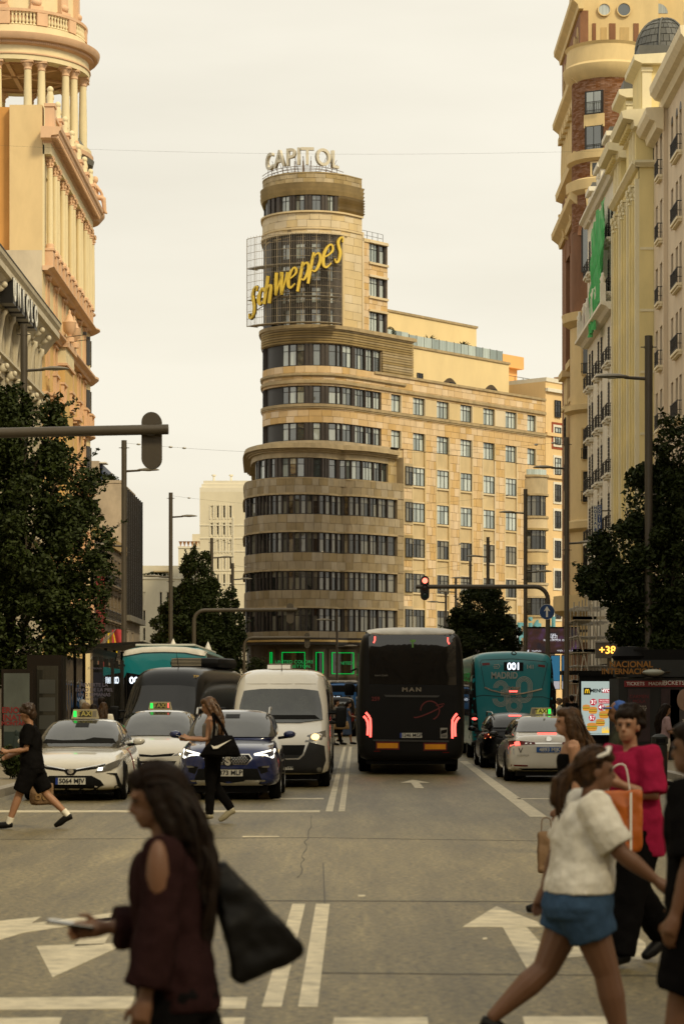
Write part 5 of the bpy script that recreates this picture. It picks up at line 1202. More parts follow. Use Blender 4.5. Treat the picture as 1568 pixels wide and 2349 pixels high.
# corner bay: brick courses laid brick by brick on the part the street sees
def bayring(name, prof, m, a0_=R(150), a1_=R(310), n=30): mb = MB(); mb.lathe(prof, n, (bc2.x - 17, bc2.y - 177, 0), a0_, a1_, cap=False); return mb.build(name, m, BB, 40)
BR = 2.55
bayring('bay_wall', [(BR, 0), (BR, 47.2)], mat('brick_mortar', (.2, .1, .055), .9), R(140), R(340)); 
items = []; rb = random.Random(2)
for zr0, zr1 in ((41.0, 47.0), (36.0, 40.9)):
	z = zr0; row = 0
	while z < zr1:
		k = 0; step = .34/BR; a = R(185) + (step/2 if row % 2 else 0)
		while a < R(330):
			inwin = abs(a - R(243)) < .26 and (46.0 > z > 44.2 or 43.8 > z > 41.15 or z < 40 and z > 37.2 and False)
			if not inwin:
				o_ = BR + .02 + rb.uniform(0, .02); i_ = BR - .02
				vs = [(bc2.x - 17 + r_*math.cos(b), bc2.y - 177 + r_*math.sin(b), zz_) for zz_ in (z + .008, z + .085) for r_, b in ((i_, a + .004), (o_, a + .004), (o_, a + step - .004), (i_, a + step - .004))]
				items.append((abs(math.sin(a))*(1 if 180 < math.degrees(a) < 300 else .3), vs, BOXF))
			a += step
		z += .1; row += 1
pieces('brick', items, brk, BB, 300, 'brick_courses')
bayring('bay_cornice', [(BR, 46.9), (3.1, 47.4), (3.2, 47.9), (3.0, 48.1), (2.9, 49.3), (3.05, 49.5), (2.5, 49.55)], py); bayring('bay_ledge', [(BR, 40.9), (2.9, 41.1), (2.95, 41.7), (BR, 41.8)], py)
bayring('bay_arch_ledge', [(BR, 38.6), (2.95, 38.9), (3.0, 39.6), (BR, 39.8)], py)
def on_bay(ang, z0, z1, w_, name, m, glass, r_=BR, proud=.06, mull=1, transom=0, rail=True):
	T_ = Matrix.Translation((bc2.x - 17, bc2.y - 177, 0)) @ Matrix.Rotation(ang, 4, 'Z')
	mb = MB(); mb.box(r_ - .3, r_ + proud, -w_/2 - .12, w_/2 + .12, z0 - .1, z1 + .1); mb.xf(T_); o = mb.build(name, m, BB)
	k = MB()
	for q in range(mull + 1): k.box(r_ + proud - .02, r_ + proud + .01, -w_/2 + w_*q/(mull+1) + .03, -w_/2 + w_*(q+1)/(mull+1) - .03, z0, z1)
	k.xf(T_); k.build('pane', glass, o)
	if rail:
		k = MB()
		for q in range(9): k.box(r_ + .25, r_ + .28, -w_/2 + w_*q/8 - .012, -w_/2 + w_*q/8 + .012, z0, z0 + .75)
		for hh_ in (.1, .72): k.box(r_ + .24, r_ + .29, -w_/2 - .05, w_/2 + .05, z0 + hh_, z0 + hh_ + .04)
		k.xf(T_); k.build('window_railing', iron, o)
on_bay(R(243), 44.4, 45.9, 1.15, 'window', frame_dk, glass_hi); on_bay(R(243), 41.3, 43.4, 1.15, 'window', frame_dk, glass_hi); on_bay(R(243), 43.45, 44.2, 1.3, 'spandrel', py, py, rail=False, mull=0); on_bay(R(250), 39.9, 40.75, .9, 'window', py, glass_dk, rail=False, mull=0)
mb = MB(); mb.tube([(bc2.x - 17 + 2.72*math.cos(a), bc2.y - 177 + 2.72*math.sin(a), z) for a, z in [(R(243) + .42*math.cos(R(t)), 35.6 + 1.6*math.sin(R(t))) for t in range(180, -1, -12)]], .2, 6); mb.build('arch', brk, BB); on_bay(R(243), 33.0, 36.4, 1.7, 'window', frame_dk, glass_hi, mull=1, rail=False)
mb = MB(); a = R(243); mb.add([(bc2.x - 17 + r_*math.cos(a + da), bc2.y - 177 + r_*math.sin(a + da), z) for z, wd_ in ((36.9, .1), (38.8, .17)) for r_, da in ((2.4, -wd_), (3.05, -wd_), (3.05, wd_), (2.4, wd_))], BOXF); mb.build('keystone', py, BB)
bayring('oriel_cornice', [(BR, 29.0), (3.2, 29.4), (3.3, 30.0), (BR, 30.1)], py); bayring('oriel', [(BR + .12, 6), (BR + .12, 29.0)], py, R(170), R(330)); bayring('oriel_ledge', [(BR, 22.6), (3.1, 22.9), (3.1, 23.3), (BR, 23.4)], py); bayring('oriel_ledge', [(BR, 14.0), (3.1, 14.3), (3.1, 14.8), (BR, 15)], py)
for z in (25.5, 19.3, 16.2, 11): on_bay(R(236), z, z + 2.2, 1.0, 'window', pyd, glass_dk, r_=BR + .12, rail=True)
bayring('balcony', [(BR, 7.6), (3.6, 8.1), (3.9, 8.3), (3.9, 9.4), (3.7, 9.4), (3.7, 8.4), (BR, 8.4)], py, R(160), R(330))
# stepped tower above the bay
tg2 = Face(180.0, -1, BB, 'x'); tf2 = Face(17.1, -1, BB)
tx0, tx1 = 17.1, 23.0
tg2.part('tower', py, (tx0, tx1, 49.0, 58.0, -8, 0)); 
for px0, px1 in ((1296, 1304), (1396.5, 1411), (1452, 1464)):
	tg2.part('tower_pier', brick, (GX(px0 + (62 if px0 < 1300 else 0), 180), GX(px1 + (62 if px0 < 1300 else 0), 180), 49.2, zz(53, 180), 0, .06)) 
for px, r_ in ((1385, .42), (1430, .46)):
	mb = MB(); mb.lathe([(0, -.02), (r_, -.02), (r_, .12), (r_*1.18, .12), (r_*1.18, -.04), (0, -.04)], 24); mb.xf(Matrix.Translation((GX(px, 180) - 17, 180 - 177 - .06, zz(22, 180))) @ Matrix.Rotation(R(90), 4, 'X')); o = mb.build('round_window', py, BB, 40)
	mb = MB(); mb.lathe([(0, .0), (r_, .0)], 24, cap=False); mb.xf(Matrix.Translation((GX(px, 180) - 17, 180 - 177 - .09, zz(22, 180))) @ Matrix.Rotation(R(90), 4, 'X')); mb.build('pane', glass_hi, o)
for px0, px1 in ((1377, 1391), (1421, 1442)):
	tg2.part('window_bay', pyd, (GX(px0, 180), GX(px1, 180), zz(126, 180), zz(62, 180), -.02, .03)); tg2.part('blind', mat('roller_blind', (.5, .4, .2), .7), *[(GX(px0 + 1.5, 180), GX(px1 - 1, 180), zz(125, 180) + q*.1, zz(125, 180) + q*.1 + .085, .03, .07) for q in range(9)])
tg3 = Face(182.0, -1, BB, 'x'); tg3.part('tower_wing', py, (GX(1470, 182), GX(1600, 182), 45, 60, -6, 0)); tg3.part('tower_wing_pier', brick, (GX(1463, 182), GX(1474, 182), 45, 60, -5, .05))
mb = MB(); mb.add([(GX(1508, 182) - 17 + .75*math.cos(R(180*q/12)), 182 - 177 - o_, zz(30, 182) + .75*math.sin(R(180*q/12))) for o_ in (.03, -.1) for q in range(13)], [tuple(range(13)), tuple(range(25, 12, -1))]); mb.build('arched_window', glass_hi, BB)
for k in range(4): tg2.part('roof_finial', py, (17.2 + k*1.5, 17.7 + k*1.5, 58, 59, -1, 0))
# ------------------------------------------------------------------ yellow house past the rounded corner, orange block on the roofs
hy = mat('warm_yellow_render', (.76, .55, .29), .85, var=.1, scale=.6); hw = mat('white_surround', (.74, .7, .6), .8, var=.08)
YH = thing('yellow_house', 'narrow warm yellow house with white window surrounds beside the rounded corner building', 'building', tuple(T0 + ex*30.05) + (0,))
yo = Vector((YH.location.x, YH.location.y)) - O0
class YPlan(LPlan):
	def at(s, a, off=0.0): return Plan.at(s, a, off) - O0 - yo
YP = YPlan([tuple(T0 + ex*30.05), tuple(T0 + ex*42)])
mb = MB(); YP.strip(mb, 0, 12, 0, 33.6, -6, .0); mb.build('wall', hy, YH); mb = MB(); YP.strip(mb, -.0, 12, 33.6, 34.0, -6, .1); mb.build('parapet', hw, YH)
for z in (32.6, 28.2, 24.0): mb = MB(); YP.strip(mb, 0, 12, z, z + .35, -.1, .22 if z < 30 else .3); mb.build('ledge', hy if z < 30 else hw, YH)
for i, py_ in enumerate((938, 1000, 1070, 1131, 1192, 1260, 1329, 1400)):
	a = YP.arc_of_px(1277); z = HC + (HY - py_)*(YP.at(a) + O0 + yo).y/F
	if i: mb = MB(); YP.strip(mb, a - .72, a + .72, z - 1.1, z + 1.1, -.1, .08); o = mb.build('window_surround', hw, YH)
	else: o = YH
	if i == 1: mb = MB(); YP.strip(mb, a - .95, a + .95, z - 1.35, z + 1.35, -.1, .03); mb.build('red_panel', mat('red_panel', (.3, .07, .03), .85), YH)
	window(YP, a - .5, a + .5, z - .85, z + .85, o=.1, m=glass_sky if i in (1, 2) else glass_dk, mull=1, transom=.7, parent=YH)
	mb = MB()
	for q in range(4): YP.strip(mb, a - .5, a + .5, z - .8 + q*.14, z - .77 + q*.14, .16, .19)
	mb.build('window_railing', iron, YH)
OB = thing('orange_roof_block', 'plain orange rendered stair block rising behind the roof terrace', 'building', tuple(T0 + ex*35 - en*12) + (0,))
ob = Vector((OB.location.x, OB.location.y)); orm = mat('orange_render', (.8, .45, .17), .85, var=.08, scale=.5)
def obx(name, t0_, t1_, o0_, o1_, z0, z1, m):
	mb = MB(); P_ = [T0 + ex*t - en*o - ob for t, o in ((t0_, o0_), (t1_, o0_), (t1_, o1_), (t0_, o1_))]
	mb.hexa([(p.x, p.y, z) for z in (z0, z1) for p in P_]); return mb.build(name, m, OB)
obx('block', 36, 41.5, 12, 17, 0, 37.0, orm); obx('overhang', 33.5, 41.9, 11.4, 17.2, 37.0, 38.3, orm); obx('lower_block', 30, 50, 8, 16, 0, 34.5, hy)
obx('rail', 30, 40, 7.9, 7.95, 35.3, 35.35, steel)
for k in range(8): obx('rail_post', 30 + k*1.4, 30.05 + k*1.4, 7.9, 7.95, 34.5, 35.35, steel)
obx('air_unit', 44, 46.5, 7.5, 9, 34.5, 36.2, steel_lt)
# ------------------------------------------------------------------ the street goes on outside the frame: plain neighbours that shade it
for nm, x0, x1, y0, y1, h, lab, m_ in (('terrace_block', 18.5, 34, 12, 123.5, 31, 'long plain stone block on the right side of the street nearer than the lilac building', lil), ('terrace_block', -36, -20.6, 12, 99.5, 27, 'long plain stucco block on the left side of the street nearer than the shop building', ug),
								 ('terrace_block', 22, 40, -140, -8, 31, 'plain stone block behind the viewer on the right side of the street', lil), ('terrace_block', -40, -24, -140, -8, 28, 'plain stucco block behind the viewer on the left side of the street', ug), ('terrace_block', -60, 60, -175, -150, 30, 'dark stone block closing the street far behind the viewer', gw)):  # last block is added, unseen, to put something dark in the reflections
	T_ = thing(nm, lab, 'building', ((x0+x1)/2, (y0+y1)/2, 0)); mb = MB(); mb.box(x0 - (x0+x1)/2, x1 - (x0+x1)/2, y0 - (y0+y1)/2, y1 - (y0+y1)/2, 0, h); mb.build('wall', m_, T_)
	if x0 < -50: fx = Face(y1, 1, T_, 'x'); rng = [x0 + 3 + 4*k for k in range(28)]
	else:
		fx = Face(x0 if x0 > 0 else x1, -1 if x0 > 0 else 1, T_); rng = [y0 + 2 + 4*k for k in range(int((y1 - y0 - 3)/4))]
	bxs = [(a, a + 1.5, z, z + 2.3, -.02, .05) for a in rng for z in range(5, int(h) - 3, 4)]
	fx.part('window_rows', glass_dk, *bxs)['kind'] = 'stuff'
	fx.part('cornice', m_, *[((x0, x1) if x0 < -50 else (y0, y1)) + (h - .8, h, 0, .8)])
# ------------------------------------------------------------------ trees and plants
def leaf_mass(V, Fc, centre, rad, n, size, rnd, shell=.55, droop=.35):
	"""n small folded leaves spread through an ellipsoid, thicker towards its skin; V and Fc collect numpy blocks"""
	if n <= 0: return
	g = np.random.default_rng(rnd.randrange(1 << 30))
	p = g.normal(size=(n, 3)); p /= np.linalg.norm(p, axis=1)[:, None]
	rad_ = g.random(n)**(1/3); lo_ = g.random(n) < .75; rad_ = np.where((rad_ < shell) & lo_, shell + (1 - shell)*g.random(n), rad_)
	p = p*rad_[:, None]*np.array(rad) + np.array(centre)
	s = (size*(.6 + .75*g.random(n)))[:, None]
	d = g.normal(size=(n, 3))*np.array([1, 1, .7]) - np.array([0, 0, droop]); d /= np.linalg.norm(d, axis=1)[:, None]
	u = np.cross(d, g.normal(size=(n, 3))); u /= np.linalg.norm(u, axis=1)[:, None]; m = np.cross(d, u)
	q = np.stack([p - d*s*.5, p + u*s*.3 + m*s*.1, p + d*s*.6 - m*s*.08, p - u*s*.3 + m*s*.1], 1).reshape(-1, 3)
	V.append(q); Fc.append(n)
def leaf_mesh(name, V, m):
	v = np.concatenate(V).astype(np.float32); n = len(v)//4; me = bpy.data.meshes.new(name)
	me.vertices.add(len(v)); me.vertices.foreach_set('co', v.ravel())
	idx = (np.arange(n)[:, None]*4 + np.array([0, 1, 2, 0, 2, 3])).ravel().astype(np.int32)
	me.loops.add(n*6); me.loops.foreach_set('vertex_index', idx); me.polygons.add(n*2)
	me.polygons.foreach_set('loop_start', np.arange(n*2, dtype=np.int32)*3); me.update(calc_edges=True); me.validate(); me.materials.append(m); return me
def tree(name, label, base, lobes, n, size, m, seed, trunk_r=.16, twigs=60, group=None, fork=2.8):
	T_ = thing(name, label, 'tree', base, group=group); rnd = random.Random(seed); base = Vector(base)
	lob = [(Vector(c) - base, r) for c, r in lobes]
	top = max(l[0].z for l in lob); mb = MB()
	mb.tube([(0, 0, 0), (.03, .02, fork*.5), (0, -.03, fork), (.1, 0, top*.7), (.05, 0, top)], [trunk_r*1.25, trunk_r, trunk_r*.9, trunk_r*.45, trunk_r*.12], 10); mb.build('trunk', bark, T_, 60)
	for c, r in lob:
		mb = MB(); z0 = min(max(fork*.8, c.z*.45), c.z); mid_ = Vector((c.x*.45, c.y*.45, z0 + (c.z - z0)*.6)); mb.tube([(0, 0, z0), mid_, c, c + Vector((r[0]*.5*rnd.uniform(-1, 1), 0, r[2]*.6))], [trunk_r*.5, trunk_r*.35, trunk_r*.2, .015], 6); mb.build('limb', bark, T_, 60)
	vol = [r[0]*r[1] + r[0]*r[2] for c, r in lob]; V = []; Fc = []; tot = sum(vol)
	for (c, r), v in zip(lob, vol):
		k = int(n*v/tot); subs = 20
		leaf_mass(V, Fc, c, r, int(k*.28), size, rnd)
		for _ in range(subs):                                  # clumps that break the outline
			q = Vector((rnd.gauss(0, 1), rnd.gauss(0, 1), rnd.gauss(0, 1))).normalized(); p = c + Vector((q.x*r[0], q.y*r[1], q.z*r[2]))*rnd.uniform(.75, 1.08); f = rnd.uniform(.12, .27)
			leaf_mass(V, Fc, p, (r[0]*f + .1, r[1]*f + .1, r[2]*f + .1), int(k*.72/subs), size, rnd, shell=.2)
	# sprays on single twigs
	tw = MB()
	for _ in range(twigs):
		c, r = rnd.choice(lob); q = Vector((rnd.gauss(0, 1), rnd.gauss(0, 1), rnd.gauss(.2, .8))).normalized(); a = c + Vector((q.x*r[0], q.y*r[1], q.z*r[2]))*.9; b = a + Vector((q.x, q.y, abs(q.z)*.9 + .15)).normalized()*rnd.uniform(.35, .85)
		tw.tube([a, b], [.012, .005], 4)
		for k in range(9): leaf_mass(V, Fc, a.lerp(b, k/8), (.07, .07, .07), 2, size, rnd)
	tw.build('twigs', bark, T_)
	link('crown', leaf_mesh('crown', V, m), T_); return T_
def lobe(px, py, d, rx, rz, ry=None): v = W(px, py, d); s = d/F; return (tuple(v), (rx*s, (ry or rx)*s, rz*s))
D1 = 74.0
tree('plane_tree', 'big dark leafy tree in front of the shop building at the left edge', (GX(18, D1), D1, .135), [lobe(60, 1030, D1, 90, 110), lobe(-40, 1060, D1, 110, 150), lobe(120, 1130, D1 + .5, 110, 110), lobe(185, 1260, D1, 78, 95), lobe(60, 1270, D1 - .6, 130, 150), lobe(-60, 1300, D1, 130, 190), lobe(165, 1400, D1 + .3, 88, 85), lobe(40, 1450, D1 - .4, 130, 110), lobe(-70, 1500, D1, 120, 110), lobe(120, 950, D1 + .4, 28, 40), lobe(30, 930, D1, 40, 45)], 66000, .15, leaf_a, 1, group='big street trees', fork=2.6)
D2 = 76.0
tree('plane_tree', 'big dark leafy tree before the domed building at the right edge', (GX(1540, D2), D2, .135), [lobe(1560, 1040, D2, 60, 90), lobe(1500, 1150, D2, 75, 90), lobe(1580, 1180, D2, 90, 110), lobe(1440, 1270, D2 + .4, 85, 75), lobe(1540, 1330, D2 - .5, 110, 110), lobe(1390, 1330, D2, 62, 48), lobe(1500, 1440, D2, 95, 85), lobe(1580, 1460, D2 - .3, 100, 120), lobe(1470, 1500, D2 + .5, 55, 60), lobe(1540, 1560, D2, 80, 55)], 58000, .15, leaf_a, 2, group='big street trees', fork=2.6)
D3 = 176.0
tree('conical_tree', 'pointed conical tree beyond the traffic in front of the ivory blocks', (GX(452, D3), D3, .0), [lobe(455, 1340, D3, 42, 60), lobe(430, 1395, D3, 55, 55), lobe(485, 1400, D3, 55, 60), lobe(455, 1460, D3, 90, 60), lobe(400, 1500, D3, 55, 55), lobe(515, 1490, D3, 52, 60), lobe(455, 1540, D3, 95, 50), lobe(447, 1285, D3, 12, 28, 12), lobe(472, 1290, D3, 10, 30, 10), lobe(432, 1300, D3, 14, 28, 14), lobe(390, 1450, D3, 40, 45), lobe(530, 1440, D3, 34, 45), lobe(458, 1420, D3, 66, 80), lobe(456, 1500, D3, 98, 70)], 95000, .21, leaf_d, 3, fork=3)
D4 = 165.0
tree('round_tree', 'round dense tree in front of the rounded corner building, behind the dark coach', (GX(1105, D4), D4, .135), [lobe(1105, 1400, D4, 62, 46), lobe(1068, 1445, D4, 42, 45), lobe(1145, 1450, D4, 42, 45), lobe(1105, 1480, D4, 82, 55), lobe(1120, 1530, D4, 75, 50), lobe(1115, 1368, D4, 20, 18)], 42000, .19, leaf_d, 4, fork=3)
tree('small_tree', 'small light green tree by the corner shop windows', (GX(590, 188), 188, 0), [lobe(580, 1535, 188, 26, 26), lobe(604, 1545, 188, 24, 22), lobe(590, 1562, 188, 34, 22)], 5000, .15, leaf_a, 5, .08, 10, fork=1.5)
def shrub(label, c, r, n, m, seed, size=.1, name='shrub', group=None):
	T_ = thing(name, label, 'shrub', c, group=group); V = []; Fc = []; rnd = random.Random(seed)
	for _ in range(7): leaf_mass(V, Fc, Vector((rnd.uniform(-.6, .6)*r[0], rnd.uniform(-.6, .6)*r[1], r[2]*rnd.uniform(.5, 1.1))), (r[0]*.5, r[1]*.5, r[2]*.6), n//7, size, rnd, .3)
	link('foliage', leaf_mesh('foliage', V, m), T_)
	mb = MB()
	for k in range(5): mb.tube([(0, 0, 0), (rnd.uniform(-.5, .5)*r[0], rnd.uniform(-.5, .5)*r[1], r[2])], .015, 5)
	mb.build('stem', bark, T_); return T_
shrub('low bush behind the kerb at the left edge beside the walking man', (GX(45, 50), 50, .135), (.4, .3, .42), 2600, leaf_a, 8, .07)
q = O0 + RP2.at(2.6, -.6); shrub('clipped hedge behind a glass rail beside the tower', (q.x, q.y, cr_top), (1.0, .5, .7), 1800, leaf_a, 9, .13)
q = Vector((GX(250, 214.5), 216.2)); shrub('bushy roof plants on the concrete building', (q.x, q.y, GZ(1108, 215)), (.7, .5, .7), 1500, leaf_a, 10, .13)
q = Vector((GX(352, 300), 301)); shrub('pot plants on the terrace of the lower ivory block', (q.x, q.y, GZ(1326, 300)), (1.6, .4, .6), 1500, leaf_a, 12, .15)
for k, (px, lb) in enumerate(((998, 'small fan palm on the roof terrace nearer the tower'), (1075, 'small fan palm at the far end of the roof terrace'))):
	a = RP.arc_of_px(px); q = O0 + RP.at(a, -.8); T_ = thing('fan_palm', lb, 'palm', (q.x, q.y, 35.5), group='palms on the roof terrace'); rnd = random.Random(20 + k)
	mb = MB(); mb.tube([(0, 0, 0), (0, 0, .9)], [.1, .08], 7); mb.build('trunk', bark, T_)
	mb = MB()
	for _ in range(34):
		a_ = rnd.uniform(0, 6.28); el = rnd.uniform(-.3, 1.2); L_ = rnd.uniform(.7, 1.05); d_ = Vector((math.cos(a_)*math.cos(el), math.sin(a_)*math.cos(el), math.sin(el))); s_ = d_.cross(Vector((0, 0, 1))).normalized()*.09
		o_ = Vector((0, 0, .95)); mb.add([o_, o_ + d_*L_*.5 + s_, o_ + d_*L_ - Vector((0, 0, .18)), o_ + d_*L_*.5 - s_], [(0, 1, 2, 3)])
	mb.build('fronds', leaf_d, T_)

# ------------------------------------------------------------------ lamp posts
lampgl = mat('lamp_lens', (.5, .47, .38), .35)
def lamp_post(px, top, d, heads, label, r=.125):
	"""heads: (frame y, side)"""
	X = GX(px, d); T_ = thing('street_lamp', label, 'street lamp', (X, d, .135 if abs(X) > 7.3 or X < -6.5 else 0), group='tall street lamps'); b = T_.location.z
	zt_ = GZ(top, d) - b
	mb = MB(); mb.lathe([(r*1.5, 0), (r*1.5, .5), (r*1.05, .55), (r, .6), (r, zt_), (0, zt_)], 14); mb.build('pole', steel, T_, 40)
	for k, hz_ in enumerate((zt_ - .35, zt_*.62, zt_*.36)):
		mb = MB(); mb.tube([(-r - .12, 0, hz_), (r + .12, 0, hz_)], .018, 6); mb.lathe([(r + .012, hz_ - .04), (r + .012, hz_ + .04)], 14); mb.build('band', steel, T_, 40)
	for hy_, s in heads:
		z = GZ(hy_, d) - b; mb = MB(); mb.tube([(s*r*.8, 0, z - .06), (s*(r + .5), 0, z - .03), (s*(r + .62), 0, z)], [.055, .05, .07], 8); mb.build('arm', steel, T_, 50)
		mb = MB(); rr = []
		for x, w_, h0, h1 in ((.5, .04, -.03, .03), (.62, .12, -.05, .06), (.85, .2, -.05, .1), (1.15, .22, -.045, .1), (1.4, .18, -.03, .06), (1.52, .06, -.01, .02)):
			rr.append([(s*(r + x), w_*math.cos(R(a_)), (h1 if math.sin(R(a_)) > 0 else -h0)*math.sin(R(a_))) for a_ in range(0, 360, 30)])
		mb.rings(rr); mb.xf(Matrix.Translation((0, 0, z))); h = mb.build('lamp_head', mat('lamp_shell', (.2, .175, .13), .4, .3), T_, 50)
		mb = MB(); mb.lathe([(.0, -.052), (.15, -.05), (.16, -.04), (0, -.04)], 16, (s*(r + 1.0), 0, z)); mb.build('lens', lampgl, h, 40)
lamp_post(55, 745, 88, [(846, 1)], 'tall lamp post before the shop sign, its lower part behind the big left tree')
lamp_post(284.5, 1010, 113, [(1078, 1), (1250, -1)], 'tall lamp post with two arms before the concrete building')
lamp_post(391.5, 1130, 150, [(1184, 1), (1322, -1)], 'lamp post standing in front of the conical tree')
lamp_post(485.5, 1234, 182, [(1278, 1)], 'lamp post beside the tip of the conical tree')
lamp_post(533.5, 1292, 205, [(1328, 1)], 'lamp post against the granite corner of the rounded building')
lamp_post(1487, 770, 75, [(864, -1)], 'tall lamp post rising out of the big right tree')
lamp_post(1299, 1003, 118, [(1072, -1), (1244, 1)], 'tall lamp post with two arms before the brick palace')
lamp_post(1204.5, 1122, 150, [(1175, -1), (1311, 1)], 'lamp post in front of the far rounded bay')
lamp_post(1118.5, 1232, 182, [(1276, -1), (1381, 1)], 'lamp post rising from the round tree')
lamp_post(1078, 1288, 205, [(1326, -1)], 'lamp post left of the round tree, second behind it', .11)
lamp_post(1045, 1327, 212, [(1357, -1)], 'short looking lamp post by the granite return wall', .11)
lamp_post(1022, 1355, 213, [(1381, -1)], 'lamp post furthest off beside the red traffic light', .1)
lamp_post(772.5, 1402, 190, [(1422, -1), (1482, 1)], 'single lower lamp post in front of the green neon shop windows', .09)

# ------------------------------------------------------------------ traffic lights on arms
tlm = mat('signal_grey', (.075, .062, .045), .45, .2, var=.12); tlb = mat('signal_black', (.012, .011, .01), .5)
def oblong(mb, w_, h, y0, y1, n=12):
	r_ = w_/2; pts = [(r_*math.cos(R(180*k/n)), h/2 - r_ + r_*math.sin(R(180*k/n))) for k in range(n + 1)] + [(-r_*math.cos(R(180*k/n)), -h/2 + r_ - r_*math.sin(R(180*k/n))) for k in range(n + 1)]
	mb.prism(pts, y0, y1, 'y')
def gantry(label, d, pxp, px_end, py, box_px, facing, s=1, sign=False, rad=.085, tilt=0.0):
	X = GX(pxp, d); T_ = thing('traffic_signal', label, 'traffic light', (X, d, 0), group='traffic lights on long arms')
	z = GZ(py, d); xe = GX(px_end, d) - X; sg = 1 if xe > 0 else -1
	pts = [(0, 0, 0), (0, 0, z - .55)] + [(sg*(.5 - .5*math.cos(R(a))), 0, z - .5 + .5*math.sin(R(a))) for a in (15, 30, 45, 60, 75, 90)] + [(xe, 0, z + tilt)]
	mb = MB(); mb.tube(pts, [rad*1.1]*2 + [rad]*7, 14); mb.lathe([(rad*1.9, 0), (rad*1.9, .35), (rad*1.2, .45)], 14); mb.build('post_and_arm', tlm, T_, 50)
	bx = GX(box_px, d) - X
	mb = MB(); oblong(mb, .33, .94, -.06 if facing else .09, .12 if facing else .27); mb.xf(Matrix.Translation((bx, 0, z + tilt - .05 - (.0 if facing else .12)))); b = mb.build('signal_head', tlb if facing else tlm, T_, 50)
	mb = MB(); mb.box(bx - .06, bx + .06, -.02, .12, z + tilt - .1, z + tilt + .1); mb.build('clamp', tlm, T_)
	if facing:
		for k, (c_, e_) in enumerate((((1.0, .16, .1), 1.9), ((.035, .012, .006), 0), ((.004, .03, .028), 0))):
			zc_ = z + tilt - .05 + .28 - k*.28
			mb = MB(); mb.lathe([(0, 0), (.105, 0), (.105, .02), (0, .03)], 20); mb.xf(Matrix.Translation((bx, -.065, zc_)) @ Matrix.Rotation(R(90), 4, 'X')); mb.build('lens', mat('lens_%d' % k, c_, .25, emit=e_), b, 40)
			mb = MB(); mb.lathe([(.125, 0), (.125, .14), (.115, .14), (.115, 0)], 20, a0=R(10), a1=R(170), cap=False); mb.xf(Matrix.Translation((bx, -.06, zc_)) @ Matrix.Rotation(R(90), 4, 'X')); mb.build('visor', tlb, b, 60)
	return T_
gantry('big signal arm reaching in from the left edge, light seen from behind', 40.0, -70, 386, 993, 346, False, tilt=.06)
gantry('signal arm with bent grey post in front of the conical tree, light seen from behind', 111.0, 445, 681, 1400, 665, False, tilt=.03)
gantry('most distant signal arm, low over the corner shop canopy', 146.0, 560, 714, 1463, 704, False, rad=.08)
T_ = gantry('signal arm showing a red light over the dark coach', 93.0, 1256, 953, 1346, 974, True)
RS = thing('direction_sign', 'round blue sign with white upward arrow fixed to the signal post', 'sign', (GX(1253, 93), 92.88, GZ(1404, 93)))
mb = MB(); mb.lathe([(0, 0), (.3, 0), (.3, .02), (0, .02)], 32); mb.xf(Matrix.Rotation(R(90), 4, 'X')); mb.build('rim', mat('sign_rim', (.55, .55, .52), .5), RS, 40)
mb = MB(); mb.lathe([(0, .021), (.283, .021), (.283, .026), (0, .026)], 32); mb.xf(Matrix.Rotation(R(90), 4, 'X')); mb.build('disc', mat('sign_disc_blue', (.012, .05, .16), .45), RS, 40)
mb = MB(); mb.prism([(-.035, -.2), (.035, -.2), (.035, .06), (.125, .02), (0, .22), (-.125, .02), (-.035, .06)], -.04, -.027, 'y'); mb.build('arrow', white, RS)
mb = MB(); mb.box(-.05, .05, .0, .06, -.05, .05); mb.build('clamp', tlm, RS)

# ------------------------------------------------------------------ cables across the street
def cable(label, pts, sag, r=.012, insul=()):
	a, b = [Vector(p) for p in pts]; T_ = thing('cable', label, 'cable', a)
	q = [(b - a)*(k/20) - Vector((0, 0, sag*4*(k/20)*(1 - k/20))) for k in range(21)]
	mb = MB(); mb.tube(q, r, 5); mb.build('wire', steel, T_)
	for t in insul: mb = MB(); p = (b - a)*t - Vector((0, 0, sag*4*t*(1 - t))); mb.ell(p, (.1, .05, .05), 8, 6); mb.build('insulator', steel_lt, T_)
cable('wire strung between the two arm lamp posts and crossing the facade', (W(286, 1016, 113), W(1297, 1013, 118)), .55, .005, (.03, .1, .13, .93, .97))
cable('wire between the lamp posts by the conical tree and the far bay', (W(393, 1137, 150), W(1203, 1130, 150)), .8, .005, (.05, .95))
cable('high wire crossing from the pink tower to the olive building', (W(-20, 332, 158), W(1600, 338, 150)), .5, .005)
cable('wire between the far lamp posts before the corner building', (W(487, 1240, 182), W(1117, 1238, 182)), .9, .006, (.06, .4, .9))
cable('lowest wire before the shop windows', (W(535, 1297, 205), W(1077, 1293, 205)), .8, .009, (.05,))

# ------------------------------------------------------------------ screens, scaffold and stalls on the right
LS = thing('led_screen', 'large dark advertising screen hung at the palace corner behind the lamp post', 'screen', (GX(1268, 172), 172, GZ(1500, 172)))
s_ = 172/F; w_ = 62*s_; h_ = 62*s_
mb = MB(); mb.box(-w_, w_, 0, .5, 0, h_); mb.build('housing', black, LS)
scr = bpy.data.materials.new('screen_image'); scr.use_nodes = True; t_ = scr.node_tree; p_ = t_.nodes['Principled BSDF']; tc_ = t_.nodes.new('ShaderNodeTexCoord'); n_ = t_.nodes.new('ShaderNodeTexNoise'); n_.inputs['Scale'].default_value = 1.1; n_.inputs['Detail'].default_value = 8; r_ = t_.nodes.new('ShaderNodeValToRGB'); e_ = r_.color_ramp.elements
e_[0].color = (.012, .012, .02, 1); e_[0].position = .35; e_[1].color = (.09, .04, .11, 1); e_[1].position = .7; q_ = e_.new(.5); q_.color = (.05, .018, .012, 1)
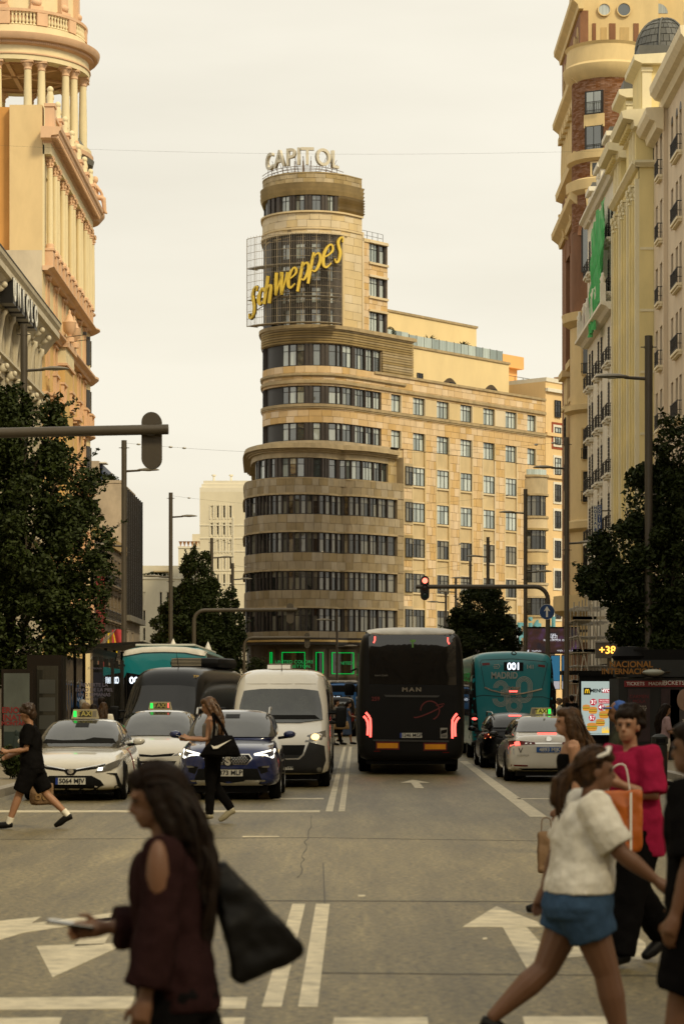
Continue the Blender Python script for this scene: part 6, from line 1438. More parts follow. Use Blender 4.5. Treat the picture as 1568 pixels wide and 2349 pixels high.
t_.links.new(tc_.outputs['Object'], n_.inputs['Vector']); t_.links.new(n_.outputs['Fac'], r_.inputs['Fac']); t_.links.new(r_.outputs['Color'], p_.inputs['Emission Color']); p_.inputs['Emission Strength'].default_value = .45; p_.inputs['Base Color'].default_value = (.01, .01, .01, 1); p_.inputs['Roughness'].default_value = .4
mb = MB(); mb.box(-w_ + .1, w_ - .1, -.02, -.002, .08, h_ - .12); mb.build('screen', scr, LS)
lit = mat('screen_white', (.85, .85, .9), emit=.45)
text('caption', 'RESERVA POR 15€', LS, (.12, -.04, h_*.5), .2, lit, depth=.01); text('caption', 'VisitMalta', LS, (-w_*.62, -.04, .2), .17, lit, depth=.01); text('caption', 'VIAJES  El Corte Inglés', LS, (w_*.5, -.04, .22), .15, lit, depth=.01)
mb = MB(); mb.prism([(-.25, .12), (-.12, .06), (0, .12), (.0, .3), (-.12, .22), (-.25, .3)], -.04, -.03, 'y'); mb.xf(Matrix.Translation((-w_*.9, 0, 0))); mb.build('emblem', lit, LS)
mb = MB()
for dx, dz_ in ((0, 0), (.1, -.1)):
	for q in ((-.18, .18, .0, .03), (-.18, .18, .27, .3), (-.18, -.15, 0, .3), (.15, .18, 0, .3)): mb.box(q[0] + dx, q[1] + dx, -.04, -.03, h_*.58 + q[2] + dz_, h_*.58 + q[3] + dz_)
mb.build('icon', lit, LS); text('icon_sign', '€', LS, (0, -.045, h_*.58 + .15), .26, lit, depth=.01)
mb = MB(); mb.box(w_, 17.2 - LS.location.x, .1, .3, h_*.8, h_*.9); mb.box(w_, 17.2 - LS.location.x, .1, .3, .1, .25); mb.build('bracket', steel, LS)
for k, (x0, x1, y0, y1, c_, lb) in enumerate(((1174, 1189, 1438, 1520, (.55, .5, .42), 'tall pale lit poster panel between the round tree and the lamp post'), (1262, 1284, 1503, 1582, (.03, .14, .24), 'tall blue lit panel under the large screen'), (1287, 1297, 1503, 1582, (.04, .1, .17), 'narrow blue lit panel half hidden by the lamp post'))):
	d = 171.5 + k*.2; T_ = thing('lit_panel', lb, 'screen', (GX((x0 + x1)/2, d), d, GZ(y1, d)), group='lit panels under the screen'); s2 = d/F; hw_ = (x1 - x0)/2*s2; hh_ = (y1 - y0)*s2
	mb = MB(); mb.box(-hw_, hw_, 0, .2, 0, hh_); mb.build('housing', black, T_); mb = MB(); mb.box(-hw_ + .04, hw_ - .04, -.015, -.002, hh_*.25, hh_ - .05); mb.build('screen', mat('panel_img_%d' % k, c_, emit=.5), T_); mb = MB(); mb.box(-hw_ + .04, hw_ - .04, -.015, -.002, .04, hh_*.24); mb.build('screen_footer', mat('panel_foot', (.5, .47, .48), emit=.45), T_)
	mb = MB(); mb.box(-.06, .06, .05, .15, -GZ(y1, d) + .1, 0); mb.build('post', steel, T_)
T_ = thing('teal_banner', 'turquoise lit strip with dark lettering under the large screen', 'screen', (GX(1224, 173), 173, GZ(1516, 173))); mb = MB(); mb.box(-.55, .55, 0, .15, 0, .8); mb.build('housing', black, T_); mb = MB(); mb.box(-.53, .53, -.02, -.002, .02, .78); mb.build('screen', mat('teal_lit', (.05, .36, .4), emit=.5), T_); text('caption', 'rd or', T_, (0, -.03, .5), .5, mat('sign_blue', (0, 0, 0)), depth=.01); mb = MB(); mb.box(-.05, .05, .03, .1, -GZ(1516, 173) + .1, 0); mb.build('post', steel, T_)

SF = thing('scaffold', 'galvanised tube scaffold with plank decks in front of the white balcony building', 'scaffold', (15.6, 158, .135))
rnd = random.Random(6)
for i in range(4):
	for j in range(4):
		x = -.9 + i*.75; y = j*2.2 - 2; mb = MB(); mb.tube([(x, y, 0), (x + rnd.uniform(-.02, .02), y, 8.3 - .9*rnd.random()*(i == 0))], .045, 6); mb.build('standard', steel_lt, SF)
for z in [.3] + [1.0 + k*.95 for k in range(8)]:
	for j in range(4): mb = MB(); mb.tube([(-1.15, j*2.2 - 2, z), (1.6, j*2.2 - 2 + .03, z + .02)], .04, 6); mb.build('ledger', steel_lt, SF)
	for i in (0, 2): mb = MB(); mb.tube([(-.9 + i*.75, -2.2, z + .06), (-.9 + i*.75, 5, z + .06)], .04, 6); mb.build('ledger', steel_lt, SF)
wood = mat('scaffold_plank', (.42, .36, .26), .8, var=.2, scale=3)
for z in (2.6, 4.6, 6.7):
	for k in range(4): mb = MB(); mb.box(-1.1 + k*.28, -.85 + k*.28, -2.3, 5, z + .1, z + .15); mb.build('plank', wood, SF)
	for k in range(3): mb = MB(); mb.box(-1.2, -.95 + rnd.random()*2, -2.12, -2.07, z + .16, z + .36); mb.build('toe_board', wood, SF)
for a_, b_ in (((-1.2, -2.1, .2), (-.5, -2.1, 4.5)), ((-.1, -2.1, 8.2), (.6, -2.1, 4.0)), ((-.9, -2.1, 6.4), (.1, -2.1, 2.2)), ((.6, -2.1, 1), (1.3, -2.1, 5.2))): mb = MB(); mb.tube([a_, b_], .045, 6); mb.build('brace', mat('pale_tube', (.55, .5, .42), .5, .3), SF)

MU = thing('advert_panel', 'backlit street advert panel showing burgers and prices', 'advert', (GX(1370, 85), 85, .135))
s2 = 85/F; pw_ = 42*s2
mb = MB(); mb.box(-pw_, pw_, 0, .3, .35, 2.5); mb.box(-pw_*.7, pw_*.7, .05, .25, 0, .35); mb.box(-pw_ - .03, pw_ + .03, -.05, .35, 2.5, 2.58); mb.build('housing', black, MU)
mb = MB(); mb.box(-pw_ + .07, pw_ - .05, -.015, -.003, .42, 2.3); mb.build('poster', mat('poster_lit', (.42, .5, .46), emit=.5), MU)
rd = mat('poster_red', (.45, .012, .03), emit=.55); wl2 = mat('poster_white', (.85, .85, .8), emit=.7); bn = mat('bun', (.62, .26, .05), emit=.5); pt_ = mat('patty', (.16, .05, .015), emit=.4); ch_ = mat('cheese', (.85, .42, .03), emit=.5); gr_ = mat('lettuce', (.16, .3, .04), emit=.4); dkg = mat('poster_dark', (.01, .02, .018), .6); yl = mat('poster_yellow', (.9, .55, .02), emit=.6)
def pz(px, py): return ((px - 1370)*s2, GZ(py, 85) - .135)
x, z = pz(1345.7, 1586); mb = MB(); mb.box(x - 8*s2, x + 8*s2, -.03, -.015, z - 8*s2, z + 8*s2); mb.build('emblem_tile', dkg, MU)
mb = MB()
for sgn in (-1, 1): mb.tube([(x + sgn*2.2*s2 + 2.4*s2*math.cos(R(t)), -.035, z - 4.5*s2 + 9*s2*math.sin(R(t))) for t in range(0, 181, 15)], .8*s2, 5)
mb.build('emblem', yl, MU)
x, z = pz(1368, 1585); text('headline', 'MENÚ', MU, (x, -.03, z), .17, dkg, depth=.008, bold=.006); x, z = pz(1393, 1585); mb = MB(); mb.box(x - 13*s2, x + 12*s2, -.028, -.015, z - 4.5*s2, z + 4.5*s2); mb.build('red_strip', rd, MU); text('headline', '4YOU', MU, (x, -.035, z), .15, wl2, depth=.008, bold=.004)
x, z = pz(1388, 1609); mb = MB(); mb.box(x - 16*s2, x + 16*s2, -.028, -.015, z - 5*s2, z + 5*s2); mb.build('red_strip', rd, MU); text('small_print', 'PRECIO ESPECIAL\npor tiempo limitado', MU, (x, -.035, z), .055, wl2, depth=.006)
for (px, py, t1, t2) in ((1360, 1611, '3', "50"), (1378.5, 1623, '4', "50"), (1357, 1647, '5', "50")):
	x, z = pz(px, py); mb = MB(); mb.lathe([(0, 0), (7.8*s2, 0), (7.8*s2, .012), (0, .012)], 24); mb.xf(Matrix.Translation((x, -.015, z)) @ Matrix.Rotation(R(90), 4, 'X')); mb.build('price_disc', rd, MU, 40)
	text('price', t1, MU, (x - 3*s2, -.035, z), .17, wl2, depth=.008, bold=.005); text('price', t2, MU, (x + 3.2*s2, -.035, z + 3*s2), .08, wl2, depth=.008); text('price', '€', MU, (x + 3.2*s2, -.035, z - 3*s2), .1, wl2, depth=.008)
def burger(px, py, r_):
	x, z = pz(px, py); r_ *= s2
	for nm, mt, dz_, hh_, ww_ in (('bun_top', bn, .42, .42, 1.0), ('lettuce', gr_, .1, .16, 1.1), ('cheese', ch_, -.05, .18, 1.06), ('patty', pt_, -.2, .2, 1.0), ('cheese', ch_, -.36, .14, 1.02), ('bun_base', bn, -.55, .25, .95)):
		mb = MB(); mb.ell((x, -.022, z + dz_*r_), (r_*ww_, .014, r_*hh_), 16, 8); mb.build(nm, mt, MU, 60)
for a in ((1344, 1624, 9), (1359, 1630, 10), (1397, 1627, 10), (1384, 1640, 11), (1376, 1658, 10.5), (1357, 1668, 12)): burger(*a)
x, z = pz(1388, 1676); mb = MB()
for k in range(12): mb.box(x + (k - 6)*1.4*s2, x + (k - 6)*1.4*s2 + 1.1*s2, -.03, -.015, z - 6*s2, z + (4 + 5*math.sin(k*2.3))*s2)
mb.build('fries', yl, MU)
text('small_print', 'Imágenes de carácter ilustrativo', MU, (0, -.02, .47), .05, dkg, depth=.004)

KI = thing('news_kiosk', 'dark ticket kiosk with orange lettering on its header beneath the right tree', 'kiosk', (GX(1490, 66), 66, .135))
s2 = 66/F; k0 = (1410 - 1490)*s2; kz = lambda py: GZ(py, 66) - .135
mb = MB(); mb.box(k0 + .1, 2.2, 0, 2.4, 0, kz(1556)); mb.build('booth', mat('kiosk_dark', (.008, .007, .006), .6), KI)
mb = MB(); mb.lathe([(.0, kz(1553)), (.5, kz(1553)), (.5, kz(1514)), (.0, kz(1514))], 24, (k0 + .5, .42, 0)); mb.box(k0 + .5, 2.2, -.07, 2.3, kz(1553), kz(1514)); mb.build('header', mat('kiosk_header', (.012, .014, .014), .45), KI, 40)
mb = MB(); mb.lathe([(.5, kz(1514)), (.56, kz(1505)), (.4, kz(1484)), (0, kz(1482))], 24, (k0 + .5, .42, 0)); mb.box(k0 + .5, 2.2, -.05, 2.3, kz(1514), kz(1490)); mb.build('crown', black, KI, 40)
og = mat('orange_letters', (.3, .13, .02), .6)
text('lettering', 'NACIONAL', KI, (k0 + .42, -.12, kz(1525)), .23, og, depth=.02, bold=.006); text('lettering', 'INTERNACIONAL', KI, (k0 + .45, -.12, kz(1541)), .21, og, depth=.02, bold=.006)
mb = MB(); mb.box(k0 + .25, 2.2, -.04, .0, kz(1576), kz(1562)); mb.build('red_strip', mat('kiosk_red', (.2, .012, .015), .5), KI)
text('lettering', 'TICKETS   MADRID', KI, (k0 + .85, -.06, kz(1569)), .13, white, depth=.01); text('lettering', 'TICKETS   MADRID', KI, (1.0, -.06, kz(1567)), .16, white, depth=.01)
pst = mat('kiosk_poster', (.03, .012, .014), .5, var=.5, scale=3)
for x0, x1 in ((k0 + .35, k0 + .95), (k0 + 1.25, k0 + 1.75)): mb = MB(); mb.box(x0, x1, -.03, 0, .5, kz(1580)); mb.build('poster', pst, KI)
text('lettering', 'CARMEN\nMOLA', KI, (k0 + .65, -.045, kz(1604)), .13, mat('poster_red2', (.16, .012, .014), .5), depth=.006); text('small_print', 'SE DUERMA EN EL\nDESENLACE DE LA\nTRES DETECTIVE', KI, (k0 + .65, -.045, kz(1625)), .05, mat('banner_letters', (0, 0, 0)), depth=.006)
mb = MB(); mb.box(.55, 1.6, -.03, 0, .35, kz(1582)); mb.build('poster', mat('beauty_poster', (.06, .045, .04), .45, var=.5, scale=2), KI)
mb = MB(); mb.ell((.95, -.035, kz(1606)), (.22, .015, .3), 16, 10); mb.build('poster_portrait', mat('portrait_tone', (.3, .18, .12), .6), KI, 60)
text('lettering', 'Todas las\nSolidarias', KI, (1.1, -.045, kz(1660)), .13, mat('banner_letters', (0, 0, 0)), depth=.006, shear=.2); text('small_print', 'Haz que\ncompartir\npermanezca', KI, (1.1, -.045, kz(1690)), .07, mat('banner_letters', (0, 0, 0)), depth=.006)
mb = MB(); mb.ell((0, 0, 0), (.3, .22, .09), 16, 8); mb.xf(Matrix.Translation((k0 + 1.0, -.35, kz(1543)))); o = mb.build('hooded_lamp', mat('pale_hood', (.35, .36, .3), .4), KI, 60); mb = MB(); mb.tube([(k0 + 1.3, -.3, kz(1543)), (k0 + 1.6, .1, kz(1540))], .03, 6); mb.build('lamp_arm', steel, KI)
DS = thing('temperature_sign', 'grey street display showing an orange plus 38 reading', 'sign', (GX(1398, 95), 95, .135)); s2 = 95/F; z0 = GZ(1510, 95) - .135
mb = MB(); mb.box(-32*s2, 34*s2, 0, .35, z0, z0 + 36*s2); mb.build('housing', mat('display_grey', (.1, .09, .075), .5), DS); mb = MB(); mb.box(-33*s2, 35*s2, -.04, .4, z0 + 36*s2, z0 + 40*s2); mb.build('hood', steel_lt, DS); text('reading', '+38', DS, (-6*s2, -.02, z0 + 18*s2), .42, mat('amber_led', (1.0, .42, .06), emit=1.6), depth=.01, bold=.006); mb = MB(); mb.lathe([(.09, 0), (.09, z0)], 10, (0, .17, 0)); mb.build('post', steel, DS, 40)
GS = thing('shop_fascia', 'dim shop awning with grey lettering behind the scaffold foot', 'sign', (GX(1382, 150), 150, GZ(1548, 150))); mb = MB(); mb.box(-2.5, 3, 0, 2, 0, .25); mb.build('awning', black, GS); text('lettering', 'GUYS', GS, (-.2, -.03, -.25), .5, steel_lt, depth=.02, bold=.01); mb = MB(); mb.box(-.9, .7, .0, .1, -.5, 0); mb.build('backboard', black, GS); 
for xx in (-2.3, 2.8): mb = MB(); mb.tube([(xx, 1.5, -GS.location.z + .135), (xx, 1.5, 0)], .05, 6); mb.build('post', steel, GS)
BI = thing('litter_bin', 'dark litter bin standing on the right pavement edge', 'bin', (GX(1512, 47), 47, .135) if GX(1512, 47) > KR else (GX(1512, 47), 47, 0)); mb = MB(); mb.lathe([(.13, 0), (.15, .05), (.155, .85), (.14, .9), (.17, .92), (.16, 1.05), (.08, 1.1), (0, 1.11)], 20); mb.build('body', mat('bin_green', (.009, .011, .008), .6), BI, 40); mb = MB(); mb.box(-.09, .09, -.18, -.12, .94, 1.02); mb.build('opening', black, BI)
# ------------------------------------------------------------------ left: shelters, poster, planter
gl_sh = glassmat('shelter_glass', (.01, .01, .008), (.03, .028, .022), .5, 1.4); shm = mat('shelter_steel', (.018, .016, .014), .6, ior=1.25)
for k, (px0, px1, d, yt, lb) in enumerate(((222, 420, 62, 1498, 'dark bus shelter with an illuminated beauty advert behind the first taxi'), (140, 325, 78, 1480, 'further bus shelter whose roof shows above the nearer one'))):
	T_ = thing('bus_shelter', lb, 'bus shelter', (GX(px0, d), d, .135), group='bus shelters on the left pavement'); s2 = d/F; h_ = GZ(yt, d) - .135; w_ = min((px1 - px0)*s2, KL - .1 - GX(px0, d))
	mb = MB(); mb.prism([(-.1, h_ - .18), (w_, h_ + .05), (w_ + .05, h_ + .12), (-.1, h_ - .02)], -.1, 6.0, 'y'); mb.build('roof', shm, T_)
	for x in (.1, w_*.55): 
		for y in (.1, 3, 5.8): mb = MB(); mb.box(x - .05, x + .05, y - .05, y + .05, 0, h_ - .1); mb.build('post', shm, T_)
	for y in (1.6, 4.4): mb = MB(); mb.box(.08, .11, y - 1.2, y + 1.2, .25, h_ - .35); mb.build('back_pane', gl_sh, T_)
	mb = MB(); mb.box(.3, .7, .8, 5, .45, .5); mb.build('bench', shm, T_)
	if k == 0:
		mb = MB(); mb.box(.05, w_*.98, -.02, .14, .15, h_ - .3); mb.build('advert_case', black, T_); mb = MB(); mb.box(.15, w_*.94, -.035, -.022, .35, h_ - .5); mb.build('poster', mat('night_poster', (.006, .006, .016), .4, var=.6, scale=3), T_)
		tx = mat('poster_text', (.1, .09, .13), .5); text('lettering', 'REVIERTE LA\nEDAD DE LA PIEL\nEN 2 SEMANAS', T_, (w_*.66, -.045, GZ(1583, d) - .135), .125, tx, depth=.004, bold=.003); text('lettering', 'MAYBELLINE', T_, (w_*.72, -.045, GZ(1604, d) - .135), .09, tx, depth=.004); text('lettering', 'JCDecaux', T_, (w_*.5, -.03, h_ - .39), .09, tx, depth=.004)
PO = thing('poster_case', 'street poster case with red capital lettering and a snowy figure at the left edge', 'advert', (GX(42, 60), 60, .135)); s2 = 60/F; pz2 = lambda px, py: ((px - 42)*s2, GZ(py, 60) - .135)
mb = MB(); mb.box(-.42, .36, 0, .25, .3, 2.4); mb.box(-.35, .3, .05, .2, 0, .3); mb.build('housing', mat('case_bronze', (.014, .01, .007), .7, ior=1.2), PO); mb = MB(); mb.box(-.36, .28, -.015, -.002, .5, 2.3); mb.build('poster', mat('pale_poster', (.07, .08, .07), .5, var=.35, scale=1.5), PO)
rp_ = mat('poster_red3', (.16, .012, .01), .6)
for tx_, py_, sz in (('ERIOSO', 1630, .2), ('INATO', 1647, .21), ('MONTAÑA', 1660, .14)): text('lettering', tx_, PO, (-.06, -.025, pz2(0, py_)[1]), sz, rp_, depth=.004, bold=.006)
mb = MB(); x, z = pz2(38, 1715); mb.ell((x, -.02, z), (.1, .012, .3), 12, 8); mb.ell((x, -.02, z + .36), (.05, .012, .08), 10, 6); mb.ell((x + .22, -.02, z - .02), (.09, .012, .1), 10, 6); mb.box(-.35, .27, -.02, -.016, .5, .85); mb.build('poster_figure', dkg, PO, 60)
GC = thing('glass_case', 'tall brown glass display case between the poster and the shelter', 'display case', (GX(103, 61), 61, .135))
mb = MB(); mb.box(-.45, .4, 0, .6, 0, GZ(1515, 61)); mb.build('frame', mat('case_bronze', (0, 0, 0)), GC); mb = MB(); mb.box(-.2, .34, -.02, -.003, .4, 2.5); mb.build('pane', gl_sh, GC)
for k in range(3): mb = MB(); mb.box(-.14, .26, -.03, -.021, .9 + k*.45, 1.25 + k*.45); mb.build('notice', mat('notice_paper', (.04, .04, .033), .7, rand=.3), GC)
# ------------------------------------------------------------------ vehicles
def paint(name, col, rough=.28, coat=.8, metal=0.0): return mat(name, col, rough, metal, var=.06, scale=1.5, coat=coat)
p_white = paint('white_car_paint', (.68, .65, .57), .2, 1.0); p_black = mat('black_car_paint', (.004, .004, .0045), .22, ior=1.38); p_blue = paint('blue_car_paint', (.008, .018, .095), .25, 1.0, .2)
p_teal = paint('teal_bus_paint', (.003, .19, .22), .35, .5); p_silver = mat('silver_trim', (.55, .53, .48), .25, .8); chrome = mat('chrome', (.75, .73, .68), .12, 1.0)
cargl = mat('car_glass', (.03, .032, .028), .03, 0, var=.6, scale=2.5, ior=2.05); cargl_d = mat('dark_car_glass', (.004, .004, .0045), .05, 0, ior=1.6)
rub = mat('rubber', (.007, .0065, .006), .85, ior=1.2); redl = mat('tail_red', (1.0, .1, .075), emit=1.7); redd = mat('lamp_red_off', (.14, .006, .006), .25); hlamp = mat('head_lamp', (.9, .85, .7), emit=1.6); lampg = mat('lamp_glass', (.12, .115, .1), .1, .3, ior=2.0)
plate_w = mat('plate_white', (.6, .58, .5), .5, var=.05); plate_b = mat('plate_blue', (.02, .1, .34), .45); ink = mat('plate_ink', (.012, .012, .012), .6); grl = mat('grille_black', (.005, .005, .005), .55, ior=1.25); amb = mat('reflector_orange', (.75, .3, .01), .4); eu = mat('eu_blue', (.01, .04, .25), .5)
def hull(st, sub=2, m=None, extra=None):
	"""loft of half sections (each a list of (x,z), bottom centre to top centre) placed at y; returns mesh and its BVH"""
	mb = MB(); rr = []
	for y, half in st: rr.append([(x, y, z) for x, z in half] + [(-x, y, z) for x, z in reversed(half[1:-1])])
	mb.rings(rr)
	me = subsurf(mb, sub, m, 50)
	return me
def bvh_of(*mes):
	V = []; P_ = []
	for me in mes:
		b = len(V); V += [v.co.copy() for v in me.vertices]; P_ += [tuple(b + i for i in p.vertices) for p in me.polygons]
	return BVHTree.FromPolygons(V, P_)
DIRS = {'front': (Vector((0, 1, 0)), lambda a, b: Vector((a, -3, b))), 'rear': (Vector((0, -1, 0)), lambda a, b: Vector((a, 20, b))), 'left': (Vector((1, 0, 0)), lambda a, b: Vector((-4, a, b))), 'right': (Vector((-1, 0, 0)), lambda a, b: Vector((4, a, b))), 'top': (Vector((0, 0, -1)), lambda a, b: Vector((a, b, 6)))}
def decal(bvh, mode, pts, name, m, parent, off=.006, th=.03, sub=2, smooth=40, flat=False):
	"""a fitted panel: outline pts laid on the hull seen along 'mode', raised by off"""
	d, org = DIRS[mode]; bm = bmesh.new(); vs = [bm.verts.new((a, b, 0)) for a, b in pts]; f = bm.faces.new(vs); bmesh.ops.triangulate(bm, faces=[f])
	for _ in range(6 if sub else 0):
		lim = .34/sub; es = [e for e in bm.edges if e.calc_length() > lim]
		if not es: break
		bmesh.ops.subdivide_edges(bm, edges=es, cuts=1); bmesh.ops.triangulate(bm, faces=bm.faces[:])
	bm.verts.index_update()
	bm.verts.ensure_lookup_table(); hits = []; good = []; nrm = []
	for v in bm.verts:
		h, nn_, _i, _d = bvh.ray_cast(org(v.co.x, v.co.y), d)
		hits.append(h); nn_ = nn_ if nn_ is not None else -d; nrm.append((nn_ if nn_.dot(d) < 0 else -nn_)*.5 - d*.5)
		if h is not None: good.append((h - org(v.co.x, v.co.y)).dot(d))
	if not good: bm.free(); return None
	ref = min(good)
	for i, v in enumerate(bm.verts):
		if hits[i] is None:
			best = min((j for j in range(len(hits)) if hits[j] is not None), key=lambda j: (bm.verts[j].co - v.co).length if hits[j] is not None else 1e9); dep = (hits[best] - org(bm.verts[best].co.x, bm.verts[best].co.y)).dot(d)
			hits[i] = org(v.co.x, v.co.y) + d*dep
		elif flat: hits[i] = org(v.co.x, v.co.y) + d*ref
	bnd = [e for e in bm.edges if len(e.link_faces) == 1]; n = len(bm.verts); V = [h + n_*off for h, n_ in zip(hits, nrm)] + [h - n_*th for h, n_ in zip(hits, nrm)]
	fs = [tuple(v.index for v in f.verts) for f in bm.faces]; fs += [(e.verts[0].index, e.verts[1].index, e.verts[1].index + n, e.verts[0].index + n) for e in bnd]
	bm.free(); me = bpy.data.meshes.new(name); me.from_pydata([tuple(v) for v in V], [], fs); me.materials.append(m); fix_normals(me)
	if smooth: smooth_mesh(me, smooth)
	return link(name, me, parent)
def mir(pts): return [(-x, z) for x, z in reversed(pts)]
def both(bvh, mode, pts, name, m, parent, **k): decal(bvh, mode, pts, name, m, parent, **k); return decal(bvh, mode, mir(pts), name, m, parent, **k)
def rect(x0, x1, z0, z1): return [(x0, z0), (x1, z0), (x1, z1), (x0, z1)]
def disc(x, z, r, n=16, rz=None): return [(x + r*math.cos(2*math.pi*k/n), z + (rz or r)*math.sin(2*math.pi*k/n)) for k in range(n)]
def ribbon2(pts, w_):
	P_ = [Vector(p) for p in pts]; a = []; b = []
	for i, p in enumerate(P_):
		t = (P_[min(i+1, len(P_)-1)] - P_[max(i-1, 0)]).normalized(); n = Vector((-t.y, t.x))*w_/2; a.append(tuple(p + n)); b.append(tuple(p - n))
	return a + b[::-1]
def stroke(bvh, mode, pts, w_, name, m, parent, **k): return decal(bvh, mode, ribbon2(pts, w_), name, m, parent, **k)
def front_y(bvh, x, z, mode='front'):
	d, org = DIRS[mode]; h = bvh.ray_cast(org(x, z), d)[0]; return h.y if h else 0
def label_on(bvh, mode, txt, x, z, size, m, parent, name='lettering', **k):
	y = front_y(bvh, x, z, mode); s = -1 if mode == 'front' else 1
	return text(name, txt, parent, (x, y + s*.012, z), size, m, rz=0 if mode == 'front' else R(180), depth=.008, **k)
def plate(bvh, mode, x, z, txt, parent, blue=False, w_=.52, h=.115):
	y = front_y(bvh, x, z, mode); s = -1 if mode == 'front' else 1; mb = MB(); mb.box(x - w_/2, x + w_/2, min(y, y + s*.02), max(y, y + s*.02), z - h/2, z + h/2); o = mb.build('number_plate', plate_b if blue else plate_w, parent)
	if not blue: mb = MB(); e = x - w_/2 if mode == 'front' else x + w_/2 - .045; mb.box(e, e + .045, min(y + s*.015, y + s*.023), max(y + s*.015, y + s*.023), z - h/2, z + h/2); mb.build('plate_band', eu, o)
	text('plate_number', txt, o, (x + (.02 if mode == 'front' else -.02), y + s*.026, z), .115, plate_w if blue else ink, rz=0 if mode == 'front' else R(180), depth=.005, bold=.002, xs=.98)
WHEELS = {}
def wheel(parent, x, y, r, w_=.21, big=False, rimm=None):
	k = (r, w_)
	if k not in WHEELS:
		mb = MB(); mb.lathe([(r*.66, -w_/2), (r*.93, -w_/2), (r, -w_*.36), (r, w_*.36), (r*.93, w_/2), (r*.66, w_/2)], 28, cap=False); mb.xf(Matrix.Rotation(R(90), 4, 'Y')); t = mb.mesh('tyre', rub, 50)
		mb = MB(); mb.lathe([(r*.67, -w_/2), (r*.67, w_/2)], 24, cap=False)
		mb.lathe([(0, -w_*.2), (r*.66, -w_*.2), (r*.66, w_*.2), (0, w_*.2)], 24)
		for s in (-1, 1):
			for q in range(5):
				a = 2*math.pi*q/5; m2 = MB(); m2.box(.02, r*.64, -.03, .03, s*w_*.2 - .02, s*w_*.42); m2.xf(Matrix.Rotation(a, 4, 'Z')); mb.add(m2.v, m2.f)
		mb.xf(Matrix.Rotation(R(90), 4, 'Y')); rm = mb.mesh('rim', p_silver if not big else steel, 40); WHEELS[k] = (t, rm)
	t, rm = WHEELS[k]; o = link('wheel', t, parent); o.location = (x, y, r); c = link('rim', rm, o); return o
def mirror(parent, x, y, z, m, s, w_=.22, h=.15):
	mb = MB(); mb.ell((x + s*w_*.5, y, z), (w_*.5, .08, h*.46), 14, 10); o = mb.build('wing_mirror', m, parent, 60); mb = MB(); mb.tube([(x - s*.1, y + .05, z - h*.45), (x + s*.08, y + .03, z - h*.3)], .03, 6); mb.build('mirror_stalk', grl, o); return o
def taxi_sign(parent, y, z, mode):
	s = -1 if mode == 'front' else 1; mb = MB(); mb.prism([(-.25, 0), (.25, 0), (.21, .17), (-.21, .17)], y - .07, y + .07, 'y'); o = mb.build('taxi_sign', mat('taxi_box', (.4, .35, .22), .5), parent)
	mb = MB(); mb.box(-.12, .12, y + s*.07, y + s*.078, .03, .145) if s > 0 else mb.box(-.12, .12, y - .078, y - .07, .03, .145); mb.build('sign_panel', mat('taxi_panel', (.045, .04, .025), .5) if s < 0 else mat('taxi_panel_lit', (.35, .3, .05), emit=.5), o)
	text('sign_text', 'TAXI', o, (0, y + s*.083, .088), .13, mat('taxi_text', (.42, .36, .1), .5) if s < 0 else ink, rz=0 if s < 0 else R(180), depth=.004, bold=.003)
	gx_ = -.18 if s < 0 else -.18; mb = MB(); mb.box(gx_ - .028, gx_ + .028, min(y + s*.07, y + s*.08), max(y + s*.07, y + s*.08), .03, .14); mb.build('green_lamp', mat('taxi_green', (.02, .7, .08), emit=.9), o)
	mb = MB(); mb.box(.14, .21, min(y + s*.07, y + s*.078), max(y + s*.07, y + s*.078), .03, .14); mb.build('tariff_panel', mat('taxi_grey', (.2, .18, .14), .5), o)
	o.location = (0, 0, z); return o
def car_sections(stn):
	out = []
	for y, wb, wm, wt, zb, zm, ze, zd in stn: out.append((y, [(0, zb), (wb, zb), (wm*.99, zb + .07), (wm, zm), (wt, ze), (wt*.62, zd - .005), (0, zd)]))
	return out
def house_sections(stn):
	return [(y, [(0, zb), (wb, zb), ((wb*.45 + wt*.55), zb + (zt - zb)*.55), (wt, zt - (zt - zb)*.12), (wt*.7, zt - .01), (0, zt)]) for y, wb, wt, zb, zt in stn]
SEDAN = [(0, .5, .6, .55, .24, .42, .6, .64), (.1, .72, .8, .7, .19, .45, .69, .725), (.4, .78, .875, .79, .17, .5, .77, .81), (1.0, .78, .89, .82, .17, .55, .85, .9), (1.45, .78, .89, .83, .17, .55, .92, .94), (2.6, .78, .89, .83, .17, .55, .94, .95), (3.7, .78, .89, .82, .17, .55, .96, .97), (4.25, .76, .87, .78, .2, .55, 1.0, 1.03), (4.52, .7, .83, .7, .24, .55, .98, 1.02), (4.63, .55, .7, .6, .3, .55, .86, .9)]
SEDAN_H = [(1.2, .74, .66, .88, .93), (1.6, .8, .66, .88, 1.17), (2.05, .83, .62, .88, 1.39), (2.6, .83, .6, .88, 1.435), (3.2, .83, .59, .88, 1.42), (3.75, .81, .58, .9, 1.28), (4.2, .76, .58, .92, 1.04), (4.3, .7, .5, .92, 1.0)]
def make_car(name, label, cat, loc, away, body, house, m, L_, wheelx, wheely, wr, group=None, rz=0.0):
	T_ = thing(name, label, cat, (loc[0], loc[1] + (L_ if away else 0), 0), (R(180) if away else 0) + rz, group)
	mb = MB(); mb.box(-.68, .68, .25, L_ - .25, .13, .4); mb.build('underbody', black, T_)
	a = hull(car_sections(body), 2, m); b = hull(house_sections(house), 2, m); bv = bvh_of(a, b)
	bo = link('body', a, T_); ro = link('cabin', b, T_)
	for y in wheely:
		for s in (-1, 1):
			wheel(T_, s*(wheelx), y, wr)
			mode = 'left' if s < 0 else 'right'
			decal(bv, mode, disc(y, wr, wr*1.14, 20), 'wheel_arch', grl, T_, off=.004)
	return T_, bv
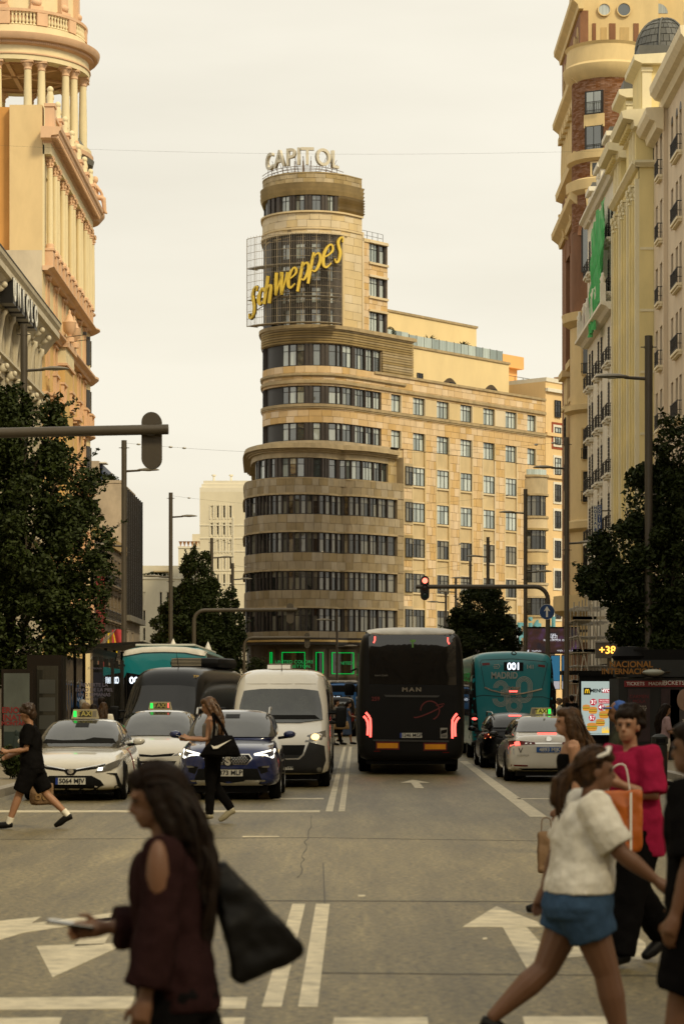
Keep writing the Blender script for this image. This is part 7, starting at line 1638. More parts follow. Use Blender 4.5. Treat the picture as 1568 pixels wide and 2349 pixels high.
def side_windows(bv, T_, polys, m=cargl_d):
	for s in ('left', 'right'):
		for q in polys: decal(bv, s, q, 'side_window', m, T_, off=.018, sub=3)
def wipers(bv, T_, z, mode='front'):
	for x0, x1 in ((-.5, .05), (.0, .55)): stroke(bv, mode, [(x0, z), (x1, z + .03)], .02, 'wiper', grl, T_, off=.015)
TG = 'white taxis'
def C1(zx, zy): return ((zx - 592)/515.6, 3.07 - .001939*zy)
def saloon_front(T_, bv, m):
	decal(bv, 'front', [(-.7, .93), (.7, .93), (.78, .97), (.57, 1.34), (.35, 1.375), (-.35, 1.375), (-.57, 1.34), (-.78, .97)], 'windscreen', cargl, T_, sub=4, off=.03)
	side_windows(bv, T_, [[(1.75, .98), (2.65, 1.0), (2.7, 1.33), (2.3, 1.33)], [(2.75, 1.0), (3.5, 1.02), (3.55, 1.2), (3.3, 1.3), (2.78, 1.34)]])
	both(bv, 'front', [C1(*p) for p in ((815, 1318), (850, 1282), (1022, 1205), (1000, 1275), (950, 1302), (880, 1315))], 'headlight', lampg, T_, off=.02, sub=4)
	both(bv, 'front', [C1(*p) for p in ((832, 1308), (840, 1280), (880, 1276), (874, 1306))], 'daytime_lamp', hlamp, T_, off=.03, sub=1)
	both(bv, 'front', [C1(*p) for p in ((592, 1292), (640, 1292), (815, 1272), (900, 1248), (900, 1262), (815, 1292), (650, 1312), (622, 1345), (592, 1348))], 'upper_grille', grl, T_, off=.008)
	decal(bv, 'front', disc(0, .525, .055, 18, .045), 'emblem', chrome, T_, off=.02, sub=1); both(bv, 'front', [C1(*p) for p in ((640, 1290), (900, 1243), (900, 1249), (640, 1298))], 'chrome_strip', chrome, T_, off=.013)
	decal(bv, 'front', [C1(*p) for p in ((404, 1352), (780, 1352), (860, 1395), (920, 1480), (850, 1503), (334, 1503), (264, 1480), (324, 1395))], 'lower_grille', grl, T_, off=.008, sub=3)
	both(bv, 'front', [C1(*p) for p in ((912, 1328), (995, 1330), (1012, 1380), (1028, 1450), (1030, 1498), (920, 1503), (1018, 1492), (1006, 1450), (985, 1350))], 'bumper_vent', grl, T_, off=.02, sub=4)
	both(bv, 'front', disc(*C1(998, 1463), .045), 'fog_lamp', grl, T_, off=.012, sub=1)
	wipers(bv, T_, .965); decal(bv, 'front', rect(-.12, .12, 1.26, 1.33), 'interior_mirror', grl, T_, off=.036); decal(bv, 'front', [(-.66, .98), (.66, .98), (.6, 1.06), (.25, 1.08), (.1, 1.04), (-.3, 1.03), (-.6, 1.05)], 'dashboard', mat('dash_dark', (.012, .012, .011), .8, ior=1.15), T_, off=.034, sub=4)
T_, bv = make_car('taxi', 'white saloon taxi nearest on the left, plate 5064 MJV', 'car', (-4.83, 42.0), False, SEDAN, SEDAN_H, p_white, 4.63, .79, (.88, 3.58), .325, TG)
saloon_front(T_, bv, p_white); plate(bv, 'front', 0, .355, '5064 MJV', T_); taxi_sign(T_, 2.35, 1.425, 'front'); mirror(T_, .93, 1.7, 1.02, p_white, 1); mirror(T_, -.93, 1.7, 1.02, p_white, -1)
for s in ('left', 'right'): stroke(bv, s, [(2.1, .9), (2.7, .3)], .1, 'red_stripe', mat('taxi_stripe', (.3, .02, .02), .4), T_); stroke(bv, s, [(2.2, .82), (2.45, .82)], .03, 'door_handle', p_white, T_, off=.03)
# boxy second taxi
MPV = [(0, .5, .62, .56, .26, .45, .66, .7), (.1, .72, .8, .7, .2, .48, .76, .8), (.4, .78, .87, .79, .18, .52, .86, .91), (.9, .78, .885, .82, .18, .56, .97, 1.02), (1.3, .78, .89, .83, .18, .58, 1.02, 1.05), (2.6, .78, .89, .83, .18, .58, 1.02, 1.03), (4.2, .76, .88, .8, .22, .58, 1.02, 1.03), (4.55, .7, .84, .74, .26, .58, .98, 1.0), (4.65, .55, .7, .6, .34, .58, .9, .92)]
MPV_H = [(.95, .76, .68, .95, 1.0), (1.4, .82, .68, .95, 1.28), (1.85, .84, .66, .95, 1.5), (2.5, .84, .64, .95, 1.57), (3.4, .84, .64, .95, 1.56), (4.2, .82, .62, .95, 1.5), (4.55, .76, .56, .95, 1.1)]
T_, bv = make_car('taxi', 'white people carrier taxi behind the nearest taxi, figure 1 on its roof light', 'car', (-4.02, 49.4), False, MPV, MPV_H, p_white, 4.65, .79, (.9, 3.6), .33, TG)
decal(bv, 'front', [(-.72, 1.02), (.72, 1.02), (.8, 1.06), (.62, 1.46), (.4, 1.5), (-.4, 1.5), (-.62, 1.46), (-.8, 1.06)], 'windscreen', cargl, T_, sub=4, off=.03); side_windows(bv, T_, [[(1.6, 1.05), (2.6, 1.07), (2.65, 1.46), (2.15, 1.45)], [(2.7, 1.07), (3.5, 1.08), (3.5, 1.45), (2.74, 1.47)]])
both(bv, 'front', [(.42, .62), (.55, .7), (.78, .93), (.8, .82), (.78, .7), (.6, .64)], 'headlight', lampg, T_); both(bv, 'front', disc(.68, .76, .06), 'projector', chrome, T_, off=.012, sub=1); decal(bv, 'front', [(-.38, .34), (.38, .34), (.5, .52), (-.5, .52)], 'lower_grille', grl, T_); both(bv, 'front', [(0, .6), (.4, .62), (.46, .68), (0, .64)], 'upper_grille', grl, T_)
plate(bv, 'front', 0, .42, '4127 MHT', T_); taxi_sign(T_, 2.2, 1.56, 'front'); mirror(T_, .9, 1.6, 1.08, p_white, 1); mirror(T_, -.9, 1.6, 1.08, p_white, -1); text('tariff_digit', '1', T_, (.175, 2.115, 1.648), .13, redl, depth=.006, bold=.003); wipers(bv, T_, 1.055)
for s in ('right',): stroke(bv, s, [(2.0, .95), (2.5, .35)], .1, 'red_stripe', mat('taxi_stripe', (0, 0, 0)), T_)
# blue SUV
SUV = [(0, .52, .66, .6, .3, .5, .78, .84), (.1, .74, .84, .74, .24, .52, .88, .93), (.4, .8, .91, .82, .22, .56, .96, 1.0), (1.0, .8, .92, .85, .22, .6, 1.02, 1.06), (1.4, .8, .92, .85, .22, .6, 1.06, 1.08), (2.6, .8, .92, .85, .22, .6, 1.07, 1.08), (3.9, .78, .91, .83, .25, .6, 1.08, 1.1), (4.3, .72, .87, .78, .3, .6, 1.05, 1.08), (4.38, .55, .75, .66, .36, .6, .96, 1.0)]
SUV_H = [(1.1, .78, .7, 1.0, 1.06), (1.5, .84, .7, 1.0, 1.32), (1.9, .86, .68, 1.0, 1.53), (2.5, .86, .66, 1.0, 1.6), (3.3, .86, .66, 1.0, 1.59), (3.95, .83, .64, 1.0, 1.5), (4.25, .78, .6, 1.0, 1.12)]
T_, bv = make_car('suv', 'deep blue SUV with white lit headlights behind the woman with the sports bag', 'car', (-2.12, 42.4), False, SUV, SUV_H, p_blue, 4.38, .8, (.88, 3.5), .35)
def C2(zx, zy): return ((zx - 586)/510, 2.865 - .00196*zy)
decal(bv, 'front', [(-.74, 1.09), (.74, 1.09), (.8, 1.13), (.6, 1.5), (.4, 1.53), (-.4, 1.53), (-.6, 1.5), (-.8, 1.13)], 'windscreen', cargl, T_, sub=4, off=.03); side_windows(bv, T_, [[(1.6, 1.1), (2.55, 1.11), (2.6, 1.5), (2.15, 1.49)], [(2.65, 1.11), (3.4, 1.12), (3.4, 1.49), (2.68, 1.51)]])
hd = [C2(*p) for p in ((815, 1048), (1000, 1003), (990, 1082), (915, 1066), (900, 1070))]; both(bv, 'front', hd, 'headlight', lampg, T_, off=.01)
for pts in ([C2(*p) for p in ((820, 1050), (998, 1010))], [C2(*p) for p in ((994, 1012), (984, 1080))], [C2(*p) for p in ((822, 1053), (912, 1054), (984, 1080))]):
	stroke(bv, 'front', pts, .026, 'daytime_lamp', hlamp, T_, off=.02); stroke(bv, 'front', mir(pts), .026, 'daytime_lamp', hlamp, T_, off=.02)
decal(bv, 'front', [C2(*p) for p in ((395, 1044), (777, 1044), (806, 1085), (758, 1142), (414, 1142), (366, 1085))], 'grille_frame', chrome, T_, off=.006); decal(bv, 'front', [C2(*p) for p in ((402, 1052), (770, 1052), (794, 1085), (750, 1134), (422, 1134), (378, 1085))], 'grille', grl, T_, off=.012)
for r_ in range(5):
	for c_ in range(15):
		x, z = C2(410 + c_*25 + (12 if r_ % 2 else 0), 1064 + r_*15)
		if abs(x) > .05 and abs(x) < .38 - abs(r_ - 2)*.02: decal(bv, 'front', disc(x, z, .012, 6), 'grille_stud', p_silver, T_, off=.018, sub=0, smooth=0)
decal(bv, 'front', rect(-.09, .09, .62, .76), 'emblem_base', grl, T_, off=.016, sub=1); label_on(bv, 'front', 'S', 0, .69, .2, chrome, T_, 'emblem', bold=.012).location.y -= .02
plate(bv, 'front', 0, .485, '4373 MLP', T_)
decal(bv, 'front', [(-.62, .28), (.62, .28), (.52, .56), (-.52, .56)], 'lower_grille', grl, T_, off=.004, sub=3); both(bv, 'front', [(0, .27), (.6, .27), (.66, .36), (.3, .36), (.28, .34), (.56, .34), (.54, .3), (0, .3)], 'skid_plate', p_silver, T_, off=.014); both(bv, 'front', [C2(*p) for p in ((850, 1160), (975, 1140), (985, 1190), (880, 1225))], 'fog_recess', grl, T_, off=.006); both(bv, 'front', [C2(*p) for p in ((890, 1155), (955, 1150), (950, 1168), (892, 1168))], 'fog_lamp', lampg, T_, off=.012)
for s in (-1, 1): mb = MB(); mb.tube([(s*.66, 1.9, 1.5), (s*.66, 2.1, 1.61), (s*.64, 3.4, 1.62), (s*.62, 3.6, 1.56)], .022, 6); mb.build('roof_rail', p_silver, T_, 50)
mirror(T_, .93, 1.65, 1.14, p_blue, 1); mirror(T_, -.93, 1.65, 1.14, p_blue, -1); wipers(bv, T_, 1.12); decal(bv, 'front', rect(-.13, .13, 1.42, 1.49), 'interior_mirror', grl, T_, off=.036)
# vans
def van_sections(H, W_):
	k = W_/2.05
	def s(y, zb, wl, ws, zm, we, ze, zd): return (y, [(0, zb), (wl*k, zb), (ws*k, zb + .1), (ws*k, zm), (ws*k*.985, (zm + ze)/2), (we*k, ze), (we*k*.6, zd), (0, zd)])
	return [s(0, .32, .7, .78, .5, .7, .78, .84), s(.1, .26, .85, .95, .55, .85, .98, 1.04), s(.4, .24, .9, 1.01, .6, .92, 1.12, 1.2), s(.75, .24, .9, 1.02, .8, .93, 1.26, 1.34), s(1.25, .24, .9, 1.025, 1.0, .9, H*.76, H*.81), s(1.55, .24, .9, 1.025, 1.1, .88, H*.9, H*.96), s(2.1, .24, .9, 1.025, 1.2, .95, H*.965, H), s(4.6, .24, .9, 1.025, 1.2, .96, H*.965, H), s(5.6, .26, .9, 1.02, 1.2, .95, H*.96, H*.99), s(5.7, .4, .8, .95, 1.2, .85, H*.9, H*.95)]
def make_van(label, X, d, m, H=2.5, W_=2.05, group=None, wind=None, name='van'):
	T_ = thing(name, label, 'van', (X, d, 0), group=group); mb = MB(); mb.box(-.8, .8, .3, 5.4, .16, .5); mb.build('underbody', black, T_); a = hull(van_sections(H, W_), 2, m); bv = bvh_of(a); link('body', a, T_)
	for y in (.95, 4.6):
		for s in (-1, 1): wheel(T_, s*.9, y, .34, .22); decal(bv, 'left' if s < 0 else 'right', disc(y, .34, .4, 20), 'wheel_arch', grl, T_)
	q = H/2.5
	decal(bv, 'front', [(-.86, 1.36), (-.4, 1.3), (.4, 1.3), (.86, 1.36), (.83, 1.7*q), (.76, 2.0*q), (.4, 2.04*q), (-.4, 2.04*q), (-.76, 2.0*q), (-.83, 1.7*q)], 'windscreen', wind or cargl_d, T_, sub=4, off=.025)
	for s in ('left', 'right'): decal(bv, s, [(1.05, 1.35), (2.0, 1.35), (2.0, 2.0), (1.62, 1.98)], 'side_window', cargl_d, T_)
	for s in (-1, 1):
		mb = MB(); mb.box(1.12 if s > 0 else -1.34, 1.34 if s > 0 else -1.12, 1.12, 1.26, 1.2, 1.62); me = subsurf(mb, 1, grl, 40, .04); o = link('wing_mirror', me, T_); mb = MB(); mb.tube([(s*.98, 1.25, 1.3), (s*1.18, 1.2, 1.3)], .035, 6); mb.tube([(s*.98, 1.25, 1.5), (s*1.18, 1.2, 1.5)], .035, 6); mb.build('mirror_stalk', grl, o)
	wipers(bv, T_, 1.33); [decal(bv, 'front', q_, 'dashboard', mat('dash_dark', (.012, .012, .011), .8, ior=1.15), T_, off=.034, sub=3) for q_ in ([(-.8, 1.37), (.8, 1.37), (.7, 1.45), (-.7, 1.45)],)]; return T_, bv
def C3(zx, zy): return ((zx - 1010)/445, 3.027 - .002246*zy)
T_, bv = make_van('white panel van with one lit headlight beside the double white line', -1.4, 48.6, p_white, 2.44, wind=mat('van_glass', (.03, .034, .028), .05, var=.6, scale=3, ior=1.75))
both(bv, 'front', [C3(*p) for p in ((1238, 938), (1262, 878), (1420, 836), (1425, 895), (1385, 922))], 'headlight', lampg, T_, off=.01); decal(bv, 'front', disc(.72, 1.02, .085, 14, .06), 'lit_lamp', mat('warm_lamp', (1.0, .66, .25), emit=1.5), T_, off=.02, sub=1)
decal(bv, 'front', [(-.85, .3), (.85, .3), (.93, .55), (.9, .84), (.6, .92), (.5, .66), (-.5, .66), (-.6, .92), (-.9, .84), (-.93, .55)], 'bumper', mat('bumper_plastic', (.012, .0115, .011), .65), T_, off=.02, sub=3); decal(bv, 'front', [(-.5, .66), (.46, .66), (.55, .86), (-.55, .86)], 'grille', grl, T_, off=.012); both(bv, 'front', [(0, .56), (.4, .57), (.5, .66), (.56, .87), (.53, .87), (.47, .68), (.38, .6), (0, .59)], 'grille_trim', p_silver, T_, off=.03); both(bv, 'front', disc(.8, .37, .05), 'fog_lamp', lampg, T_, off=.028, sub=1); plate(bv, 'front', .02, .42, '2960 LHW', T_)
for x in (-.5, 0, .5): decal(bv, 'front', [(x - .22, 2.1), (x + .22, 2.1), (x + .2, 2.28), (x - .2, 2.28)], 'roof_swage', p_white, T_, off=.012)
mb = MB(); mb.tube([(0, 1.9, 2.28), (0, 1.7, 2.6)], [.012, .005], 5); mb.ell((0, 1.9, 2.28), (.03, .03, .03), 8, 6); mb.build('aerial', grl, T_)
T2, bv2 = make_van('second white van whose high roof shows above the first', -1.4, 57.5, p_white, 2.42, wind=cargl); both(bv2, 'front', [(.5, .95), (.6, 1.05), (.88, 1.15), (.9, 1.0)], 'headlight', lampg, T2); decal(bv2, 'front', rect(-.6, .6, .5, .85), 'grille', grl, T2)
mb = MB(); mb.prism([(2.2, 2.38), (2.5, 2.64), (4.2, 2.7), (4.4, 2.4)], -.62, -.05, 'x'); mb.build('roof_unit', p_white, T2)
T_, bv = make_van('black high roof van with a yellow TP badge behind the second taxi', -4.75, 57.5, p_black, 2.6, 2.0, wind=mat('van_screen', (.006, .006, .006), .06, ior=1.55))
both(bv, 'front', [(.5, .92), (.58, 1.08), (.86, 1.2), (.9, .98), (.7, .9)], 'headlight', lampg, T_); decal(bv, 'front', [(-.45, .7), (.45, .7), (.5, 1.02), (-.5, 1.02)], 'grille', grl, T_)
T_.rotation_euler.z = R(-12)
yb = mat('badge_yellow', (.5, .32, .06), .5)
o = label_on(bv, 'front', 'TP', .72, 2.34, .13, yb, T_, 'badge'); o.location.y -= .03; o.rotation_euler.x = R(-48)
mb = MB(); mb.box(-.55, .75, 3.6, 5.5, 2.56, 2.84); o = link('roof_cooler', subsurf(mb, 0, grl, 40, .12), T_)
for k in range(6): mb = MB(); mb.box(-.48, .3, 3.56, 3.59, 2.63 + k*.035, 2.645 + k*.035); mb.build('cooler_slat', p_silver, T_)
mb = MB(); mb.tube([(.1, 2.2, 2.55), (.1, 2.0, 2.95)], [.012, .005], 5); mb.build('aerial', grl, T_)
# ------------------------------------------------ cars seen from behind
def C4(zx, zy, c=930, s=107.0): k = s/.2195; return (-(zx - c)/k, 1.75 + (1608 - 1405.1 - .2195*zy)/s)
T_, bv = make_car('taxi', 'white saloon taxi seen from behind on the right, blue plate 4893', 'car', (4.28, 51.9), True, SEDAN, SEDAN_H, p_white, 4.63, .79, (.88, 3.58), .325, TG)
decal(bv, 'rear', [(-.68, 1.07), (.68, 1.07), (.6, 1.3), (.5, 1.38), (-.5, 1.38), (-.6, 1.3)], 'rear_window', cargl, T_, sub=4, off=.03); side_windows(bv, T_, [[(1.75, .98), (2.65, 1.0), (2.7, 1.33), (2.3, 1.33)], [(2.75, 1.0), (3.5, 1.02), (3.55, 1.2), (3.3, 1.3), (2.78, 1.34)]])
both(bv, 'rear', [(.28, .82), (.62, .8), (.82, .76), (.84, .88), (.7, .9), (.3, .86)], 'tail_lamp', redd, T_, off=.012); both(bv, 'rear', [(.6, .8), (.8, .77), (.8, .85), (.62, .87)], 'brake_lamp', redl, T_, off=.02); decal(bv, 'rear', rect(-.5, .5, .825, .85), 'chrome_strip', chrome, T_, off=.012)
plate(bv, 'rear', 0, .7, '4893 MJK', T_, blue=True); decal(bv, 'rear', disc(0, .93, .07, 16, .05), 'emblem', chrome, T_, off=.015, sub=1); label_on(bv, 'rear', 'COROLLA', .55, .58, .055, chrome, T_, 'badge'); label_on(bv, 'rear', 'V', .6, .68, .17, ink, T_, 'badge'); decal(bv, 'rear', [(.74, .6), (.84, .6), (.84, .72), (.79, .74), (.74, .72)], 'city_crest', plate_b, T_, off=.01, sub=1)
decal(bv, 'rear', rect(-.2, .2, 1.035, 1.055), 'high_brake_lamp', redl, T_, off=.02, sub=1); both(bv, 'rear', [(.45, .34), (.8, .35), (.8, .38), (.45, .37)], 'reflector', redd, T_, off=.012); decal(bv, 'rear', [(-.62, .3), (.62, .3), (.7, .26), (-.7, .26)], 'lower_valance', grl, T_)
taxi_sign(T_, 2.6, 1.43, 'rear'); mirror(T_, .9, 1.75, 1.0, p_black, 1); mirror(T_, -.9, 1.75, 1.0, p_black, -1); mb = MB(); mb.prism([(3.3, 1.38), (3.5, 1.36), (3.42, 1.48)], -.02, .02, 'x'); mb.build('aerial_fin', p_white, T_)
WAG_H = [(1.2, .74, .66, .88, .93), (1.6, .8, .66, .88, 1.17), (2.05, .83, .64, .88, 1.39), (2.6, .83, .63, .88, 1.45), (3.4, .83, .62, .88, 1.44), (4.1, .81, .6, .9, 1.36), (4.5, .77, .58, .92, 1.05), (4.58, .7, .5, .92, .98)]
T_, bv = make_car('estate_car', 'black estate car with lit tail lamps in front of the right teal bus', 'car', (4.33, 62.5), True, SEDAN, WAG_H, p_black, 4.63, .79, (.88, 3.58), .325)
decal(bv, 'rear', [(-.68, 1.05), (.68, 1.05), (.6, 1.28), (.5, 1.33), (-.5, 1.33), (-.6, 1.28)], 'rear_window', cargl_d, T_, sub=4, off=.03); side_windows(bv, T_, [[(1.75, .98), (2.65, 1.0), (2.7, 1.33), (2.3, 1.33)], [(2.75, 1.0), (3.5, 1.02), (3.6, 1.33), (2.78, 1.34)], [(3.65, 1.03), (4.2, 1.05), (4.0, 1.28), (3.68, 1.32)]])
both(bv, 'rear', [(.55, .82), (.84, .78), (.84, .9), (.6, .92)], 'tail_lamp', redd, T_, off=.012); both(bv, 'rear', [(.66, .79), (.8, .77), (.8, .86), (.68, .9)], 'brake_lamp', mat('tail_amber', (1.0, .3, .1), emit=1.4), T_, off=.02); decal(bv, 'rear', rect(-.16, .16, 1.345, 1.365), 'high_brake_lamp', redl, T_, off=.03, sub=1); plate(bv, 'rear', 0, .68, '5410 MCD', T_, blue=True); label_on(bv, 'rear', 'SUZUKI', .4, .6, .07, chrome, T_, 'badge'); decal(bv, 'rear', rect(.3, .5, 1.18, 1.23), 'window_sticker', redd, T_, off=.01, sub=1)
for s in (-1, 1): mb = MB(); mb.tube([(s*.62, 1.9, 1.36), (s*.62, 2.1, 1.46), (s*.6, 3.8, 1.45), (s*.58, 4.0, 1.39)], .02, 6); mb.build('roof_rail', p_silver, T_, 50)
mirror(T_, .9, 1.75, 1.0, p_black, 1); mirror(T_, -.9, 1.75, 1.0, p_black, -1)
T_, bv = make_van('dark people mover crossing behind the pedestrians in the far lane', -.65, 118.0, p_black, 1.95, 1.9); T_.rotation_euler.z = R(180); T_.location.y = 124
decal(bv, 'rear', rect(-.75, .75, 1.1, 1.7), 'rear_window', cargl, T_); both(bv, 'rear', rect(.78, .9, .7, 1.2), 'tail_lamp', redd, T_)
# ------------------------------------------------ buses
def bus_hull(Wd, L_, H, m, z0=.32, rear_in=.06, crown=.06):
	w_ = Wd/2
	def s(y, k, zt, zb, kt=.95): return (y, [(0, zb), (w_*k*.9, zb), (w_*k, zb + .12), (w_*k, 1.6), (w_*k*.99, 2.4), (w_*k*kt, zt - .22), (w_*k*kt*.9, zt - .05), (w_*k*.5, zt), (0, zt + crown*.4)])
	return hull([s(0, .9, H - .25, z0 + .18), s(rear_in, .97, H - .1, z0 + .05), s(.22, .995, H - .02, z0), s(.6, 1, H, z0), s(L_*.5, 1, H, z0), s(L_ - .6, 1, H, z0), s(L_ - .2, .99, H - .03, z0), s(L_ - .05, .95, H - .12, z0 + .06), s(L_, .88, H - .3, z0 + .2)], 2, m)
def mz(zx, zy): return (-(zx - 926)/444.0, 3.831 - .002251*zy)
coach_p = mat('coach_black', (.005, .0046, .0042), .45, ior=1.3); T_ = thing('coach', 'tall black touring coach seen from behind with red light strips', 'bus', (1.47, 57.0 + 13.0, 0), R(180)); L_ = 13.0
a = bus_hull(2.55, L_, 3.45, coach_p); bv = bvh_of(a); link('body', a, T_)
def MZ(*pts): return [mz(*p) for p in pts]
decal(bv, 'rear', MZ((480, 222), (1388, 222), (1396, 760), (486, 748)), 'rear_window', mat('coach_glass', (.006, .006, .006), .05, ior=1.75), T_, sub=4)
mb = MB(); rr = []
for y, k, zt in ((0.2, .9, 3.3), (.0, .93, 3.36), (.35, .96, 3.47), (1.2, .96, 3.5), (11, .96, 3.5), (12.3, .95, 3.49), (12.8, .92, 3.43), (12.97, .88, 3.36)): rr.append([(-1.2*k, y, zt - .12), (-1.15*k, y, zt - .03), (-.6*k, y, zt + .03), (.6*k, y, zt + .03), (1.15*k, y, zt - .03), (1.2*k, y, zt - .12)])
mb.rings(rr[1:]); o = link('roof_panel', subsurf(mb, 1, mat('roof_cream', (.6, .57, .5), .4), 50), T_)
decal(bv, 'rear', MZ((490, 852), (600, 848), (650, 880), (1215, 885), (1260, 860), (1372, 865), (1375, 1320), (1300, 1335), (525, 1330), (492, 1300)), 'engine_lid', mat('coach_charcoal', (.008, .0075, .007), .55, var=.15, ior=1.25), T_, off=.012, sub=4)
decal(bv, 'rear', MZ((640, 862), (1225, 868), (1200, 888), (660, 884)), 'lid_handle', mat('lid_edge', (.05, .048, .045), .35), T_, off=.03)
for i, ch in enumerate('MAN'): x, z = mz(858 + i*71, 808); label_on(bv, 'rear', ch, x, z, .13, chrome, T_, 'maker_letter', xs=1.35, bold=.006)
x, z = mz(552, 905); label_on(bv, 'rear', '259', x, z, .13, mat('dim_red', (.12, .012, .01), .5), T_, 'fleet_number', bold=.004).location.y += .01
x, z = mz(610, 658); label_on(bv, 'rear', "Lion's Coach", x, z, .06, mat('dim_grey', (.2, .18, .15), .5), T_, 'model_name', shear=.2)
dr = mat('dim_red', (0, 0, 0))
cir = [(1120 + 98*math.cos(R(t)), 1025 - 98*math.sin(R(t))) for t in range(-70, 185, 12)]; stroke(bv, 'rear', MZ(*cir), .03, 'planet_emblem', dr, T_, off=.018)
elp = []
for t in range(0, 361, 12):
	u, v = 170*math.cos(R(t)), 22*math.sin(R(t)); elp.append((1112 + u*math.cos(R(-24)) - v*math.sin(R(-24)), 1028 + u*math.sin(R(-24)) + v*math.cos(R(-24))))
stroke(bv, 'rear', MZ(*elp[2:17]), .03, 'ring_emblem', dr, T_, off=.018); stroke(bv, 'rear', MZ(*elp[25:], *elp[:2]), .022, 'ring_emblem', dr, T_, off=.018)
for sx in (1, -1):
	f = (lambda p: p) if sx > 0 else (lambda p: (1852 - p[0] + (0), p[1] + 12))
	decal(bv, 'rear', MZ(*[f(p) for p in ((415, 1040), (470, 1020), (515, 1080), (512, 1310), (440, 1270), (415, 1150))]), 'lamp_cluster', grl, T_, off=.012)
	stroke(bv, 'rear', MZ(*[f(p) for p in ((427, 1085), (450, 1108), (468, 1145), (472, 1200), (468, 1285))]), .055, 'tail_lamp', redl, T_, off=.022); stroke(bv, 'rear', MZ(*[f(p) for p in ((450, 1046), (478, 1080), (497, 1115), (500, 1200), (498, 1305))]), .055, 'tail_lamp', redl, T_, off=.022)
	stroke(bv, 'rear', MZ(*[f(p) for p in ((545, 250), (545, 290), (530, 318))]), .032, 'high_lamp', redl, T_, off=.02)
	decal(bv, 'rear', MZ(*[f(p) for p in ((555, 1350), (800, 1352), (800, 1435), (555, 1432))]), 'warning_board', mat('board_red', (.16, .012, .01), .5), T_, off=.012, sub=1); decal(bv, 'rear', MZ(*[f(p) for p in ((568, 1367), (786, 1367), (786, 1420), (568, 1420))]), 'board_centre', amb, T_, off=.02, sub=1); decal(bv, 'rear', MZ(*[f(p) for p in ((533, 1448), (602, 1448), (602, 1456), (533, 1456))]), 'reflector', redd, T_, off=.02, sub=1)
decal(bv, 'rear', MZ((525, 1328), (1318, 1340), (1316, 1358), (528, 1346)), 'bumper_edge', mat('lid_edge', (0, 0, 0)), T_, off=.03); x, z = mz(921, 1286); plate(bv, 'rear', x, z, '1246 MGP', T_)
decal(bv, 'rear', MZ((1228, 1207), (1302, 1207), (1302, 1316), (1228, 1316)), 'warning_sticker', mat('sticker_grey', (.3, .28, .24), .6), T_, off=.02, sub=1); x, z = mz(1265, 1292); label_on(bv, 'rear', 'ANGLES\nMORTS', x, z, .035, ink, T_, 'sticker_text').location.y += .014; decal(bv, 'rear', MZ((1234, 1235), (1296, 1222), (1296, 1255), (1234, 1275)), 'sticker_mark', grl, T_, off=.026, sub=0)
decal(bv, 'rear', MZ((930, 300), (948, 300), (948, 365), (930, 365)), 'exit_hammer', mat('exit_green', (.12, .28, .06), .5), T_, off=.01, sub=0); decal(bv, 'rear', MZ((914, 283), (968, 283), (968, 310), (914, 310)), 'exit_label', mat('exit_green', (0, 0, 0)), T_, off=.01, sub=0)
for s in ('left', 'right'):
	for k in range(5): decal(bv, s, rect(1.0 + k*2.3, 3.2 + k*2.3, 1.75, 3.05), 'side_window', cargl_d, T_, off=.008)
for y in (2.8, 9.6):
	for s in (-1, 1): wheel(T_, s*1.08, y, .5, .3, True)
for s in (-1, 1): mb = MB(); mb.box(min(s*1.32, s*1.6), max(s*1.32, s*1.6), .3, .5, 1.9, 2.25) if s > 0 else mb.box(-1.6, -1.32, .3, .5, 2.35, 2.7); o = link('wing_mirror', subsurf(mb, 0, grl, 40, .05), T_); mb = MB(); mb.tube([(s*1.2, .4, 2.7), (s*1.42, .4, 2.6)], .03, 6); mb.build('mirror_arm', grl, o)
mb = MB(); mb.box(-1.05, 1.05, L_ - 2.5, L_ - .3, .25, .5); mb.build('underbody', black, T_)
# teal city bus, rear
T_ = thing('city_bus', 'teal city bus seen from behind showing route 001 beside the coach', 'bus', (4.83, 71.3 + 12.0, 0), R(180), group='teal city buses'); L_ = 12.0
a = bus_hull(2.5, L_, 3.22, p_teal); bv = bvh_of(a); link('body', a, T_)
def tz(zx, zy): return (-(zx - 652)/353.6, 4.365 - .002829*zy)
def TZ(*pts): return [tz(*p) for p in pts]
sgrey = mat('bus_lettering', (.32, .34, .3), .5); seamd = mat('panel_gap', (.002, .02, .024), .5)
stroke(bv, 'rear', TZ((315, 540), (312, 520), (330, 498), (650, 487), (990, 515), (1012, 535), (955, 795)), .014, 'panel_gap', seamd, T_); stroke(bv, 'rear', TZ((312, 520), (357, 785)), .014, 'panel_gap', seamd, T_); stroke(bv, 'rear', TZ((268, 880), (340, 865), (650, 890), (960, 882), (1038, 905)), .018, 'panel_gap', seamd, T_, off=.008)
decal(bv, 'rear', TZ((557, 520), (760, 524), (758, 614), (557, 610)), 'display', black, T_, off=.012, sub=1)
x, z = tz(660, 568); o = label_on(bv, 'rear', '001', x, z, .29, mat('led_white', (.8, .9, 1.0), emit=1.3), T_, 'route_number', bold=.006, xs=.9); o.location.y += .016
x, z = tz(831, 572); label_on(bv, 'rear', '141', x, z, .16, sgrey, T_, 'fleet_number', bold=.004); x, z = tz(562, 662); label_on(bv, 'rear', 'MADRID', x, z, .265, sgrey, T_, 'city_name', bold=.008, xs=.78)
for q in (((447, 566), (490, 566)), ((452, 550), (500, 548)), ((452, 582), (500, 584)), ((495, 540), (515, 565), (495, 590))): stroke(bv, 'rear', TZ(*q), .022, 'operator_emblem', sgrey, T_)
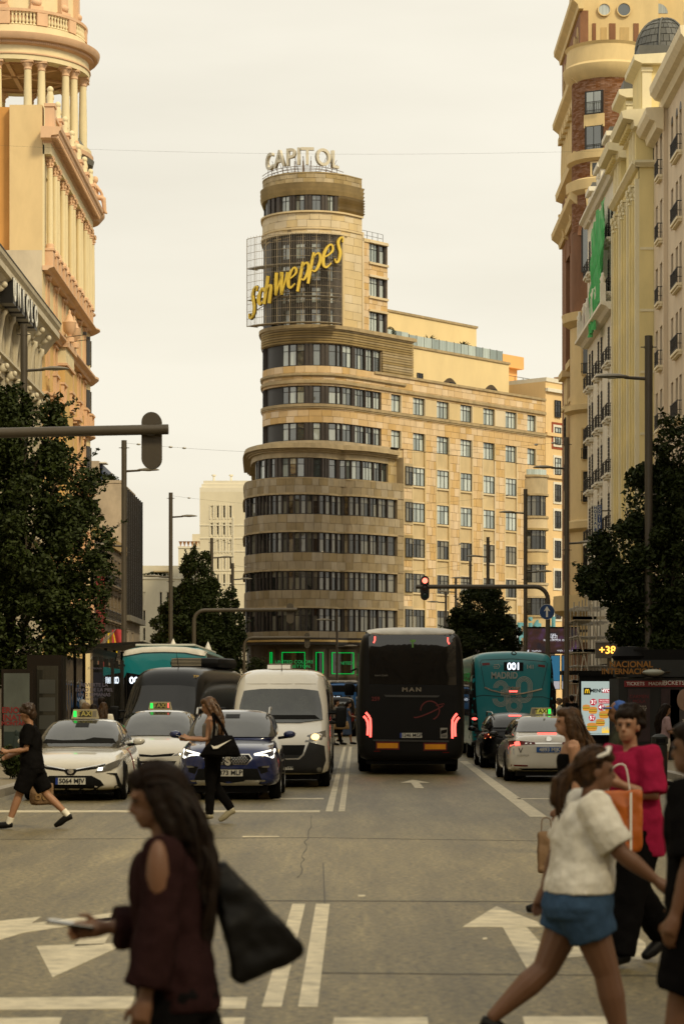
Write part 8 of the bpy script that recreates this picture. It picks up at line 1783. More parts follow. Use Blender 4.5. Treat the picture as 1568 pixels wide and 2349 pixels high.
for k in range(4):
	g = k*14
	three = [(450 + g, 790)] + [(525 + (75 - g)*math.cos(R(t)), 790 - (75 - g)*math.sin(R(t))) for t in range(180, -91, -15)]
	stroke(bv, 'rear', TZ(*three), .02, 'numeral_line', sgrey, T_, off=.008)
	low3 = [(525 + (84 - g)*math.cos(R(t)), 900 - (84 - g)*math.sin(R(t))) for t in range(90, -181, -15)]; stroke(bv, 'rear', TZ(*low3), .02, 'numeral_line', sgrey, T_, off=.008)
	zero = [(768 + (82 - g)*math.cos(R(t)), 755 - (82 - g)*math.sin(R(t))) for t in range(0, 181, 15)] + [(768 - (82 - g)*math.cos(R(t)), 860 + (82 - g)*math.sin(R(t))) for t in range(0, 181, 15)]
	stroke(bv, 'rear', TZ(*zero, zero[0]), .02, 'numeral_line', sgrey, T_, off=.008)
	six = [(662 + (82 - g)*math.cos(R(t)), 975 - (82 - g)*math.sin(R(t))) for t in range(150, -211, -15)]; stroke(bv, 'rear', TZ((582 + g, 800), (582 + g, 930), *six), .02, 'numeral_line', sgrey, T_, off=.008)
stroke(bv, 'rear', TZ((357, 783), (420, 812), (560, 845), (655, 860), (760, 845), (880, 818), (953, 800)), .038, 'chrome_wing', chrome, T_, off=.03); x, z = tz(660, 790); label_on(bv, 'rear', 'irizar', x, z, .16, chrome, T_, 'maker_name', shear=.15, bold=.004).location.y += .01
decal(bv, 'rear', TZ((610, 818), (700, 818), (696, 834), (614, 834)), 'brake_lamp', redl, T_, off=.03, sub=1)
for q in (((330, 530), (408, 526), (410, 550), (332, 556)), ((912, 544), (988, 552), (985, 576), (914, 568))): decal(bv, 'rear', TZ(*q), 'marker_lamp', redd, T_, off=.012, sub=1)
for s in (1, -1):
	f = (lambda p: p) if s > 0 else (lambda p: (1304 - p[0], p[1]))
	decal(bv, 'rear', TZ(*[f(p) for p in ((238, 480), (252, 520), (268, 900), (290, 1180), (300, 1260), (195, 1230), (200, 900))]), 'corner_post', grl, T_, off=.008, sub=3)
	for (cx, cy), m_ in zip(((247, 1063), (253, 1111), (258, 1160), (258, 1218)), (lampg, redl, lampg, lampg)): decal(bv, 'rear', TZ(*disc(*f((cx, cy)), 26, 12, 14)), 'tail_lamp', m_, T_, off=.02, sub=0)
decal(bv, 'rear', TZ((215, 1235), (1090, 1235), (1085, 1400), (220, 1400)), 'bumper', mat('bus_bumper', (.02, .02, .018), .6), T_, off=.02, sub=2); decal(bv, 'rear', disc(*tz(664, 428), .08, 14, .05), 'rear_camera', black, T_, off=.02, sub=0)
for s in ('left', 'right'):
	for k in range(5): decal(bv, s, rect(.8 + k*2.1, 2.8 + k*2.1, 1.3, 2.6), 'side_window', cargl_d, T_, off=.008)
for y in (2.6, 8.7):
	for s in (-1, 1): wheel(T_, s*1.06, y, .48, .28, True)
mb = MB(); mb.box(-1.0, 1.0, L_ - 3, L_ - .3, .22, .5); mb.build('underbody', black, T_)
# teal city bus, front
T_ = thing('city_bus', 'teal city bus facing the viewer behind the black van on the left', 'bus', (-5.22, 68.3, 0), group='teal city buses')
a = bus_hull(2.55, 12.0, 3.3, p_teal); bv = bvh_of(a); link('body', a, T_)
decal(bv, 'front', [(-1.2, .9), (1.2, .9), (1.22, 2.2), (1.05, 2.55), (.3, 2.42), (-.3, 2.42), (-1.05, 2.55), (-1.22, 2.2)], 'windscreen', cargl_d, T_, sub=3); label_on(bv, 'front', '001', -.78, 2.32, .26, mat('led_white', (0, 0, 0)), T_, 'route_number', bold=.006).location.y -= .03
both(bv, 'front', [(.7, .5), (1.1, .5), (1.15, .7), (.75, .68)], 'headlight', lampg, T_); mb = MB(); mb.box(-.85, .85, .5, 11.4, 3.3, 3.37); o = link('roof_panel', subsurf(mb, 0, mat('roof_cream', (0, 0, 0)), 40, .02), T_)
stroke(bv, 'front', [(-1.15, 3.08), (-.6, 3.18), (0, 3.2), (.6, 3.18), (1.15, 3.08)], .14, 'roof_edge', mat('roof_cream', (0, 0, 0)), T_, off=.045, sub=5)
for s in ('left', 'right'):
	for k in range(5): decal(bv, s, rect(.9 + k*2.1, 2.9 + k*2.1, 1.3, 2.75), 'side_window', cargl_d, T_, off=.008)
	decal(bv, s, rect(.5, 11.6, 2.85, 3.1), 'side_panel', grl, T_, off=.006)
for y in (2.6, 8.7):
	for s in (-1, 1): wheel(T_, s*1.06, y, .48, .28, True)
for s in (-1, 1): mb = MB(); mb.box(min(s*1.3, s*1.52), max(s*1.3, s*1.52), -.35, -.2, 1.85, 2.5); o = link('wing_mirror', subsurf(mb, 0, grl, 40, .05), T_); mb = MB(); mb.tube([(s*1.1, .1, 2.75), (s*1.3, -.25, 2.75), (s*1.4, -.28, 2.5)], .04, 6); mb.build('mirror_arm', grl, o)
for x, y in ((-.1, 5), (.75, 8.5)): mb = MB(); mb.lathe([(.12, 0), (.1, .08), (.03, .25), (0, .3)], 10, (x, y, 3.34)); mb.build('roof_aerial', white, T_, 50)
# blue city bus far away
T_ = thing('city_bus', 'small distant blue city bus showing route 146 between the van and the coach', 'bus', (GX(783, 163), 163 + 12, 0), R(180)); p_eb = paint('blue_bus_paint', (.01, .11, .34), .4, .3)
a = bus_hull(2.5, 12.0, 2.95, p_eb); bv = bvh_of(a); link('body', a, T_); decal(bv, 'rear', rect(-1.05, 1.05, 2.35, 2.8), 'top_panel', black, T_); decal(bv, 'rear', rect(.0, .65, 1.7, 2.15), 'display', black, T_, off=.012); label_on(bv, 'rear', '146', .32, 1.95, .32, mat('led_white', (0, 0, 0)), T_, 'route_number').location.y += .01; label_on(bv, 'rear', '2474', -.55, 2.0, .22, sgrey, T_, 'fleet_number'); decal(bv, 'rear', rect(-1.1, 1.1, .5, 1.25), 'engine_lid', grl, T_)
stroke(bv, 'rear', [(.85, 1.95), (1.02, 1.95)], .08, 'operator_emblem', sgrey, T_); mb = MB(); mb.box(-1.05, 1.05, 4, 11.7, 2.95, 3.12); link('roof_panel', subsurf(mb, 0, mat('roof_cream', (0, 0, 0)), 40, .08), T_)
for k in range(3): mb = MB(); mb.box(-.7 + k*.5, -.3 + k*.5, 11.68, 11.72, 3.02, 3.05); mb.build('vent_slot', black, T_)
for y in (2.6, 8.7):
	for s in (-1, 1): wheel(T_, s*1.06, y, .48, .28, True)
# ------------------------------------------------------------------ people
skin_m = mat('skin', (.3, .155, .088), .5, var=.08, scale=6); skin_d = mat('skin_tan', (.155, .073, .038), .5, var=.08, scale=6)
hair_dk = mat('hair_dark', (.011, .006, .0035), .55, var=.5, scale=30, stretch=(1, 1, .08), ior=1.2); hair_br = mat('hair_brown', (.05, .024, .009), .5, var=.6, scale=30, stretch=(1, 1, .08), alt=(.016, .008, .004), ior=1.25); hair_gy = mat('hair_grey', (.2, .19, .17), .6)
def cloth(name, col): return mat(name, col, .9, var=.25, scale=5, bump=.3, bscale=22, ior=1.12)
c_blk = cloth('black_cloth', (.0055, .005, .005)); c_wht = cloth('white_cotton', (.72, .68, .58)); c_den = cloth('denim', (.045, .085, .15)); c_mag = cloth('magenta_blouse', (.3, .014, .05)); c_bur = cloth('burgundy_blouse', (.022, .0095, .0095)); c_gry = cloth('grey_knit', (.2, .19, .175)); c_olv = cloth('olive_tee', (.03, .032, .022)); c_blu = cloth('blue_dress', (.07, .1, .17)); c_pnk = cloth('pink_tee', (.35, .24, .25)); sole = mat('pale_sole', (.5, .46, .38), .7); s_blk = mat('black_leather', (.005, .0045, .004), .5, ior=1.25)
def lerp(a, b, t): return Vector(a).lerp(Vector(b), t)
def eloft(mb, secs, n=16):
	"""closed loft of horizontal ellipses (centre, rx, ry)"""
	mb.rings([[Vector(c) + Vector((rx*math.cos(2*math.pi*k/n), ry*math.sin(2*math.pi*k/n), 0)) for k in range(n)] for c, rx, ry in secs])
def skel(P):
	"""joints of a figure facing +X, left side +Y, 1.70 m tall before scaling"""
	J = {}; ln = R(P.get('lean', 2)); pel = Vector((0, 0, .92)); J['pel'] = pel
	up = lambda z, x=0.0: pel + Vector((math.sin(ln)*z + x, 0, math.cos(ln)*z))
	J['waist'], J['chest'], J['neck'], J['head'] = up(.17), up(.38), up(.545, .005), up(.69, .025)
	for s, k in ((1, 'L'), (-1, 'R')):
		a, b = P.get('leg' + k, (0, 4)); hip = pel + Vector((0, s*.09, -.03)); kn = hip + .42*Vector((math.sin(R(a)), 0, -math.cos(R(a)))); an = kn + .41*Vector((math.sin(R(a - b)), 0, -math.cos(R(a - b))))
		fp = P.get('foot' + k, 0); toe = an + Vector((.19*math.cos(R(fp)), 0, .19*math.sin(R(fp)) - .045)); J['hip'+k], J['kne'+k], J['ank'+k], J['toe'+k] = hip, kn, an, toe
		u, e, ab = P.get('arm' + k, (0, 12, 6)); sh = up(.5) + Vector((0, s*P.get('sw', .175), 0)); c = math.cos(R(ab)); el = sh + .29*Vector((math.sin(R(u))*c, s*math.sin(R(ab)), -math.cos(R(u))*c)); inw = P.get('in' + k, 0); w2 = u + e
		wr = el + .25*Vector((math.sin(R(w2))*math.cos(R(inw)), s*(math.sin(R(ab))*.5 - math.sin(R(inw))), -math.cos(R(w2))*math.cos(R(inw)))); J['sho'+k], J['elb'+k], J['wri'+k] = sh, el, wr
	return J
def hand(mb, J, k, s, fat=1.0, curl=35):
	w_, e = J['wri'+k], J['elb'+k]; d = (w_ - e).normalized(); side = Vector((0, 1, 0)) if abs(d.y) < .8 else Vector((1, 0, 0)); n = d.cross(side).normalized(); side = n.cross(d).normalized()
	mb.tube([w_ - d*.02, w_ + d*.03, w_ + d*.085], [.026*fat, .036*fat, .036*fat], 8)
	for q in range(4):
		L_ = (.062, .075, .07, .055)[q]; p = w_ + d*.08 + n*((q - 1.5)*.019); c1 = R(curl*.4); c2 = R(curl*1.3); t1 = (d*math.cos(c1) - side*s*math.sin(c1)); t2 = (d*math.cos(c2) - side*s*math.sin(c2))
		mb.tube([p, p + t1*L_*.55, p + t1*L_*.55 + t2*L_*.6], [.0095*fat, .009*fat, .0075*fat], 6)
	p = w_ + d*.035 + n*.03; mb.tube([p, p + n*.025 + d*.03 - side*s*.015, p + n*.028 + d*.065 - side*s*.03], [.012*fat, .011*fat, .009*fat], 6)
def person(label, px, d, H, face, P, top=None, sleeve=.45, bottom=None, leg=1.0, shoes=s_blk, hair=('short', hair_dk), skin=skin_m, fat=1.0, vox=.012, group=None, socks=None, top_z=(-.06, .5), z0=0.0, head_turn=0.0, loose=.0, skirt=None, X=None):
	s = H/1.7; J = skel(P); lo_ = min(min(J['toe'+k].z, J['ank'+k].z - .045) for k in 'LR') - .035
	off = Vector((0, 0, -lo_)); J = {k: v + off for k, v in J.items()}
	T_ = thing('person', label, 'person', (GX(px, d) if X is None else X, d, z0), R(face), group); T_.scale = (s, s, s); f = fat
	up = (J['neck'] - J['pel']).normalized(); tor = lambda z: J['pel'] + up*z
	HT = Matrix.Translation(J['head']) @ Matrix.Rotation(R(head_turn), 4, 'Z') @ Matrix.Rotation(R(P.get('nod', 0)), 4, 'Y')
	hd = lambda x, y, z: HT @ Vector((x, y, z)); rot = HT.to_3x3()
	mb = MB(); eloft(mb, [(tor(-.07), .1*f, .14*f), (tor(0), .115*f, .165*f), (tor(.08), .11*f, .16*f), (tor(.19), .095*f, .13*f), (tor(.32), .11*f, .15*f), (tor(.43), .105*f, .165), (tor(.5), .075, .13), (tor(.535), .05, .06)])
	mb.tube([tor(.5), J['neck'], hd(-.01, 0, -.03)], [.058, .05, .05], 10)
	mb.ell(hd(-.005, 0, .03), (.092, .073, .1), 16, 12, rot); mb.ell(hd(.03, 0, -.045), (.062, .052, .065), 14, 10, rot); mb.ell(hd(.065, 0, -.078), (.026, .026, .022), 10, 8, rot)
	mb.tube([hd(.082, 0, .02), hd(.104, 0, -.022), hd(.086, 0, -.034)], [.011, .016, .012], 8); mb.tube([hd(.083, -.022, -.055), hd(.093, 0, -.056), hd(.083, .022, -.055)], .0085, 6); mb.tube([hd(.076, -.05, .03), hd(.09, -.025, .036), hd(.088, 0, .03), hd(.09, .025, .036), hd(.076, .05, .03)], .008, 6)
	for q in (-1, 1): mb.ell(hd(-.005, q*.074, -.005), (.022, .01, .032), 10, 8, rot)
	for k, q in (('L', 1), ('R', -1)):
		mb.tube([J['hip'+k] + Vector((0, 0, .03)), lerp(J['hip'+k], J['kne'+k], .35), J['kne'+k], lerp(J['kne'+k], J['ank'+k], .3), J['ank'+k]], [.085*f, .082*f, .057*f, .058*f, .037], 12)
		mb.tube([J['ank'+k] + Vector((-.04, 0, -.02)), lerp(J['ank'+k], J['toe'+k], .5) + Vector((0, 0, .0)), J['toe'+k]], [.036, .042, .03], 8)
		mb.tube([J['sho'+k], lerp(J['sho'+k], J['elb'+k], .45), J['elb'+k], lerp(J['elb'+k], J['wri'+k], .3), J['wri'+k]], [.055*f, .047*f, .038*f, .039*f, .026], 10); mb.tube([tor(.5), J['sho'+k]], [.055, .056*f], 8)
		hand(mb, J, k, q, 1.0, P.get('curl', 35))
	link('body', remesh(mb, vox*(.8 if vox < .012 else 1), skin, 2), T_)
	if vox < .014:
		for q in (-1, 1):
			mb = MB(); mb.ell(hd(.078, q*.031, .014), (.011, .014, .0085), 10, 8, rot); mb.build('eye', mat('eye_dark', (.03, .02, .015), .2), T_, 60)
	g = .018 + loose
	if top:
		mb = MB(); z0_, z1_ = top_z; zs = [z0_, z0_ + .05, .08, .19, .32, .43, z1_, z1_ + .03]; rx = lambda z: .105*f + g + (.012 if .25 < z < .42 else 0) - (max(0, z - .43)*.55); ry = lambda z: (.165*f if z < .1 else .14*f if z < .3 else .165) + g - max(0, z - .43)*.5
		zs = sorted(set(z for z in zs if z >= z0_)); eloft(mb, [(tor(z), rx(z) + (loose*.6 if z < .15 else 0), ry(z) + (loose*.6 if z < .15 else 0)) for z in zs])
		for k in 'LR':
			if sleeve > 0:
				pts = [tor(.485), J['sho'+k]]; rs_ = [.07, .062*f + g*.6]; end = sleeve*2
				pts.append(lerp(J['sho'+k], J['elb'+k], min(1, end)*.6)); rs_.append(.052*f + g*.8); pts.append(lerp(J['sho'+k], J['elb'+k], min(1, end))); rs_.append(.047*f + g*.9)
				if end > 1: pts.append(lerp(J['elb'+k], J['wri'+k], end - 1)); rs_.append(.04 + g*1.3)
				mb.tube(pts, rs_, 12)
		link('top', remesh(mb, vox, top, 5, fold=.03, fold_size=.09), T_)
	if bottom:
		mb = MB(); eloft(mb, [(tor(-.12), .1*f + g, .15*f + g), (tor(-.06), .12*f + g, .17*f + g), (tor(.03), .12*f + g*.8, .17*f + g*.8), (tor(.1), .11*f + g*.6, .155*f + g*.6)])
		for k in 'LR':
			end = leg*2; pts = [J['hip'+k] + Vector((0, 0, .02)), lerp(J['hip'+k], J['kne'+k], min(1, end)*.5), lerp(J['hip'+k], J['kne'+k], min(1, end))]; rs_ = [.09*f + g, .084*f + g, (.07 if end < 1 else .06)*f + g]
			if end > 1: pts += [lerp(J['kne'+k], J['ank'+k], (end - 1)*.5), lerp(J['kne'+k], J['ank'+k], end - 1)]; rs_ += [.056*f + g, .045 + g]
			mb.tube(pts, rs_, 12)
		link('bottom', remesh(mb, vox, bottom, 5, fold=.022, fold_size=.08), T_)
	if skirt: mb = MB(); eloft(mb, [(tor(-.55), .2, .24), (tor(-.3), .17, .22), (tor(0), .14, .19), (tor(.12), .12, .16)]); link('skirt', remesh(mb, vox, skirt, 3), T_)
	for k in 'LR':
		a, t = J['ank'+k], J['toe'+k]; mb = MB(); mb.tube([a + Vector((-.055, 0, -.015)), lerp(a, t, .25) + Vector((0, 0, -.012)), lerp(a, t, .7), t + Vector((.03, 0, 0))], [.043, .05, .048, .03], 10); link('shoe', remesh(mb, .012, shoes, 2), T_)
		if socks: mb = MB(); mb.tube([a + Vector((0, 0, -.01)), lerp(a, J['kne'+k], .22)], [.046, .05], 10); mb.build('sock', socks, T_, 60)
	st, hm = hair; mb = MB(); mb.ell(hd(-.03, 0, .045), (.1, .088, .095), 16, 12, rot); mb.ell(hd(-.05, 0, 0), (.075, .083, .1), 14, 10, rot)
	if st != 'cap': mb.ell(hd(.02, 0, .085), (.08, .075, .05), 14, 10, rot)
	if st == 'long':
		for q, wd in ((0, .075), (-.055, .05), (.055, .05), (-.03, .045), (.03, .045)):
			pts = [hd(-.06, q*.9, .03), hd(-.095, q*1.2, -.12), hd(-.1 - .2*abs(q), q*1.3, -.27), J['neck'] + Vector((-.125, q*1.5, -.2 - .5*abs(q))), J['neck'] + Vector((-.13, q*1.6, -.42 + 1.2*abs(q)))]; mb.tube(pts, [wd, wd*1.05, wd*.9, wd*.75, wd*.3], 8)
		sm = MB(); rn_ = random.Random(int(px))
		for _ in range(90 if vox < .013 else 24):
			q = rn_.uniform(-1, 1); b_ = rn_.uniform(.0, .05); ph = rn_.uniform(0, 6); le = rn_.uniform(.25, .48) - .1*abs(q)
			pts = [hd(-.03 - b_, q*.085, .06)] + [lerp(hd(-.085 - b_, q*.1, -.03), J['neck'] + Vector((-.15 - b_*.4, q*.13, -le)), t/7) + Vector((.012*math.sin(ph + t*1.7), .012*math.cos(ph + t*1.9), 0)) - Vector((.05*math.sin(t/7*3.14), 0, 0)) for t in range(8)]
			sm.tube(pts, [.006] + [.011]*6 + [.009, .003], 5)
		sm.build('hair_strands', hm, T_, 60)
		for q in (-.07, .07): mb.tube([hd(-.0, q, .05), hd(-.01, q*1.05, -.05), hd(-.05, q*1.1, -.18)], [.03, .035, .03], 8)
	elif st == 'pony': mb.ell(hd(-.12, 0, .0), (.045, .045, .045), 10, 8, rot); mb.tube([hd(-.13, 0, .0), hd(-.19, .01, -.07), hd(-.2, .02, -.18), hd(-.17, .02, -.25)], [.035, .055, .05, .015], 8)
	elif st == 'bun': mb.ell(hd(-.11, 0, .05), (.05, .05, .05), 10, 8, rot)
	elif st == 'curly':
		rn_ = random.Random(4)
		for _ in range(26): v = Vector((rn_.gauss(-.35, .6), rn_.gauss(0, 1), rn_.gauss(.5, .6))).normalized(); v.x = v.x if v.z > .75 else min(v.x, -.1); mb.ell(hd(-.025 + v.x*.1, v.y*.09, .04 + v.z*.1), (.034, .034, .034), 8, 6)
	if vox < .0115 and st in ('pony', 'long'):
		sm = MB(); rn_ = random.Random(9)
		for k in range(80):
			q = -1 + 2*k/79; j = rn_.uniform(-.004, .004); ce = math.cos(q*1.35); se = math.sin(q*1.35); b_ = -.13 if st == 'pony' else -.1
			sm.tube(smooth_curve([hd(.07*ce - .01, se*.078, .03 + .075*ce + j), hd(.015, se*.094, .04 + .105*ce), hd(-.06, se*.092, .03 + .1*ce + j), hd(-.115, se*.06, .0 + .05*ce), hd(b_, se*.02, -.01 + j*3)], 3), .0055, 5)
		if st == 'pony':
			for k in range(26): a_ = rn_.uniform(0, 6.28); r_ = rn_.uniform(.01, .05); sm.tube(smooth_curve([hd(-.13, 0, 0), hd(-.19, r_*math.cos(a_), -.06 + r_*math.sin(a_)*.4), hd(-.2 + r_*.6*math.sin(a_), r_*1.2*math.cos(a_), -.17), hd(-.16 + rn_.uniform(-.03, .02), r_*math.cos(a_), -.24 - rn_.uniform(0, .07))], 4), .007, 5)
		sm.build('hair_strands', hm, T_, 60)
	link('hair', remesh(mb, max(.01, vox*.9), hm, 1 if st == 'curly' else 2, fold=.022, fold_size=.035), T_)
	return T_, J, s
def world(T_, v): return T_.matrix_basis @ Vector(v)
def phone(label, T_, J, k, w_=.075, L_=.15, m=mat('phone_glass', (.5, .5, .47), .15), tilt=20):
	p = world(T_, J['wri'+k] + (J['wri'+k] - J['elb'+k]).normalized()*.12 + Vector((.01, 0, .02))); o = thing('phone', label, 'phone', p, T_.rotation_euler.z); mb = MB(); mb.box(-L_/2, L_/2, -w_/2, w_/2, 0, .008); mb.xf(Matrix.Rotation(R(-tilt), 4, 'Y')); mb.build('case', s_blk, o); mb = MB(); mb.box(-L_/2 + .004, L_/2 - .004, -w_/2 + .003, w_/2 - .003, .0085, .011); mb.xf(Matrix.Rotation(R(-tilt), 4, 'Y')); mb.build('screen', m, o); return o
def bag(name, label, loc, rz, body, strap, m, cat='bag', extra=None):
	o = thing(name, label, cat, loc, rz); mb = MB(); mb.rings(body); link('pouch', remesh(mb, .009, m, 8, fold=.035, fold_size=.09), o)
	mb = MB()
	for pts, r_ in strap: mb.tube([v for v in smooth_curve([Vector(p) for p in pts], 4)], r_, 6)
	mb.build('strap', extra or m, o, 60); return o
def pouch(w_, h, dp, top=.6, skew=0.0, n=4):
	return [[(-w_*k + skew*z/h, -dp*kd, z), (w_*k + skew*z/h, -dp*kd, z), (w_*k + skew*z/h, dp*kd, z), (-w_*k + skew*z/h, dp*kd, z)] for z, k, kd in ((-h/2, .85, .6), (-h/2 + h*.08, .97, 1), (0, 1 - (1 - top)*.5, 1), (h/2 - h*.05, top, .5), (h/2, top*.97, .3))]
# nearest woman, dark against the street
T_, J, s = person('dark haired woman in burgundy blouse nearest the viewer, reading her phone', 404, 8.05, 1.5, 180, dict(legL=(14, 6), legR=(-16, 10), armL=(3, 8, 9), armR=(2, 84, 2), inR=18, lean=4, nod=14), c_bur, .92, c_blk, 1.0, hair=('long', hair_dk), skin=skin_d, fat=1.0, vox=.009, loose=.02, top_z=(-.1, .47))
phone('pale phone held flat by the burgundy blouse woman', T_, J, 'R', .08, .16, tilt=8)
mb = MB(); mb.ell(lerp(J['shoL'], J['elbL'], .28) + Vector((.01, .05, .0)), (.045, .045, .13), 14, 10); mb.build('bare_shoulder', skin_d, T_, 60)
bag('shoulder_bag', 'large black leather shoulder bag on the burgundy blouse woman', W(562, 2104, 8.1), R(8), pouch(.135, .4, .07, .22, -.02), [([(-.02, 0, .16), (-.05, -.02, .26), (-.13, -.04, .33), (-.19, .0, .2)], .013)], s_blk).rotation_euler.y = R(-24)
# woman in denim shorts
T_, J, s = person('woman in white tee and denim shorts striding to the right', 1326, 11.8, 1.5, 4, dict(legL=(-24, 24), legR=(20, 8), footL=-40, armL=(-26, 8, 16), armR=(30, 22, 10), lean=6, nod=4), c_wht, .44, c_den, .25, shoes=s_blk, hair=('pony', hair_br), skin=skin_d, fat=1.3, vox=.01, loose=.026, top_z=(.02, .49))
mb = MB(); hT = J['head']
for q in (-1, 1): mb.tube([hT + Vector((-.03, q*.08, .07)), hT + Vector((.05, q*.088, .105)), hT + Vector((.07, q*.03, .13))], .012, 6)
o = thing('sunglasses', 'pale sunglasses pushed up on the hair of the woman in shorts', 'sunglasses', T_.location, T_.rotation_euler.z); o.scale = T_.scale; mb.build('frame', white, o, 60)
# woman in magenta
T_, J, s = person('woman in magenta blouse with an orange shopping bag, facing the viewer', 1452, 16.0, 1.66, 215, dict(legL=(16, 6), legR=(-14, 26), footR=-30, armL=(4, 112, 14), inL=38, armR=(10, 105, 16), inR=25, lean=2), c_mag, .46, c_blk, 1.0, hair=('curly', hair_dk), skin=skin_m, fat=1.08, vox=.011, loose=.03, top_z=(-.18, .49), head_turn=30)
for k in range(4): p = world(T_, J['pel'] + Vector((.165, 0, .36 - k*.13))); mb = MB(); mb.ell(J['pel'] + Vector((.166 - .01*k, 0, .34 - k*.13)), (.012, .016, .016), 8, 6); mb.build('button', s_blk, T_, 60)
mb = MB(); mb.tube([J['shoR'] + Vector((.08, .05, .06)), J['shoR'] + Vector((.13, .06, -.15)), J['shoR'] + Vector((.13, .02, -.35))], .018, 6); mb.build('bag_strap', white, T_, 60)
OBG = bag('shopping_bag', 'orange printed shopping bag with white straps hanging from the magenta woman', W(1422, 1885, 15.6), R(-6), pouch(.145, .4, .05, .95), [([(-.08, 0, .2), (-.05, 0, .34), (.03, 0, .36), (.06, 0, .2)], .006)], mat('orange_bag', (.42, .1, .01), .4, var=.25, scale=6), extra=white)
text('bag_print', 'R', OBG, (-.1, -.055, .1), .2, mat('purple_print', (.06, .03, .12), .5), depth=.004, bold=.01); mb = MB(); mb.box(.06, .075, -.056, -.05, -.2, .19); mb.build('bag_piping', white, OBG)
# long haired woman behind
T_, J, s = person('long haired woman in a black strappy top walking left with a paper bag', 1318, 20.0, 1.66, 180, dict(legL=(18, 8), legR=(-18, 42), footR=-50, armL=(-4, 10, 4), armR=(4, 12, 6), lean=3), c_blk, 0, c_blk, 1.0, hair=('long', hair_br), skin=skin_m, vox=.012, top_z=(-.06, .4))
bag('paper_bag', 'narrow brown paper bag beside the woman in denim shorts', W(1252, 1955, 19.9), 0, pouch(.07, .34, .05, 1.0), [([(-.04, 0, .17), (-.03, 0, .27), (.03, 0, .27), (.04, 0, .17)], .005)], mat('kraft_paper', (.17, .1, .05), .8, var=.15))
# dark figure cut by the right edge
T_, J, s = person('dark clothed person cut off by the right frame edge', 1628, 10.2, 1.62, 150, dict(legL=(14, 8), legR=(-12, 14), armL=(-8, 24, 10), armR=(10, 20, 8), lean=4), c_blk, .48, c_blk, .42, hair=('short', hair_dk), skin=skin_d, fat=1.15, vox=.012, loose=.03)
mb = MB()
for k in range(6): mb.ell(J['chest'] + Vector((.02 - k*.012, .19, .06 - k*.045)), (.035, .012, .026), 8, 6)
mb.build('shirt_print', white, T_, 60)
# crossing pedestrians
T_, J, s = person('man in black tee and shorts with white socks crossing on the left', 74, 33.0, 1.69, 180, dict(legL=(24, 4), legR=(-26, 20), footR=-35, armL=(6, 78, 6), armR=(10, 60, 6), lean=3, nod=22), c_blk, .4, c_blk, .44, hair=('curly', mat('hair_auburn', (.03, .014, .006), .5)), skin=skin_m, vox=.014, socks=c_wht, loose=.025)
phone('dark phone in the hands of the man in black shorts', T_, J, 'L', m=s_blk)
CB2 = bag('carrier_bag', 'kraft carrier bag with pale figures carried by the man in shorts', W(96, 1822, 33.5), 0, pouch(.16, .3, .07, 1.0), [([(-.08, 0, .18), (-.05, 0, .3), (.05, 0, .3), (.08, 0, .18)], .006)], mat('kraft_paper', (0, 0, 0))); text('bag_print', '60', CB2, (0, -.08, -.02), .2, mat('tan_canvas', (.28, .17, .07), .8), depth=.004, shear=.2)
T_, J, s = person('woman in black leggings with a sports bag crossing before the blue SUV', 488, 34.5, 1.69, 180, dict(legL=(4, 2), legR=(-4, 30), footR=-40, armL=(8, 84, 8), armR=(16, 76, 10), lean=3, nod=16), c_gry, 0, c_blk, 1.0, shoes=mat('pale_trainer', (.35, .31, .2), .7), hair=('long', mat('hair_honey', (.1, .048, .018), .45, var=.6, scale=30, alt=(.03, .014, .006))), skin=skin_m, vox=.014, socks=c_wht, top_z=(.22, .42))
phone('phone held up by the woman in black leggings', T_, J, 'L')
SBG = bag('sports_bag', 'black sports bag with a white tick mark slung on the woman in leggings', W(508, 1712, 34.2), R(4), pouch(.3, .3, .13, .45, .05), [([(-.12, 0, .1), (-.1, -.02, .3), (-.12, 0, .46), (.0, .1, .3), (.1, 0, .1)], .022)], c_blk)
mb = MB(); mb.prism([(-.15, .02), (-.12, -.035), (-.06, -.03), (.14, .1), (-.06, .01), (-.11, .0)], -.16, -.145, 'y'); mb.build('tick_mark', white, SBG)
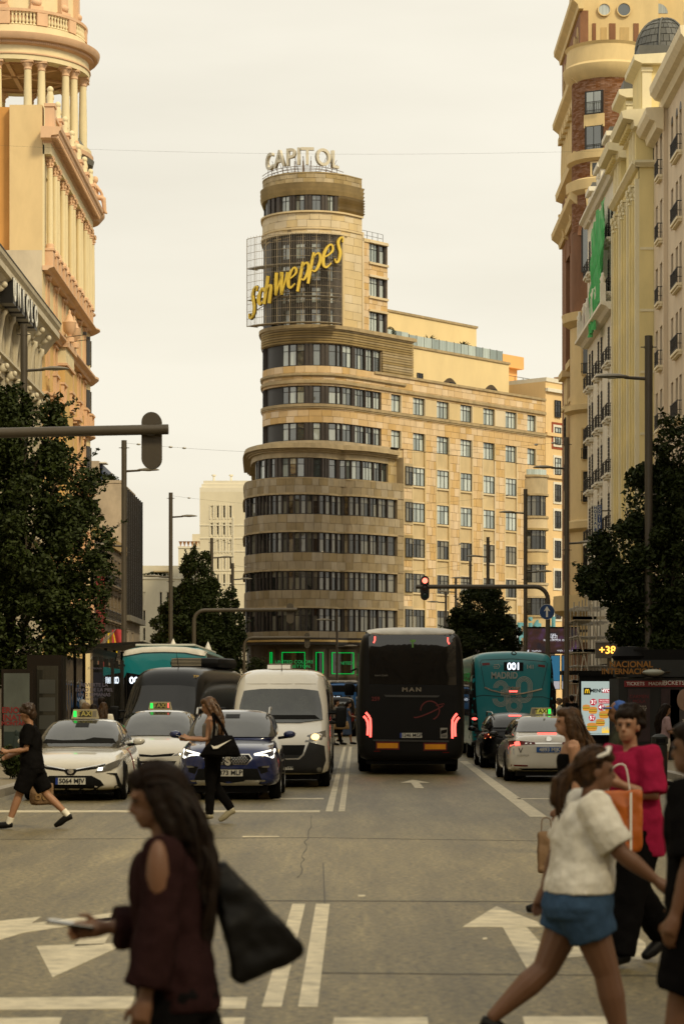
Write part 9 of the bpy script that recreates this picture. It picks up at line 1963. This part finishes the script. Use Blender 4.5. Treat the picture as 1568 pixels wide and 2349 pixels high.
for lb, px, d, H, fc, P, kw in (('man in a pale tee carrying a large bag in the distance', 769, 96, 1.78, 0, dict(legL=(-18, 14), legR=(18, 6)), dict(top=c_gry, bottom=c_blk)), ('woman with tied dark hair beside the man in the pale tee', 756, 95, 1.68, 0, dict(legL=(14, 6), legR=(-14, 14)), dict(top=c_wht, bottom=c_blk, hair=('pony', hair_dk))), ('woman in a blue sleeveless dress walking right in the distance', 797, 97, 1.68, 0, dict(legL=(-20, 18), legR=(12, 4), armR=(20, 60, 6)), dict(top=c_blu, sleeve=.15, skirt=c_blu, hair=('pony', hair_dk))),
	  ('man with dark hair standing tallest in the bus shelter queue', 232, 58, 1.78, 80, {}, dict(top=c_blk, bottom=c_blk)), ('grey haired man at the bus shelter', 190, 57.5, 1.72, 100, {}, dict(top=c_blk, bottom=c_blk, hair=('short', hair_gy))), ('fair haired woman at the bus shelter beside the grey haired man', 197, 55.5, 1.63, 95, {}, dict(top=c_olv, bottom=c_blk, hair=('curly', mat('hair_fair', (.13, .08, .04), .5)))), ('long dark haired woman at the bus shelter, second from the taxi', 214, 56, 1.62, 85, {}, dict(top=c_blk, bottom=c_blk, hair=('long', hair_dk))), ('long brown haired woman at the bus shelter nearest the taxi sign', 237, 55, 1.66, 90, {}, dict(top=c_wht, bottom=c_blk, hair=('long', hair_br))),
	  ('fair woman in white tee with a bun on the right pavement', 1284, 86, 1.66, 170, {}, dict(top=c_wht, bottom=c_blk, hair=('bun', mat('hair_fair', (0, 0, 0))))), ('man in dark clothes beside the lamp post on the right pavement', 1311, 89, 1.76, 100, {}, dict(top=c_blk, bottom=c_blk)), ('woman with loose dark hair behind the fair woman with the bun', 1297, 92, 1.7, 120, {}, dict(top=c_olv, bottom=c_blk, hair=('long', hair_br))),
	  ('woman in pink tee looking at her phone by the kiosk', 1522, 50, 1.63, 10, dict(armL=(20, 85, 6), armR=(10, 70, 6), nod=12), dict(top=c_pnk, bottom=c_wht, leg=.22, hair=('long', hair_dk)))):
	T_, J, s = person(lb, px, d, H, fc, P, vox=.022, z0=.135 if (GX(px, d) < KL or GX(px, d) > KR) else 0.0, **kw)
	if 'carrying' in lb: bag('holdall', 'tan holdall carried by the distant man in a pale tee', W(781, 1664, 95.6), 0, pouch(.36, .32, .12, .8), [([(-.1, 0, .15), (0, 0, .3), (.1, 0, .15)], .014)], mat('tan_canvas', (.28, .17, .07), .8))
	if 'pink' in lb: phone('phone in the hand of the woman in the pink tee', T_, J, 'L')
T_, J, s = person('man in a blue cap raising his phone behind the magenta woman', 1425, 27.0, 1.7, 180, dict(legL=(12, 6), legR=(-12, 12), armL=(30, 70, 6), armR=(0, 14, 6), lean=2), c_olv, .4, c_blk, 1.0, hair=('cap', mat('cap_blue', (.012, .06, .26), .7)), skin=skin_d, vox=.016)
mb = MB(); mb.ell(J['head'] + Vector((.11, 0, .05)), (.075, .07, .012), 12, 6); mb.build('cap_peak', MATS['cap_blue'], T_, 60); phone('dark phone raised by the man in the blue cap', T_, J, 'L', m=s_blk)
bpy.data.scenes.remove(WORK)
